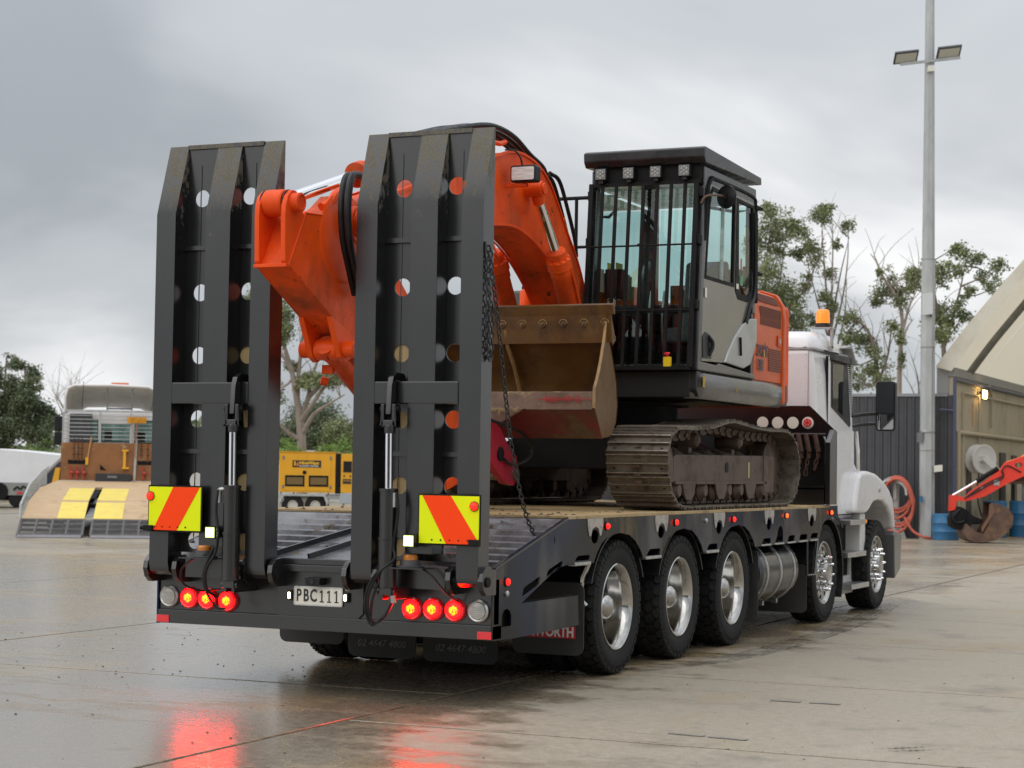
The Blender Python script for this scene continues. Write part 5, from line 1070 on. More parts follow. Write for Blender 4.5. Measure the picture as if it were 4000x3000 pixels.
MB().box((-.118, -.69, 2.722), (.118, -.62, 2.745)).build('end_plate', ORANGE, arm, bevel=.004)
MB().lathe([(.30, 0), (.285, .006), (.27, .008), (0, .009)], (.116, .02, 2.98), (1, 0, 0), 32).build('doubler_plate', ORANGE, arm)
GREASE = mat('dark_grease', (.012, .010, .008), rough=.4)
for s_ in (-1, 1):
    MB().lathe([(.079, 0), (.083, .003), (.083, .006), (.06, .006)], (.0735*s_-.01*(s_ < 0), -.60, 3.135), (s_, 0, 0), 26).build('grease_ring', GREASE, arm)
    MB().tube([(.1165*s_, y, z) for y, z in ap[:2]+[(-.13, 3.105)]], .006, 5).build('weld_bead', ORANGED, arm); MB().tube([(.1165*s_, y, z) for y, z in ((-.66, 2.74), (-.10, 2.456), (.20, 2.306), (1.0, 1.99))], .006, 5).build('weld_bead', ORANGED, arm)
MB().cyl((-.17, .10, 3.10), (.20, .10, 3.10), .10, 24).build('pivot_boss', ORANGE, arm, bevel=.01)
for dx, dy in ((.16, 0), (.20, .02), (.18, .05), (.215, -.02)):
    MB().tube(spline([(dx, .12+dy, 3.40), (dx+.02, -.06+dy, 3.37), (dx+.04, -.15+dy, 3.20), (dx+.04, -.13+dy, 2.98), (dx+.03, -.03+dy, 2.80), (dx, .12+dy, 2.62)], 6), .022, 10).build('hydraulic_hose', PLASTIC, arm)
# bucket ram
b0, b1 = Vector((0, .075, 2.255)), Vector((0, 1.72, 1.36)); db = (b1-b0).normalized()
br_ = MB().lathe([(0, -.07), (.07, -.06), (.078, 0), (.07, .05), (.062, .09), (.062, 1.05), (.072, 1.06), (.072, 1.14), (0, 1.15)], b0, db, 22).build('bucket_ram', ORANGED, X_, smooth=40)
MB().lathe([(0, -.082), (.07, -.08), (.075, 0), (.07, .08), (0, .082)], b0, (1, 0, 0), 22).build('base_eye', ORANGE, br_)
MB().cyl(b0+db*1.1, b1, .035, 16).build('piston_rod', CHROME, br_)
MB().box((-.10, .16, 2.10), (-.02, .20, 2.16)).tube([(-.10, .25, 2.05), (-.14, .22, 2.06)], .03, 8).build('port_block', ORANGE, br_, bevel=.006)
MB().bar(b1, (0, 2.25, 1.50), .16, .08).build('bucket_link', ORANGE, br_, bevel=.02)
# red quick hitch
ht = [(2.12, 1.86), (2.24, 1.86), (2.40, 1.79), (2.52, 1.69), (2.70, 1.585), (2.75, 1.46), (2.66, 1.36), (2.50, 1.375), (2.36, 1.45), (2.20, 1.56), (2.08, 1.66), (2.06, 1.78)]
hit = MB()
for x in (-.17, .17): hit.ext(ht, 0, x-.03, x+.03)
hit.box((-.16, 2.20, 1.56), (.16, 2.56, 1.64)); HT = hit.build('quick_hitch', REDH, X_, bevel=.012)
MB().cyl((-.22, 2.17, 1.74), (.22, 2.17, 1.74), .06, 20).build('hitch_pin', REDH, HT, bevel=.006); MB().cyl((-.22, 2.66, 1.45), (.22, 2.66, 1.45), .05, 20).build('hitch_pin', mat('pin_steel', (.25, .22, .2), rough=.4, metal=.8), HT)
MB().lathe([(.055, 0), (.055, .012), (0, .012)], (.20, 2.38, 1.60), (1, 0, 0), 16).build('hitch_eye', MATTE, HT)
MB().tube(spline([(.25, 2.10, 1.85), (.27, 2.45, 1.80), (.28, 2.72, 1.72), (.28, 2.80, 1.63), (.27, 2.72, 1.56), (.24, 2.52, 1.52), (.22, 2.42, 1.56)], 6), .013, 8).build('hitch_hose', PLASTIC, HT)
# bucket
HWf, HWb = .925, .84
prof = [(2.83, 2.755), (2.845, 2.62), (2.90, 2.48), (3.02, 2.33), (3.12, 2.17), (3.16, 2.0), (3.12, 1.87), (3.02, 1.78), (2.90, 1.745), (2.72, 1.735)]
def hw(y): return HWf+(HWb-HWf)*min(1, max(0, (y-2.5)/.7))
rows = [[Vector((u*hw(y), y, z)) for u in (-1, -.5, 0, .5, 1)] for y, z in prof]; rows2 = [[Vector((u*(hw(y)-.0), y+.02, z+.004)) for u in (-1, -.5, 0, .5, 1)] for y, z in prof]
bm_ = MB().grid(rows); bm_.grid([r[::-1] for r in rows2])
BK = bm_.build('bucket', RUST, X_, smooth=50)
sidep = [(2.845, 2.64), (2.865, 2.58), (2.90, 2.48), (3.02, 2.33), (3.12, 2.17), (3.16, 2.0), (3.12, 1.87), (3.02, 1.78), (2.90, 1.745), (2.72, 1.735), (2.495, 1.955), (2.51, 2.11), (2.58, 2.18), (2.68, 2.32), (2.76, 2.47), (2.83, 2.63)]
for s_ in (-1, 1):
    mbs = MB(); n = len(sidep)
    mbs.add([(s_*(hw(y)), y, z) for y, z in sidep]+[(s_*(hw(y)-.022), y, z) for y, z in sidep], [list(range(n)), list(range(2*n-1, n-1, -1))]+[(i, (i+1) % n, (i+1) % n+n, i+n) for i in range(n)])
    mbs.build('side_plate', RUST, BK, smooth=20)
    MB().tube([(s_*hw(y)-s_*.01, y-.004, z) for y, z in sidep[10:]], .012, 6).build('side_lip', mat('worn_edge', (.34, .20, .075), (.24, .14, .05), rough=.5, scale=15), BK)
    MB().ext([(2.80, 2.70), (2.90, 2.68), (3.0, 2.50), (2.94, 2.46), (2.84, 2.60)], 0, s_*(hw(2.9)+.001), s_*(hw(2.9)+.014)).build('corner_wear_plate', RUST, BK)
    for i in range(4): MB().bar((s_*(hw(2.9)+.015), 2.84+.035*i, 2.675-.045*i), (s_*(hw(2.9)+.015), 2.885+.035*i, 2.655-.045*i), .006).build('weld_tick', MATS['worn_edge'], BK)
MB().ext([(2.79, 2.76), (2.83, 2.775), (2.845, 2.69), (2.815, 2.685)], 0, -.945, .945).build('cutting_edge', RUST, BK, bevel=.005)
MB().ext([(2.815, 2.695), (2.836, 2.69), (2.868, 2.475), (2.852, 2.47)], 0, -.92, .92).build('lip_plate', RUST, BK, bevel=.003)
for i in range(11):
    x = -.865+.173*i; bl = MB().lathe([(.024, 0), (.024, .012), (.012, .015), (.012, .03), (0, .032)], (x, 2.832, 2.615), (0, -1, .15), 10).build('edge_bolt', RUST, BK)
    MB().tube([(x+.033*math.cos(R(a)), 2.822, 2.622+.033*math.sin(R(a))) for a in range(0, 181, 20)], .0042, 5).build('bolt_shield', MATS['worn_edge'], bl)
MB().tube([(.02, 2.84, 2.58), (.025, 2.88, 2.45), (.03, 3.0, 2.30), (.035, 3.10, 2.12), (.035, 3.12, 2.0)], .016, 6).build('centre_rib', MATS['worn_edge'], BK)
# near plate (hitch side), painted red underneath
MB().ext([(2.515, 2.075), (2.545, 2.085), (2.53, 1.948), (2.490, 1.942)], 0, -.905, .905).build('back_plate', RUSTP, BK, bevel=.006)
MB().ext([(2.492, 1.940), (2.52, 1.945), (2.745, 1.745), (2.72, 1.728)], 0, -.90, .90).build('under_plate', RUSTR, BK, bevel=.004)
MB().ext([(.05, 1.955), (.36, 1.95), (.16, 1.84), (.02, 1.80), (-.02, 1.85)], 1, 2.46, 2.495).build('hitch_gusset', RUSTP, BK, bevel=.004)
text('420 4712', 'painted_mark', .066, frame((.66, 2.485, 2.02), *BACK), REDBAND, BK, xs=1.25)
MB().bar((.46, 2.486, 2.018), (.90, 2.486, 2.024), .005).build('painted_line', REDBAND, BK)
OFF[0] = Vector((0, 0, 0))

# ================================================================== second flatbed truck, parked behind on the left
C2 = gnd(332, 2103); T2 = thing('tilt_tray_truck', 'white tray truck parked at left, plywood ramps with yellow patches lowered to the ground', 'truck', C2, R(33.3))
PY = [(0., .015), (.28, .055), (1.15, .345), (2.6, .68), (5.2, .93), (9.8, 1.02)]
def zt(y):
    for (a, za), (b_, zb) in zip(PY, PY[1:]):
        if y <= b_: return za+(zb-za)*(y-a)/(b_-a)
    return 1.02
GRATE = mat('ramp_grate_steel', (.09, .082, .08), (.13, .12, .115), rough=.45, metal=.6, scale=10)
LIPM = mat('ramp_lip_steel', (.30, .28, .30), (.22, .20, .21), rough=.35, metal=.7, scale=5)
def slab2(x0, x1, y0, y1, t, up=0., x2=None, x3=None):
    x2 = x0 if x2 is None else x2; x3 = x1 if x3 is None else x3
    a, c = zt(y0)+up, zt(y1)+up
    return MB().add([(x0, y0, a), (x1, y0, a), (x3, y1, c), (x2, y1, c), (x0, y0, a-t), (x1, y0, a-t), (x3, y1, c-t), (x2, y1, c-t)], [(0, 1, 2, 3), (7, 6, 5, 4), (0, 4, 5, 1), (1, 5, 6, 2), (2, 6, 7, 3), (3, 7, 4, 0)])
for s_ in (-1, 1):
    a, c = (-1.31, -.085) if s_ < 0 else (.085, 1.31)
    rm2 = slab2(a, c, 0, .28, .012).build('ramp_lip', LIPM, T2)
    for i in range(40):
        x = a+.012+(c-a-.024)*i/39
        slab2(x-.006, x+.006, .29, 1.15, .03).build('grate_bar', GRATE, rm2, smooth=0)
    for y in (.32, .60, .86, 1.10): slab2(a, c, y, y+.03, .05, -.004).build('grate_rail', GRATE, rm2)
    for k in range(5): x = a+(c-a)*k/4; slab2(x-.025, x+.025, .29, 1.15, .05, -.002).build('grate_beam', GRATE, rm2)
    for y0, y1 in ((1.155, 2.595), (2.605, 5.195)):
        k0 = 1-(.06*y0/9.8); k1 = 1-(.06*y1/9.8)
        slab2(a*k0, c*k0, y0, y1, .03, 0, a*k1, c*k1).build('ramp_board', PLYB, rm2)
    ya, yb = (-.62, -.085) if s_ < 0 else (.085, .66)
    slab2(ya, yb, 1.17, 2.45, .004, .005).build('yellow_patch', YELLOWT, rm2); slab2(ya, yb, 2.63, 4.9, .004, .005).build('yellow_patch', YELLOWT, rm2)
slab2(-1.23, 1.23, 5.2, 9.8, .05).build('deck', PLYB, T2); slab2(-.07, .07, 1.3, 9.7, .01, .010).build('centre_strip', GREYM, T2)
MB().box((-1.2, 3.0, .45), (1.2, 9.8, .60)).build('subframe', MATTE, T2)
for x in (-.4, .4): MB().box((x-.06, 3.2, .25), (x+.06, 11.5, .45)).build('chassis_rail', MATTE, T2)
for s_ in (-1, 1):
    for y in (5.6, 6.9, 10.9): MB().lathe([(.0, -.14), (.28, -.14), (.44, -.12), (.46, 0), (.44, .12), (.28, .14), (0, .14)], (s_*1.0, y, .46), (1, 0, 0), 28).build('wheel', RUBBER, T2)
    e_ = 1.32*s_
    MB().tube([(e_, .95, .35), (e_, .98, .62), (e_*.98, 2.6, 1.0), (e_*.95, 5.2, 1.26), (e_*.94, 7.0, 1.36)], .025, 8).build('side_rail', GALV, T2)
    for i in range(22):
        y = 1.1+i*.27; MB().cyl((e_*(1-.045*y/7), y, zt(y)), (e_*(1-.045*y/7), y, (.62+.235*(y-.98) if y < 2.6 else 1.0+.1*(y-2.6) if y < 5.2 else 1.26+.055*(y-5.2))), .010, 6).build('rail_baluster', GALV, T2)
# headboard, rack and the gear on it
hd2 = MB().box((-1.16, 9.80, 1.02), (1.16, 9.84, 1.955)).build('headboard', PLYBROWN, T2)
MB().box((-1.2, 9.76, 1.0), (1.2, 9.80, 1.035)).build('headboard_sill', WHITEO, hd2)
for x0, x1 in ((-.99, -.49), (.68, 1.16)): MB().box((x0, 9.792, 1.43), (x1, 9.799, 1.53)).build('slot', MATTE, hd2)
MB().ext([(-.22, 1.29), (-.22, 1.43), (-.07, 1.29)], 1, 9.792, 9.799).build('cut_out', MATTE, hd2)
tb = MB().box((-.32, 9.62, 1.0), (.53, 9.80, 1.21)).build('tool_box', mat('tool_box_black', (.03, .03, .035), rough=.4), T2, bevel=.015); MB().box((-.03, 9.60, 1.10), (.20, 9.62, 1.16)).build('box_handle', GREYM, tb)
rk = MB().box((-1.10, 9.80, 2.70), (1.16, 9.86, 2.76)).build('rack', GALV, T2)
for x in (-1.12, -.24, .50, 1.13): MB().box((x-.025, 9.80, 1.955), (x+.025, 9.86, 2.70)).build('rack_post', GALV, rk)
for i in range(7): MB().cyl((-1.13, 9.83, 2.05+.095*i), (1.13, 9.83, 2.05+.095*i), .010, 6).build('rack_bar', GALV, rk)
MB().bar((.61, 9.77, 1.03), (.64, 9.77, 2.05), .055).build('upright', GALV, hd2)
bm2 = MB().cyl((.60, 9.72, 1.6), (.64, 9.72, 2.45), .014, 8).build('broom_handle', mat('broom_wood', (.35, .15, .08), rough=.6), T2)
brh = MB(); rb = random.Random(4)
for i in range(150): x = .64+rb.uniform(-.22, .22); y = 9.72+rb.uniform(-.04, .04); brh.bar((x, y, 2.45), (x+rb.uniform(-.02, .02), y, 2.60), .014)
brh.build('broom_bristles', mat('broom_yellow', (.72, .34, .03), (.6, .28, .02), rough=.8, scale=30), bm2, smooth=0)
JK = mat('jack_yellow', (.72, .36, .02), rough=.5)
MB().box((.33, 9.74, 1.35), (.40, 9.79, 1.78)).box((.30, 9.73, 1.75), (.46, 9.79, 1.80)).box((.31, 9.73, 1.32), (.48, 9.79, 1.37)).build('high_lift_jack', JK, T2, bevel=.008)
MB().bar((-.54, 9.78, 1.45), (-.44, 9.78, 2.10), .035).build('spade_handle', mat('spade_wood', (.42, .25, .10), rough=.6), T2); MB().box((-.57, 9.76, 1.42), (-.50, 9.79, 1.60)).build('spade_blade', JK, T2)
for x in (-.85, -.75, -.66, .76, .92):
    for j in range(8): MB().lathe([(.022, -.008), (.03, 0), (.022, .008)], (x, 9.765, 1.52+j*.075), (1, 0, 0) if j % 2 else (0, 1, 0), 8, ).build('hanging_chain', RUSTCH, T2)
for x in (-.90, -.76, -.61, .83): MB().bar((x, 9.77, 1.05), (x-.03, 9.77, 1.38), .045).lathe([(.02, -.05), (.06, 0), (.02, .05)], (x+.02, 9.76, 1.22), (0, 0, 1), 10).build('load_binder', mat('binder_red', (.35, .04, .03), rough=.6), T2)
# cab
c2 = MB().ext([(-1.12, .75), (1.16, .75), (1.16, 2.60), (1.08, 2.72), (-1.04, 2.72), (-1.12, 2.60)], 1, 10.05, 11.9).build('cab', WHITE, T2, bevel=.05, seg=3)
for x0, x1, z0, z1 in ((-.20, .47, 2.0, 2.42), (.60, 1.05, 1.98, 2.5), (-.50, -.32, 2.0, 2.52)):
    MB().box((x0-.02, 10.035, z0-.02), (x1+.02, 10.049, z1+.02)).build('window_seal', MATTE, c2); MB().box((x0, 10.025, z0), (x1, 10.034, z1)).build('rear_window', mat('tinted_window', (.10, .20, .19), (.22, .34, .32), rough=.1, scale=3, coat=.5), c2)
    MB().box((x0+.06, 10.019, z0+.02), (x0+min(.24, (x1-x0)*.8), 10.024, z0+.27)).build('head_restraint', MATTE, c2) if x1-x0 > .3 else None
MB().box((-.98, 9.92, 1.96), (-.44, 10.02, 2.66)).build('air_intake', mat('intake_grey', (.06, .065, .075), rough=.5), c2, bevel=.02)
# hollow roof wind deflector, open towards the back
rowsD = []
for y, k, dz in ((10.05, 1.0, 0.), (10.5, 1.0, -.02), (11.0, .96, -.12), (11.5, .86, -.36), (11.7, .80, -.5)):
    w_ = 1.13*k; top = 3.38+dz
    rowsD.append([Vector((x, y, z)) for x, z in ((-w_, 2.70), (-w_, top-.30), (-w_+.06, top-.08), (-w_+.22, top), (0, top+.015), (w_-.22, top-.01), (w_-.06, top-.08), (w_, top-.30), (w_, 2.70))])
df = MB().grid(rowsD).grid([[Vector((v.x*.965, v.y+.02, 2.70+(v.z-2.70)*.94)) for v in r[::-1]] for r in rowsD]).build('wind_deflector', mat('deflector_cream', (.78, .75, .67), (.68, .65, .57), rough=.5, scale=2), c2, smooth=60)
r0 = rowsD[0]; MB().tube([(v.x*.985, v.y, v.z*.995) for v in r0], .032, 8).build('deflector_rim', WHITE, df)
for x in (-.10, .50): MB().bar((x, 10.2, 2.72), (x, 10.15, 3.32), .035).build('deflector_strut', GREYM, df)
MB().box((-.1, 10.6, 2.80), (.5, 10.66, 2.84)).build('deflector_bar', GREYM, df)
MB().box((-.02, 10.3, 3.40), (.40, 10.5, 3.46)).build('roof_light_bar', mat('bar_orange', (.62, .16, .05), rough=.4), c2, bevel=.02)
for x, z0, z1 in ((-.70, 2.72, 3.45), (.98, 2.72, 3.0)): MB().cyl((x, 10.0, z0), (x+.03, 10.0, z1), .008, 6).build('aerial', MATTE, c2)
MB().box((-1.42, 11.0, 2.25), (-1.20, 11.12, 2.62)).box((-1.42, 11.0, 1.9), (-1.22, 11.1, 2.22)).build('mirror', PLASTIC, c2, bevel=.03); MB().tube([(-1.15, 11.3, 2.65), (-1.3, 11.1, 2.66), (-1.32, 11.06, 1.9), (-1.15, 11.3, 1.85)], .018, 6).build('mirror_arm', PLASTIC, c2)

# ================================================================== generator trailer between the ramps
GB = Vector((-22.72, 38.45, 0)); GT = thing('generator_trailer', 'yellow enclosed generator on a twin-axle trailer, seen between the two ramps', 'generator', GB, R(24.16))
# local: x right as seen, y away
en = MB().box((-.55, 0, .69), (1.10, 1.3, 1.86)).build('enclosure', YELLOW, GT, bevel=.015)
MB().box((1.10, .02, .66), (1.26, 1.28, 1.84)).build('control_gap', MATTE, GT); MB().box((1.26, 0, .69), (2.9, 1.3, 1.84)).build('enclosure', YELLOW, GT, bevel=.015)
MB().box((-.58, -.02, 1.86), (1.12, 1.32, 1.885)).build('roof_lip', YELLOW, en)
for x0, x1 in ((-.42, .265), (.275, .96)):
    d2 = MB().box((x0, -.012, .74), (x1, -.001, 1.80)).build('door', YELLOW, en, bevel=.004)
    MB().box((x0+.05, -.02, .86), (x1-.06, -.012, 1.19)).build('vent_frame', MATTE, d2, bevel=.01); MB().box((x0+.10, -.026, .92), (x1-.11, -.02, 1.13)).build('vent_mesh', mat('vent_bronze', (.16, .10, .03), rough=.6), d2)
    for z in (.85, 1.70): hx = x0 if x0 < 0 else x1; MB().box((hx-.03, -.02, z-.05), (hx+.03, -.012, z+.05)).build('hinge', GREYM, d2)
MB().ext(rrect(.14, .25, 1.22, 1.33, .04), 1, -.022, -.012).build('latch', MATTE, en)
sg = MB().box((-.16, -.018, 1.42), (.68, -.0125, 1.63)).build('sign_board', mat('sign_black', (.02, .018, .015), rough=.5), en)
text('HireWays', 'lettering', .135, frame((.32, -.020, 1.55), *BACK), mat('sign_yellow', (.85, .48, .02), rough=.5), sg, xs=1.05, shear=.2, bold=.004); text('EQUIPMENT RENTALS', 'lettering', .052, frame((.32, -.020, 1.46), *BACK), WHITEL, sg, xs=1.1, bold=.0015)
MB().ext([(-.11, 1.47), (-.07, 1.47), (-.07, 1.60), (-.11, 1.60)], 1, -.021, -.018).build('logo_bar', MATS['sign_yellow'], sg); MB().ext([(-.03, 1.45), (.01, 1.47), (.01, 1.59), (-.04, 1.53)], 1, -.021, -.018).build('logo_bar', mat('sign_orange', (.8, .2, .02), rough=.5), sg)
MB().box((1.33, -.02, 1.30), (1.58, -.001, 1.62)).build('control_window', PLASTIC, GT); MB().box((1.32, -.012, .96), (1.57, -.001, 1.10)).build('panel_sign', MATS['sign_black'], GT)
text('HireWays', 'lettering', .06, frame((1.45, -.014, 1.05), *BACK), MATS['sign_yellow'], GT, shear=.2)
for x in (1.36, 1.54): MB().cyl((x, -.02, 1.19), (x, 0, 1.19), .025, 10).build('knob', PLASTIC, GT)
MB().box((-.6, .1, .50), (3.2, 1.2, .62)).build('trailer_frame', GALV, GT)
for k, x in enumerate((-.13, .53)):
    w2 = MB().lathe([(.15, -.09), (.27, -.10), (.31, -.07), (.31, .07), (.27, .10), (.15, .09)], (x, .05, .31), (0, 1, 0), 26, closed=True).build('wheel', RUBBER, GT); MB().lathe([(0, -.05), (.10, -.05), (.13, -.08), (.17, -.085), (.17, .05), (0, .05)], (x, .05, .31), (0, 1, 0), 22).build('rim', mat('rim_cream', (.55, .53, .48), rough=.4), w2)
MB().ext([(-.55, .38), (-.42, .64), (.82, .64), (.95, .38), (.88, .38), (.78, .58), (-.38, .58), (-.47, .38)], 1, -.10, .16).build('mudguard', GALV, GT, bevel=.01)
MB().ext([(1.22, .38), (1.25, .68), (1.65, .70), (2.3, .70), (2.3, .36)], 1, -.06, .2).build('tank_guard', mat('guard_grey', (.36, .40, .42), rough=.4), GT, bevel=.02)
MB().tube([(2.9, .2, .55), (4.0, .6, .55), (2.9, 1.1, .55)], .04, 8).build('drawbar', GALV, GT); MB().cyl((3.6, .6, 0), (3.6, .6, .6), .03, 8).build('jockey_stand', GALV, GT)
for x in (-.5, 2.6): MB().cyl((x, .3, 0), (x, .3, .52), .03, 8).build('prop_leg', GALV, GT)

# ================================================================== covered trailer and machine at the far left
WB = CAM+ray(60, 1700)*62; WB = Vector((WB.x, WB.y, 0)); WT = thing('covered_trailer', 'low trailer under a white tarpaulin at the far left edge', 'trailer', WB, R(24.16))
sec = [(-2.6, 1.0), (-2.6, 1.55), (-2.2, 1.78), (-.45, 1.86), (.4, 1.80), (1.48, 1.70), (1.5, 1.62), (.90, 1.02), (.55, .76), (-2.6, .78)]
MB().ext(sec, 1, 0, 2.0).build('tarpaulin', mat('white_tarp', (.74, .74, .76), (.68, .68, .70), rough=.5, scale=1.2, bump=.1), WT, bevel=.08, seg=3, smooth=50)
MB().box((-2.6, -.04, .38), (.48, 1.9, .76)).build('body', mat('trailer_grey', (.26, .27, .25), (.2, .21, .2), rough=.5, scale=3), WT, bevel=.03)
MB().box((-2.5, .1, .22), (.4, 1.8, .38)).build('under_frame', MATTE, WT)
for x in (-1.9, -.9, .1): MB().lathe([(0, -.1), (.2, -.1), (.27, -.08), (.27, .08), (.2, .1), (0, .1)], (x, .1, .27), (0, 1, 0), 20).build('wheel', RUBBER, WT)
MB().lathe([(0, 0), (.28, 0), (.28, .02), (0, .02)], (-.45, -.05, .50), (0, -1, 0), 22).build('wheel_arch', MATTE, WT)
MB().tube(spline([(.0, -.06, .55), (.12, -.08, .66), (.22, -.07, .58), (.30, -.06, .68), (.4, -.06, .62)], 4), .025, 6).build('coupling', MATTE, WT); MB().box((.1, -.06, .44), (.3, -.04, .49)).build('tail_lamp', REDREF, WT)
KB = CAM+ray(215, 1850)*58; KB = Vector((KB.x, KB.y, 0)); KT = thing('dark_machine', 'dark sloping machine panel with a yellow upright, between covered trailer and tray truck', 'machine', KB, R(24.16))
MB().ext([(-.72, .62), (.05, 1.42), (.45, 1.75), (2.2, 1.75), (2.2, .3), (-.7, .3)], 1, 0, 1.6).build('hull', mat('hull_dark', (.02, .025, .04), rough=.4), KT, bevel=.03)
MB().ext([(-.10, .75), (.02, 1.30), (.16, 1.30), (.10, .75)], 1, -.05, .0).build('yellow_upright', YELLOW, KT); MB().box((.10, -.06, .70), (.25, -.001, .84)).build('lamp', REDREF, KT, bevel=.02)
for x in (0, 1.6): MB().lathe([(0, -.12), (.3, -.12), (.38, -.1), (.38, .1), (.3, .12), (0, .12)], (x, .3, .38), (0, 1, 0), 22).build('wheel', RUBBER, KT)

# ================================================================== yard light pole
PB = Vector((-3.36, 34.15, 0)); LPT = thing('yard_light_pole', 'tall galvanised octagonal pole with two floodlights, beside the shelter', 'light pole', PB)
OFF[0] = PB
px_ = PB.x; py_ = PB.y
MB().cyl((px_, py_, 0), (px_, py_, 6.5), .185, 8, .160).build('pole', GALV, LPT, smooth=0); MB().cyl((px_, py_, 6.5), (px_, py_, 14.5), .150, 8, .09).build('pole', GALV, LPT, smooth=0)
for z in (2.05, 4.45, 6.5): MB().cyl((px_, py_, z), (px_, py_, z+.012), .187 if z < 4 else .18 if z < 6 else .165, 8).build('pole_seam', mat('seam_dark', (.2, .2, .2), rough=.7), LPT, smooth=0)
def pp(u, w, z): return Vector((px_, py_, 0))+Vector((CR.x, CR.y, 0)).normalized()*u+Vector((-CF.x, -CF.y, 0)).normalized()*w+Vector((0, 0, z))
MB().bar(pp(-.72, .15, 11.06), pp(.68, .15, 11.24), .05, .06).build('cross_arm', GALV, LPT)
for u in (-.60, .40):
    M3 = Matrix((Vector((CR.x, CR.y, .13)).normalized(), Vector((0, 0, 1)).cross(Vector((CR.x, CR.y, 0))).normalized(), Vector((0, 0, 1)))).transposed()
    rot = M3 @ Matrix.Rotation(R(-40), 3, 'X')
    fl = MB().obox(pp(u, .22, 11.30+.13*u), (.56, .34, .06), rot).build('floodlight', mat('flood_black', (.03, .03, .035), rough=.4), LPT, bevel=.01)
    MB().obox(pp(u, .22, 11.30+.13*u)+rot @ Vector((0, 0, -.034)), (.48, .25, .01), rot).build('lens', mat('flood_lens', (.52, .52, .46), rough=.3), fl)
MB().obox(pp(0, .14, 10.97), (.16, .12, .14), M3).build('junction_box', PLATEW, LPT, bevel=.01)
MB().obox(pp(-.06, .22, 5.45), (.23, .10, .50), M3).build('control_box', mat('box_white', (.6, .62, .62), rough=.45), LPT, bevel=.01); MB().cyl(pp(.02, .22, 5.15), pp(.02, .22, 5.2), .02, 8).build('cable_gland', MATTE, LPT)
MB().obox(pp(-.20, .12, 2.36), (.12, .08, .22), M3).build('small_box', GREYM, LPT); MB().cyl(pp(0, 0, 2.48), pp(0, 0, 2.52), .192, 16).build('strap', ALUD, LPT)
MB().obox(pp(.22, .16, 1.64), (.19, .10, .15), M3).build('power_socket', PLATEW, LPT, bevel=.01); MB().cyl(pp(.10, .17, 1.64), pp(.11, .14, 4.4), .008, 6).build('conduit', GALV, LPT)
OFF[0] = Vector((0, 0, 0))

# ================================================================== charcoal sheet fence, shelter
FB = Vector((-6.2, 34.62, 0)); FN = thing('sheet_fence', 'tall charcoal corrugated steel fence behind the truck cab', 'fence', FB); OFF[0] = FB
w_ = .76
for i in range(9):
    x0 = -2.98-(i+1)*w_; pr = []
    for k in range(4):
        a = x0+k*w_/4; pr += [(a, 34.62), (a+.10, 34.62), (a+.125, 34.595), (a+.165, 34.595)]
    pr.append((x0+w_-.002, 34.62))
    back = [(x, y+.01) for x, y in pr[::-1]]
    MB().ext(pr+back, 2, 0, 3.33).build('sheet', FENCEG, FN, smooth=0)
MB().box((-2.985-9*w_, 34.58, 3.331), (-2.982, 34.66, 3.40)).build('capping', mat('cap_grey', (.25, .26, .27), rough=.5), FN)
for i in range(4): MB().box((-3.2-i*2.2, 34.635, 0), (-3.1-i*2.2, 34.72, 3.3)).build('post', FENCEG, FN)
OFF[0] = Vector((0, 0, 0))
SB = Vector((5, 48, 0)); SH = thing('fabric_shelter', 'arched cream fabric shelter on stained panel walls at the right edge', 'shelter', SB); OFF[0] = SB
for s_ in (-1, 1):
    xo, xi = 5+s_*7.97, 5+s_*7.86
    for i in range(9): MB().box((min(xo-.15*0, xi), 34.66+i*3.0, 0), (max(xo, xi), 37.645+i*3.0, 3.80)).build('wall_panel', CONC, SH)
    MB().box((min(xo, xi)-.01, 34.60, 0), (max(xo, xi)+.01, 34.655, 3.36)).build('end_sheet', FENCEG, SH)
    MB().box((min(xo-s_*.0, xo+s_*.28), 34.63, 3.41), (max(xo, xo+s_*.28), 62, 4.05)).build('top_beam', mat('beam_grey', (.28, .28, .27), rough=.6), SH)
    MB().box((min(xo, xi)-.005, 34.62, 3.802), (max(xo, xi)+.03, 62, 3.98)).build('top_plate', MATS['beam_grey'], SH)
AP = [(-3.24, 4.02), (-2.75, 4.68), (-2.3, 5.24), (-1.25, 6.45), (0, 7.7), (1.5, 8.8), (3.3, 9.5), (5, 9.72)]
AP += [(10-x, z) for x, z in AP[-2::-1]]
ap3 = spline([(x, 0, z) for x, z in AP], 3)
FAB = bpy.data.materials.new('canopy_translucent'); FAB.use_nodes = True; tt = FAB.node_tree; pb = tt.nodes['Principled BSDF']; pb.inputs['Base Color'].default_value = (.74, .72, .65, 1); pb.inputs['Roughness'].default_value = .7
tr_ = tt.nodes.new('ShaderNodeBsdfTranslucent'); tr_.inputs[0].default_value = (.72, .66, .52, 1); mxx = tt.nodes.new('ShaderNodeMixShader'); mxx.inputs[0].default_value = .55
tt.links.new(pb.outputs[0], mxx.inputs[1]); tt.links.new(tr_.outputs[0], mxx.inputs[2]); tt.links.new(mxx.outputs[0], tt.nodes['Material Output'].inputs[0])
for i in range(5):
    y0, y1 = 34.45+i*5.5, 34.45+(i+1)*5.5-.03
    MB().grid([[Vector((v.x, y, v.z)) for v in ap3] for y in (y0, y1)]).build('fabric_bay', FAB, SH, smooth=60)
n_ = len(ap3)
MB().grid([[Vector((v.x+(5-v.x)*k, 34.44-.0*k, v.z-.30*k*8)) for v in ap3] for k in (0., .045)]).build('front_hem', FABRIC, SH, smooth=60)
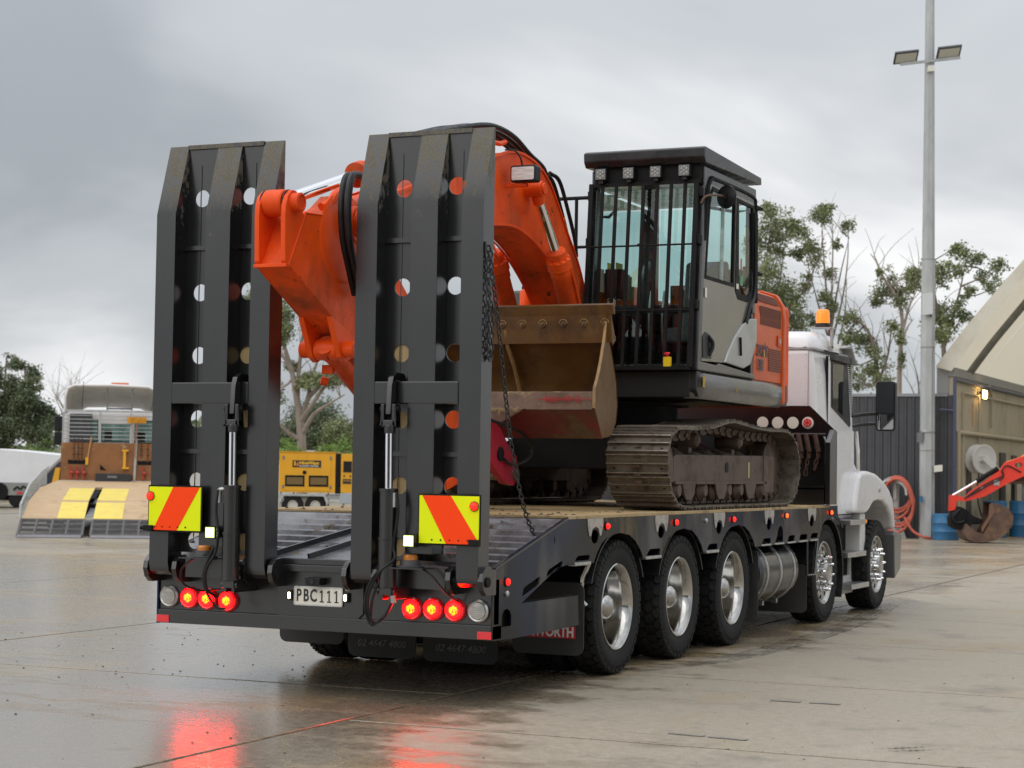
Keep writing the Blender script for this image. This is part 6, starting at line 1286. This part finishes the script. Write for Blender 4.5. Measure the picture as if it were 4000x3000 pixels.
for y in (36.8, 46.5, 56.0):
    MB().tube([(5+(v.x-5)*.975, y, v.z-.22) for v in ap3], .09, 8).build('arch_truss', mat('truss_green', (.14, .14, .12), (.2, .2, .17), rough=.6, scale=4), SH)
for s_ in (-1, 1):
    for t_ in (.55, .8): k = int(n_*.5*t_); v = ap3[k if s_ < 0 else n_-1-k]; MB().tube([(5+(v.x-5)*.985, 34.6, v.z-.1), (5+(v.x-5)*.985, 62, v.z-.1)], .03, 6).build('purlin', GALV, SH)
# services on the inner wall
PIPE = mat('pipe_cream', (.42, .37, .26), rough=.5); PIPEB = mat('pipe_blue', (.07, .08, .14), rough=.5); xw = -2.80
for pts, r_, m_ in (([(xw, 34.5, 3.75), (xw, 34.5, .7)], .04, PIPEB), ([(xw, 34.5, 3.72), (xw, 62, 3.72)], .04, PIPEB), ([(xw, 35.0, 2.50), (xw, 62, 2.48)], .055, PIPE), ([(xw, 35.0, 2.5), (xw, 35.0, .5)], .045, PIPE),
                    ([(xw, 35.5, .8), (xw, 35.5, 3.45), (xw, 62, 3.45)], .028, PIPE), ([(xw, 37.5, 1.6), (xw, 37.5, 3.5)], .024, PIPE), ([(xw, 39.2, 2.70), (xw, 39.2, 3.5), (xw, 38.9, 3.78)], .03, PIPE), ([(xw, 34.5, 3.0), (xw-.35, 34.45, 3.02)], .022, PIPEB)):
    MB().tube(pts, r_, 8).build('wall_pipe', m_, SH)
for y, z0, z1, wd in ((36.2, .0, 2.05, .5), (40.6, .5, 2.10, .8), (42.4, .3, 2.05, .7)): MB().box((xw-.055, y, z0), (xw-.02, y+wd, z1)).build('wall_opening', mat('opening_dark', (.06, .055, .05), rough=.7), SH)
MB().box((xw-.06, 36.9, 2.7), (xw-.054, 37.05, 3.25)).build('wall_sign', mat('sign_fade', (.50, .22, .06), rough=.6), SH)
MB().box((xw-.02, 38.1, 1.45), (xw+.1, 38.4, 1.75)).build('switch_box', PLATEW, SH)
fl = MB().box((xw, 37.50, 3.42), (xw+.10, 37.78, 3.58)).build('wall_lamp', MATTE, SH); MB().box((xw+.10, 37.44, 3.40), (xw+.13, 37.84, 3.60)).build('lens', mat('lit_wall_lamp', (1, .7, .3), emit=(1, .60, .20), estr=22), fl)
wr = MB().lathe([(.0, 0), (.12, .0), (.12, .05), (.24, .05), (.34, .02), (.36, .0), (.36, .03), (.24, .09), (.12, .10), (.12, .24), (.24, .26), (.36, .30), (.34, .32), (.25, .29), (.13, .285), (0, .285)], (xw+.15, 36.4, 1.88), (.75, -.66, 0), 32).build('hose_reel', mat('reel_white', (.62, .62, .60), rough=.4), SH)
MB().bar((xw+.05, 36.2, 1.90), (xw+.45, 36.1, 1.90), .10, .14).bar((xw+.4, 36.05, 1.92), (xw+.75, 36.2, 1.55), .08, .14).build('reel_arm', MATS['reel_white'], wr, bevel=.02)
MB().tube(spline([(xw+.3, 36.3, 1.9), (xw+.25, 36.0, 1.2), (xw+.35, 35.9, .6), (xw+.5, 36.2, .3)], 5), .02, 6).build('reel_hose', PLASTIC, wr)
OFF[0] = Vector((0, 0, 0))
bench = thing('work_bench', 'cluttered steel work bench against the shelter wall behind the red digger arm', 'bench', (-2.3, 39.0, 0)); OFF[0] = Vector((-2.3, 39.0, 0))
MB().box((-2.7, 37.9, 1.30), (-1.7, 41.5, 1.36)).build('bench_top', mat('bench_brown', (.10, .07, .05), rough=.7), bench)
for y in (38.0, 41.3):
    for x in (-2.6, -1.8): MB().box((x-.04, y-.04, 0), (x+.04, y+.04, 1.30)).build('leg', GREYM, bench)
MB().box((-2.68, 37.95, .45), (-1.72, 41.4, .5)).build('shelf', GREYM, bench)
OFF[0] = Vector((0, 0, 0))
for i, (x, y, m_, lab) in enumerate(((-2.35, 38.4, mat('bin_white', (.55, .54, .5), rough=.5), 'pale jerry can standing on the near end of the work bench'), (-2.1, 39.3, RUSTCH, 'rusty lump of gear lying on the middle of the work bench'))):
    one(MB().box((x-.13, y-.1, 1.36), (x+.13, y+.1, 1.62)).cyl((x, y, 1.62), (x, y, 1.68), .04, 10), 'bench_gear', m_, lab, 'container', (x, y, 1.36), bevel=.03)

def drum(x, y, h, r, lab, m_=BLUED):
    OFF[0] = Vector((x, y, 0)); d_ = thing('steel_drum', lab, 'drum', (x, y, 0), group='blue drums by the shelter')
    MB().lathe([(r-.02, 0), (r, .01), (r, h*.33-.02), (r+.012, h*.33), (r, h*.33+.02), (r, h*.66-.02), (r+.012, h*.66), (r, h*.66+.02), (r, h-.01), (r-.012, h)], (x, y, 0), (0, 0, 1), 30).build('shell', m_, d_)
    MB().lathe([(0, 0), (r-.02, 0), (r-.015, .015)], (x, y, h-.02), (0, 0, 1), 30).build('lid', m_, d_); OFF[0] = Vector((0, 0, 0))
drum(-2.88, 33.95, .60, .30, 'light blue drum standing right beside the foot of the light pole'); drum(-2.35, 37.2, .88, .29, 'blue drum inside the shelter, half hidden by the digger hitch'); drum(-1.85, 38.0, .88, .29, 'blue drum inside the shelter, behind the brown bucket')

# hose stand with a red hose
HS = Vector((-4.10, 34.25, 0)); hs = thing('hose_stand', 'steel post with a wheel-rim hanger beside the light pole', 'hose stand', HS); OFF[0] = HS
MB().cyl((HS.x, HS.y, 0), (HS.x, HS.y, 1.25), .075, 16).ext([(HS.x-.25, 0), (HS.x+.25, 0), (HS.x+.07, .45), (HS.x-.07, .45)], 1, HS.y-.03, HS.y+.03).build('post', mat('stand_grey', (.48, .48, .46), rough=.5), hs)
rimm = MB()
a0 = [R(a) for a in range(-8, 190, 9)]
rimm.ext([(HS.x+.40*math.cos(a), 1.05+.40*math.sin(a)) for a in a0]+[(HS.x+.24*math.cos(a), 1.05+.24*math.sin(a)) for a in a0[::-1]], 1, HS.y-.14, HS.y-.10)
rimm.ext([(HS.x+.34*math.cos(a), 1.05+.34*math.sin(a)) for a in a0]+[(HS.x+.31*math.cos(a), 1.05+.31*math.sin(a)) for a in a0[::-1]], 1, HS.y-.36, HS.y-.10)
rimm.build('rim_hanger', ALUD, hs)
MB().tube([(HS.x, HS.y-.12, 1.3), (HS.x, HS.y-.12, .9)], .05, 8).build('hanger_boss', MATS['stand_grey'], hs)
OFF[0] = Vector((0, 0, 0))
HR = Vector((-3.85, 33.95, 0)); hr_ = MB(); rr = random.Random(9)
for k in range(6):
    rx, dz = .33+.014*k, .16*k; cx_ = HS.x+.06+.012*k+rr.uniform(-.03, .03); top = 1.44-.010*k; bot = .68-.105*k+rr.uniform(-.03, .03)
    pts = [(cx_+(rx)*math.cos(R(a))*(1.0 if math.sin(R(a)) < .2 else .9), HS.y-.16-.05*k, (top+bot)/2+(top-bot)/2*math.sin(R(a))) for a in range(0, 361, 20)]
    hr_.tube(pts, .033, 8)
hr_.tube(spline([(HS.x+.3, HS.y-.45, .5), (HS.x+.5, HS.y-.5, .2), (HS.x+.75, HS.y-.5, .06), (HS.x+.9, HS.y-.4, .035)], 5), .033, 8)
o_ = one(hr_, 'coiled_hose', HOSER, 'thick red hose coiled in loops over the rim hanger', 'hose', HR)
MB().cyl((HS.x+.66-HR.x, HS.y-.36-HR.y, .85), (HS.x+.66-HR.x, HS.y-.36-HR.y, 1.0), .04, 10).build('blue_coupling', BLUED, o_)

# ================================================================== red mini excavator reaching in from the right
MBs = Vector((-1.91, 32.79, 0)); ME = thing('mini_excavator', 'small red digger at the right edge with its brown bucket resting on the ground', 'excavator', MBs, R(24.16))
arm2 = [(-.66, .70), (-.55, .72), (-.52, .93), (-.30, .92), (.10, 1.03), (.62, 1.33), (.98, 1.50), (1.5, 1.78), (1.75, 2.15), (1.60, 2.28), (1.25, 2.12), (.95, 1.93), (.60, 1.80), (.50, 1.66), (.15, 1.38), (-.20, 1.12), (-.30, 1.00), (-.64, 1.06)]
MB().plate(arm2, [circ(.86, 1.74, .09, 14, .06)], 1, -.11, .11).build('arm', REDX, ME, smooth=0)
MB().cyl((.42, -.0, 1.66), (-.05, 0, 1.36), .055, 14).build('bucket_ram', MATTE, ME); MB().cyl((-.05, 0, 1.36), (-.60, 0, 1.03), .028, 12).build('ram_rod', CHROME, ME)
for dz in (0, .05): MB().tube(spline([(-.35, -.13, .98), (-.1, -.14, 1.12+dz), (.2, -.14, 1.30+dz), (.5, -.14, 1.45+dz), (.48, -.14, 1.62), (.60, -.14, 1.72), (.9, -.14, 1.58)], 4), .016, 6).build('hydraulic_hose', PLASTIC, ME)
MB().box((.30, -.135, 1.28), (.42, -.112, 1.40)).box((.0, -.135, 1.18), (.06, -.112, 1.26)).build('hose_clamp', ALUD, ME)
MB().ext([(-.66, .36), (-.68, .55), (-.58, .72), (-.44, .80), (-.28, .72), (-.16, .60), (.08, .50), (.02, .42), (-.20, .40), (-.35, .30), (-.52, .28)], 1, -.16, .16).build('quick_hitch', MATTE, ME, bevel=.02)
for i in range(3): MB().tube(spline([(-.45, -.18, .75), (-.62, -.2, .62-.04*i), (-.55, -.2, .45), (-.38, -.2, .48), (-.35, -.19, .62)], 4), .016, 6).build('hitch_hose', PLASTIC, ME)
BKM = layer('old_bucket_rust', mat('old_bucket', (.085, .045, .032), (.13, .075, .05), rough=.4, rough2=.6, scale=4), (.20, .11, .05), .7, scale=3, lo=.55, hi=.62)
bp_ = [(-.36, .42), (-.42, .26), (-.36, .10), (-.20, .02), (.05, .02), (.30, .07), (.52, .22), (.66, .42), (.68, .62), (.58, .76), (.40, .86), (.20, .90)]
rws = [[Vector((x, y, z)) for y in (-.38, 0, .38)] for x, z in bp_]; bkt = MB().grid(rws).grid([[Vector((v.x*.96+.005, v.y, .45+(v.z-.45)*.95)) for v in r[::-1]] for r in rws]).build('bucket', BKM, ME, smooth=50)
for y in (-.38, .36): MB().ext(bp_+[(.14, .42), (.02, .22), (-.12, .24)], 1, y, y+.02).build('side_plate', BKM, bkt)
MB().ext([(-.02, .24), (.10, .44), (.26, .70), (.20, .90), (.14, .86), (.12, .6), (-.04, .34)], 1, -.41, -.385).build('wear_strip', mat('strip_brown', (.16, .08, .05), rough=.6), bkt)
MB().ext([(1.45, 2.0), (1.6, 2.28), (2.2, 2.35), (2.9, 1.7), (3.3, 1.0), (3.05, .9), (2.7, 1.45), (2.1, 1.95), (1.75, 1.95)], 1, -.13, .13).build('boom', REDX, ME, bevel=.01)
MB().box((3.0, -.75, .65), (4.6, .75, 1.25)).build('body', REDX, ME, bevel=.06, seg=3); MB().box((3.3, -.6, 1.25), (4.3, .5, 2.4)).build('cab', MATTE, ME, bevel=.06, seg=3)
for y in (-.75, .45): MB().ext([(2.9, .25), (3.1, .05), (4.5, .0), (4.75, .25), (4.55, .5), (3.1, .5)], 1, y, y+.3).build('track', RUBBER, ME, bevel=.03)
MB().box((3.3, -.45, .2), (4.4, .45, .66)).build('undercarriage', MATTE, ME)

# ================================================================== trees, shrubs, far fence
def leafcard(mb, c, s, rr, droop=.5):
    d = Vector((rr.gauss(0, 1), rr.gauss(0, 1), rr.gauss(-droop, .8))).normalized(); u = d.cross(Vector((rr.gauss(0, 1), rr.gauss(0, 1), rr.gauss(0, 1)))).normalized()
    w = s*rr.uniform(.22, .42); L_ = s*rr.uniform(.7, 1.3)
    k = len(mb.v); mb.v += [c-u*w*.5, c+d*L_*.5-u*w, c+d*L_, c+d*L_*.5+u*w]; mb.f.append([k, k+1, k+2, k+3])
def at(px, py, dep): return CAM+ray(px, py)*dep
def tree(name, label, dep, base, stems, clumps, leaf, bark, dens=1., size=.22, trunk_r=.14, twigs=0, group='trees beyond the yard', cat='tree', seed=1):
    """stems: lists of photo points from the foot up; clumps: (px, py, rx, ry) leaf masses; all at distance dep"""
    rr = random.Random(seed); B = at(*base, dep); B.z = 0; t_ = thing(name, label, cat, B, group=group); OFF[0] = B
    tb_ = MB(); dirs = ray(2000, 1500).normalized(); nodes = []
    for si, st in enumerate(stems):
        off = rr.uniform(-1, 1)*(.0 if si == 0 else 1.)
        P = [at(x, y, dep)+dirs*(off*k/max(1, len(st)-1)*1.6) for k, (x, y) in enumerate(st)]
        if si == 0: P[0].z = min(P[0].z, 0) if st[0][1] > 1720 else P[0].z; P[0] = Vector((P[0].x, P[0].y, -.02)) if st[0][1] > 1650 else P[0]
        P = spline(P, 4); r0 = trunk_r*(.8 if si == 0 else .42); tb_.tube(P, r0, 6, r0*.2); nodes += P[len(P)//3:]
    lf = MB(); pxm = FPX/dep
    for cx_, cy_, rx, ry in clumps:
        c = at(cx_, cy_, dep)+dirs*rr.uniform(-1.2, 1.2); ax, az = rx*1.15/pxm, ry*1.15/pxm; ad_ = (ax+az)/2
        near = min(nodes, key=lambda p: (p-c).length) if nodes else c
        if nodes and (near-c).length > .15:
            mid = (near+c)/2+Vector((rr.uniform(-.2, .2), rr.uniform(-.2, .2), rr.uniform(-.25, .05))); tb_.tube(spline([near, mid, c], 4), trunk_r*.22, 5, trunk_r*.08)
        nsub = max(9, int(34*ad_**1.2))
        for q in range(nsub):
            v = Vector((rr.gauss(0, 1), rr.gauss(0, 1), rr.gauss(0, 1))).normalized()*rr.uniform(.2, 1.15)
            sc = c+CR*(v.x*ax)+dirs*(v.y*ad_)+Vector((0, 0, v.z*az)); sr = ad_*rr.uniform(.34, .75)
            if q % 4 == 0: tb_.tube([c, (c+sc)/2+Vector((0, 0, rr.uniform(-.1, .1))), sc], trunk_r*.07, 4, trunk_r*.03)
            for w in range(int(dens*(40+820*sr*sr))):
                g_ = Vector((rr.gauss(0, .5), rr.gauss(0, .5), rr.gauss(0, .42)))*sr; leafcard(lf, sc+g_, size*rr.uniform(.22, .52), rr)
    for q in range(twigs):
        p = rr.choice(nodes); d = Vector((rr.gauss(0, .5), rr.gauss(0, .5), rr.uniform(.3, 1.2))); tb_.tube(spline([p, p+d*.5+Vector((rr.gauss(0, .1), 0, .1)), p+d*rr.uniform(.8, 1.3)], 3), trunk_r*.10, 4, trunk_r*.03)
    tb_.build('trunk', bark, t_, smooth=60)
    if lf.f: lf.build('crown', leaf, t_, smooth=0)
    OFF[0] = Vector((0, 0, 0)); return t_
D_ = 66
tree('gum_tree', 'tall broad gum tree rising just behind the excavator cab', D_, (2990, 1980), [[(2985, 1990), (2990, 1500), (2985, 1200), (3000, 950)], [(2990, 1400), (3050, 1150), (3090, 930)], [(2990, 1300), (3120, 1150), (3180, 1000)]],
     [(2985, 830, 38, 45), (3030, 890, 55, 50), (3100, 870, 45, 50), (3120, 920, 45, 35), (3050, 960, 50, 30), (3150, 980, 45, 50), (3175, 960, 32, 35), (3200, 850, 42, 38), (3110, 990, 30, 20), (2990, 1080, 45, 60), (3040, 1130, 60, 60), (3080, 1200, 50, 60), (3030, 1250, 60, 60), (3110, 1260, 50, 50), (2950, 950, 40, 60), (2960, 1180, 50, 70)], LEAF1, BARK, dens=.8, twigs=16, seed=2)
tree('gum_tree', 'slender many-stemmed gum tree behind the roof beacon, sparse leaves and bare twigs', D_+3, (3245, 1980), [[(3250, 1990), (3246, 1600), (3240, 1300), (3225, 1100), (3210, 900)], [(3245, 1400), (3250, 1150), (3255, 950), (3250, 830)], [(3245, 1350), (3190, 1180), (3140, 1000)], [(3245, 1350), (3290, 1180), (3315, 1020), (3320, 880)], [(3240, 1450), (3300, 1250), (3315, 1090)], [(3245, 1300), (3265, 1100), (3290, 940)]],
     [(3200, 830, 30, 25), (3225, 820, 22, 20), (3315, 875, 22, 32), (3268, 955, 16, 18), (3170, 1075, 22, 18), (3250, 1060, 20, 30), (3150, 1120, 25, 20), (3200, 1150, 25, 25), (3230, 1190, 25, 25), (3190, 1250, 25, 20), (3262, 1210, 20, 25)], LEAF1, BARK, dens=.8, twigs=26, trunk_r=.11, seed=3)
tree('gum_tree', 'leaning leafy gum tree right of the truck cab, below the bare twigs', D_-4, (3440, 1980), [[(3440, 1990), (3435, 1600), (3420, 1400), (3390, 1290), (3330, 1240)], [(3430, 1500), (3455, 1380), (3450, 1280)]],
     [(3300, 1240, 35, 22), (3340, 1245, 40, 25), (3350, 1300, 40, 28), (3390, 1320, 38, 28), (3400, 1370, 35, 40), (3420, 1420, 40, 35), (3380, 1450, 40, 25), (3430, 1480, 45, 28), (3460, 1280, 20, 35), (3310, 1420, 28, 28), (3330, 1470, 30, 25), (3370, 1500, 45, 25), (3290, 1330, 25, 25)], LEAF1, BARK, dens=.75, twigs=18, seed=4)
tree('gum_tree', 'straight-trunked gum tree left of the light pole with a pale forked trunk', D_, (3512, 1980), [[(3512, 1990), (3512, 1600), (3515, 1400), (3525, 1250), (3500, 1160), (3450, 1080), (3420, 1010)], [(3518, 1330), (3560, 1200), (3600, 1130)], [(3512, 1400), (3550, 1290), (3592, 1240)], [(3450, 1090), (3440, 1020), (3430, 980)]],
     [(3480, 1090, 32, 40), (3460, 1140, 30, 25), (3440, 1180, 28, 25), (3500, 1130, 32, 35), (3520, 1170, 30, 25), (3425, 1062, 10, 14), (3540, 1130, 25, 25), (3505, 1320, 10, 40), (3520, 1400, 8, 30), (3560, 1080, 35, 25), (3580, 1060, 30, 30)], LEAF1, BARKP, dens=.75, twigs=22, seed=5)
tree('gum_tree', 'large wide gum tree behind the light pole and the shelter roof', D_-6, (3700, 1980), [[(3690, 1990), (3690, 1500), (3680, 1300), (3650, 1150), (3640, 1020)], [(3690, 1350), (3760, 1150), (3800, 1030)], [(3680, 1280), (3620, 1180), (3580, 1100)]],
     [(3720, 970, 35, 22), (3770, 985, 50, 28), (3830, 1010, 45, 28), (3860, 1040, 35, 25), (3880, 1070, 35, 28), (3640, 1050, 45, 30), (3600, 1060, 50, 32), (3580, 1110, 40, 30), (3660, 1090, 40, 35), (3700, 1060, 30, 28), (3730, 1190, 40, 30), (3680, 1210, 45, 35), (3650, 1250, 45, 35), (3700, 1270, 45, 38), (3640, 1310, 40, 30), (3760, 1230, 30, 30), (3610, 1320, 28, 25), (3850, 1130, 35, 25), (3790, 1140, 22, 18)], LEAF1, BARK, dens=.75, twigs=20, seed=6)
tree('gum_tree', 'small bare twiggy sapling between the mirror and the light pole', D_-8, (3590, 1980), [[(3590, 1990), (3590, 1600), (3585, 1480), (3560, 1390)], [(3590, 1560), (3600, 1470), (3620, 1400)], [(3588, 1580), (3560, 1500), (3530, 1450)]], [], LEAF1, BARK, twigs=16, trunk_r=.06, seed=7)
# left
tree('evergreen_tree', 'dark evergreen tree cut by the left edge of the picture', 80, (25, 1950), [[(20, 1960), (22, 1700), (20, 1500), (25, 1400)]], [(20, 1420, 28, 30), (10, 1480, 40, 40), (40, 1500, 30, 40), (15, 1560, 50, 50), (50, 1600, 40, 45), (10, 1660, 50, 50), (60, 1680, 45, 45), (-60, 1560, 60, 70), (-60, 1680, 60, 60), (30, 1730, 50, 40)], LEAF2, BARK, dens=1.3, size=.26, seed=8, group='trees at the left')
tree('evergreen_tree', 'tall dark evergreen tree with a stepped outline left of the tray truck', 78, (110, 1950), [[(112, 1960), (110, 1700), (100, 1500), (95, 1420)]], [(85, 1425, 20, 22), (100, 1460, 32, 32), (120, 1500, 35, 35), (90, 1530, 35, 35), (140, 1545, 22, 22), (115, 1580, 40, 35), (80, 1600, 30, 35), (150, 1610, 40, 35), (120, 1660, 50, 40), (195, 1620, 22, 30), (190, 1660, 35, 35), (85, 1680, 40, 40), (150, 1720, 55, 40), (205, 1710, 35, 40)], LEAF2, BARK, dens=1.3, size=.26, seed=9, group='trees at the left')
tree('bare_tree', 'leafless winter tree just left of the tray truck cab', 70, (265, 1950), [[(265, 1960), (262, 1700), (260, 1600), (250, 1540)], [(262, 1640), (285, 1570), (292, 1510)], [(262, 1660), (230, 1590), (210, 1555)], [(262, 1620), (240, 1560), (225, 1520)], [(262, 1600), (270, 1540), (285, 1490)]], [], LEAF2, BARK, twigs=46, trunk_r=.07, seed=10, group='trees at the left')
def bush(px, py, dep, rx, ry, leaf, lab, seed, grp, sz=.16):
    tree('shrub', lab, dep, (px, py), [[(px, py), (px, py-ry)]], [(px, py-ry*1.1, rx, ry), (px-rx*.6, py-ry*.7, rx*.6, ry*.8), (px+rx*.6, py-ry*.7, rx*.6, ry*.8), (px, py-ry*.35, rx*.8, ry*.5)], leaf, BARK, dens=1.1, size=sz, trunk_r=.05, group=grp, cat='shrub', seed=seed)
bush(210, 1860, 71, 45, 60, LEAF3, 'bright green shrub against the left side of the tray truck', 21, 'shrubs at the left'); bush(150, 1850, 72, 45, 50, LEAF3, 'bright green shrub second from the tray truck', 22, 'shrubs at the left'); bush(40, 1850, 73, 60, 45, LEAF3, 'light green shrub above the white tarpaulin', 23, 'shrubs at the left'); bush(100, 1850, 74, 40, 40, LEAF2, 'dark shrub above the middle of the white tarpaulin', 24, 'shrubs at the left')
# between the ramps
tree('gum_tree', 'pale-trunked spreading gum tree seen between the two ramps above the generator', 74, (1178, 1950), [[(1180, 1960), (1178, 1740), (1172, 1640), (1160, 1560), (1140, 1450), (1110, 1350), (1090, 1250)], [(1172, 1640), (1200, 1560), (1215, 1480), (1240, 1400), (1280, 1320)], [(1160, 1560), (1165, 1450), (1180, 1300), (1180, 1200)], [(1172, 1650), (1215, 1590), (1280, 1500), (1340, 1420), (1380, 1350)], [(1178, 1700), (1230, 1620), (1290, 1580), (1360, 1540)], [(1140, 1450), (1115, 1400), (1080, 1380)], [(1180, 1720), (1130, 1690), (1080, 1640), (1040, 1640)], [(1205, 1550), (1250, 1500), (1270, 1430)]],
     [(1090, 1230, 50, 60), (1120, 1290, 30, 40), (1085, 1330, 35, 30), (1200, 1480, 45, 22), (1240, 1490, 50, 25), (1290, 1470, 45, 28), (1320, 1490, 40, 22), (1175, 1500, 25, 22), (1350, 1475, 35, 25), (1140, 1430, 22, 20), (1090, 1560, 22, 40), (1000, 1200, 60, 80), (1250, 1250, 60, 60), (1340, 1300, 50, 50), (1020, 1500, 50, 60)], LEAF1, BARKP, dens=1.0, twigs=22, trunk_r=.26, size=.24, seed=12, group='trees between the ramps')
for k, (px, py, rx, ry, dp) in enumerate(((1130, 1760, 60, 55, 84), (1230, 1760, 70, 80, 88), (1340, 1760, 60, 60, 86))):
    bush(px, py, dp, rx, ry, LEAF2 if k != 2 else LEAF1, ('dark round tree left of the pale trunk, behind the generator', 'dark round tree right of the pale trunk, behind the generator', 'grey-green tree at the right side of the gap between the ramps')[k], 30+k, 'trees between the ramps', .26)
for k, (px, rx) in enumerate(((1100, 32), (1150, 30), (1285, 45), (1345, 40))):
    bush(px, 1800, 69, rx, 38, LEAF3, ('bright green shrub at the left end of the generator roof', 'bright green shrub in front of the pale gum trunk', 'bright green shrub above the middle of the generator', 'bright green shrub above the right end of the generator')[k], 40+k, 'shrubs behind the generator')
# pale boundary fence far behind
FW = at(1250, 1800, 80); FW.z = 0; wf = thing('white_fence', 'pale boundary wall of panels far behind the generator', 'fence', FW, R(24.16))
for i in range(-9, 10):
    MB().box((i*2.4, 0, 0), (i*2.4+2.36, .10, 2.1)).build('panel', WHITEO, wf); MB().box((i*2.4-.06, -.06, 0), (i*2.4+.02, .12, 2.25)).build('post', WHITEO, wf)
# belt of scrub closing the far side of the yard
hb_ = MB(); rr = random.Random(77)
for i in range(9000):
    a = rr.uniform(-.62, .45); dpt = 100+rr.uniform(0, 10); p = CAM+(CF*dpt+CR*(dpt*math.tan(a))); h = 2.2+1.2*math.sin(a*31)+.9*math.sin(a*83+1); p.z = rr.uniform(0, max(.8, h)); leafcard(hb_, p, .7, rr)
o_ = hb_.build('distant_scrub', LEAF2, None, smooth=0); o_['kind'] = 'stuff'; tag(o_, 'distant band of green scrub along the far edge of the yard', 'scrub')
# faded dark dashes and a wet tyre track on the concrete
DASH = mat('worn_paint_dash', (.185, .18, .17), (.26, .235, .195), rough=.6, scale=12)
for (x0, y0, x1, y1) in ((2.615, -.537, 2.83, -.56), (2.86, -.565, 3.09, -.588), (2.66, 1.318, 2.86, 1.325), (2.92, 1.328, 3.12, 1.338)):
    o_ = MB().bar((x0, y0, .0045), (x1, y1, .0045), .05, .003).build('painted_dash', DASH, g, smooth=0)

# unseen building added behind the camera, for a dark reflection in the black paint
WS = Vector((14, -58, 0)); ws = thing('reflection_building', 'long low dark building added unseen behind the viewer, reflected in the black paint', 'building', WS, R(24.16)); 
MB().box((-45, -8, 0), (45, 0, 4.6)).build('wall', FENCEG, ws)
MB().ext([(-8.6, 4.6), (.6, 4.6), (-4, 6.2)], 0, -46, 46).build('roof', mat('roof_grey', (.10, .10, .11), rough=.6), ws)
for i in range(8): MB().box((-40+i*10.4, .001, 0), (-34+i*10.4, .08, 3.8)).build('roller_door', mat('door_dark', (.03, .03, .035), rough=.6), ws)

# dark tyre marks curving away from the rear wheels
TM = bpy.data.materials.new('wet_tyre_mark'); TM.use_nodes = True; t = TM.node_tree; b_ = t.nodes['Principled BSDF']; b_.inputs['Base Color'].default_value = (.075, .068, .058, 1); b_.inputs['Roughness'].default_value = .35
n_ = t.nodes.new('ShaderNodeTexNoise'); n_.inputs['Scale'].default_value = 5; n_.inputs['Detail'].default_value = 6; mr_ = t.nodes.new('ShaderNodeMapRange'); mr_.inputs['From Min'].default_value = .38; mr_.inputs['From Max'].default_value = .70; mr_.inputs['To Max'].default_value = .75
t.links.new(t.nodes.new('ShaderNodeNewGeometry').outputs['Position'], n_.inputs['Vector']); t.links.new(n_.outputs[0], mr_.inputs[0]); t.links.new(mr_.outputs[0], b_.inputs['Alpha'])
trk = [(1.20, 2.6), (1.40, 3.21), (1.52, 3.76), (1.60, 4.68), (1.60, 5.96), (1.53, 7.6), (1.38, 9.27), (1.15, 11.2)]
for k, dx in enumerate((-.13, -.075, -.02, .035, .09)):
    P = spline([(x+dx, y, .0042) for x, y in trk], 5)
    MB().grid([[Vector((p.x+w, p.y, p.z)) for p in P] for w in (0, .036)]).build('tyre_mark', TM, g, smooth=0)
for i in range(8):
    for k in range(2): x, y = 3.80+.03*i+.09*k, -.56+.028*i-.05*k; MB().bar((x, y, .0045), (x+.05, y+.012, .0045), .012, .002).build('tyre_mark', TM, g, smooth=0)
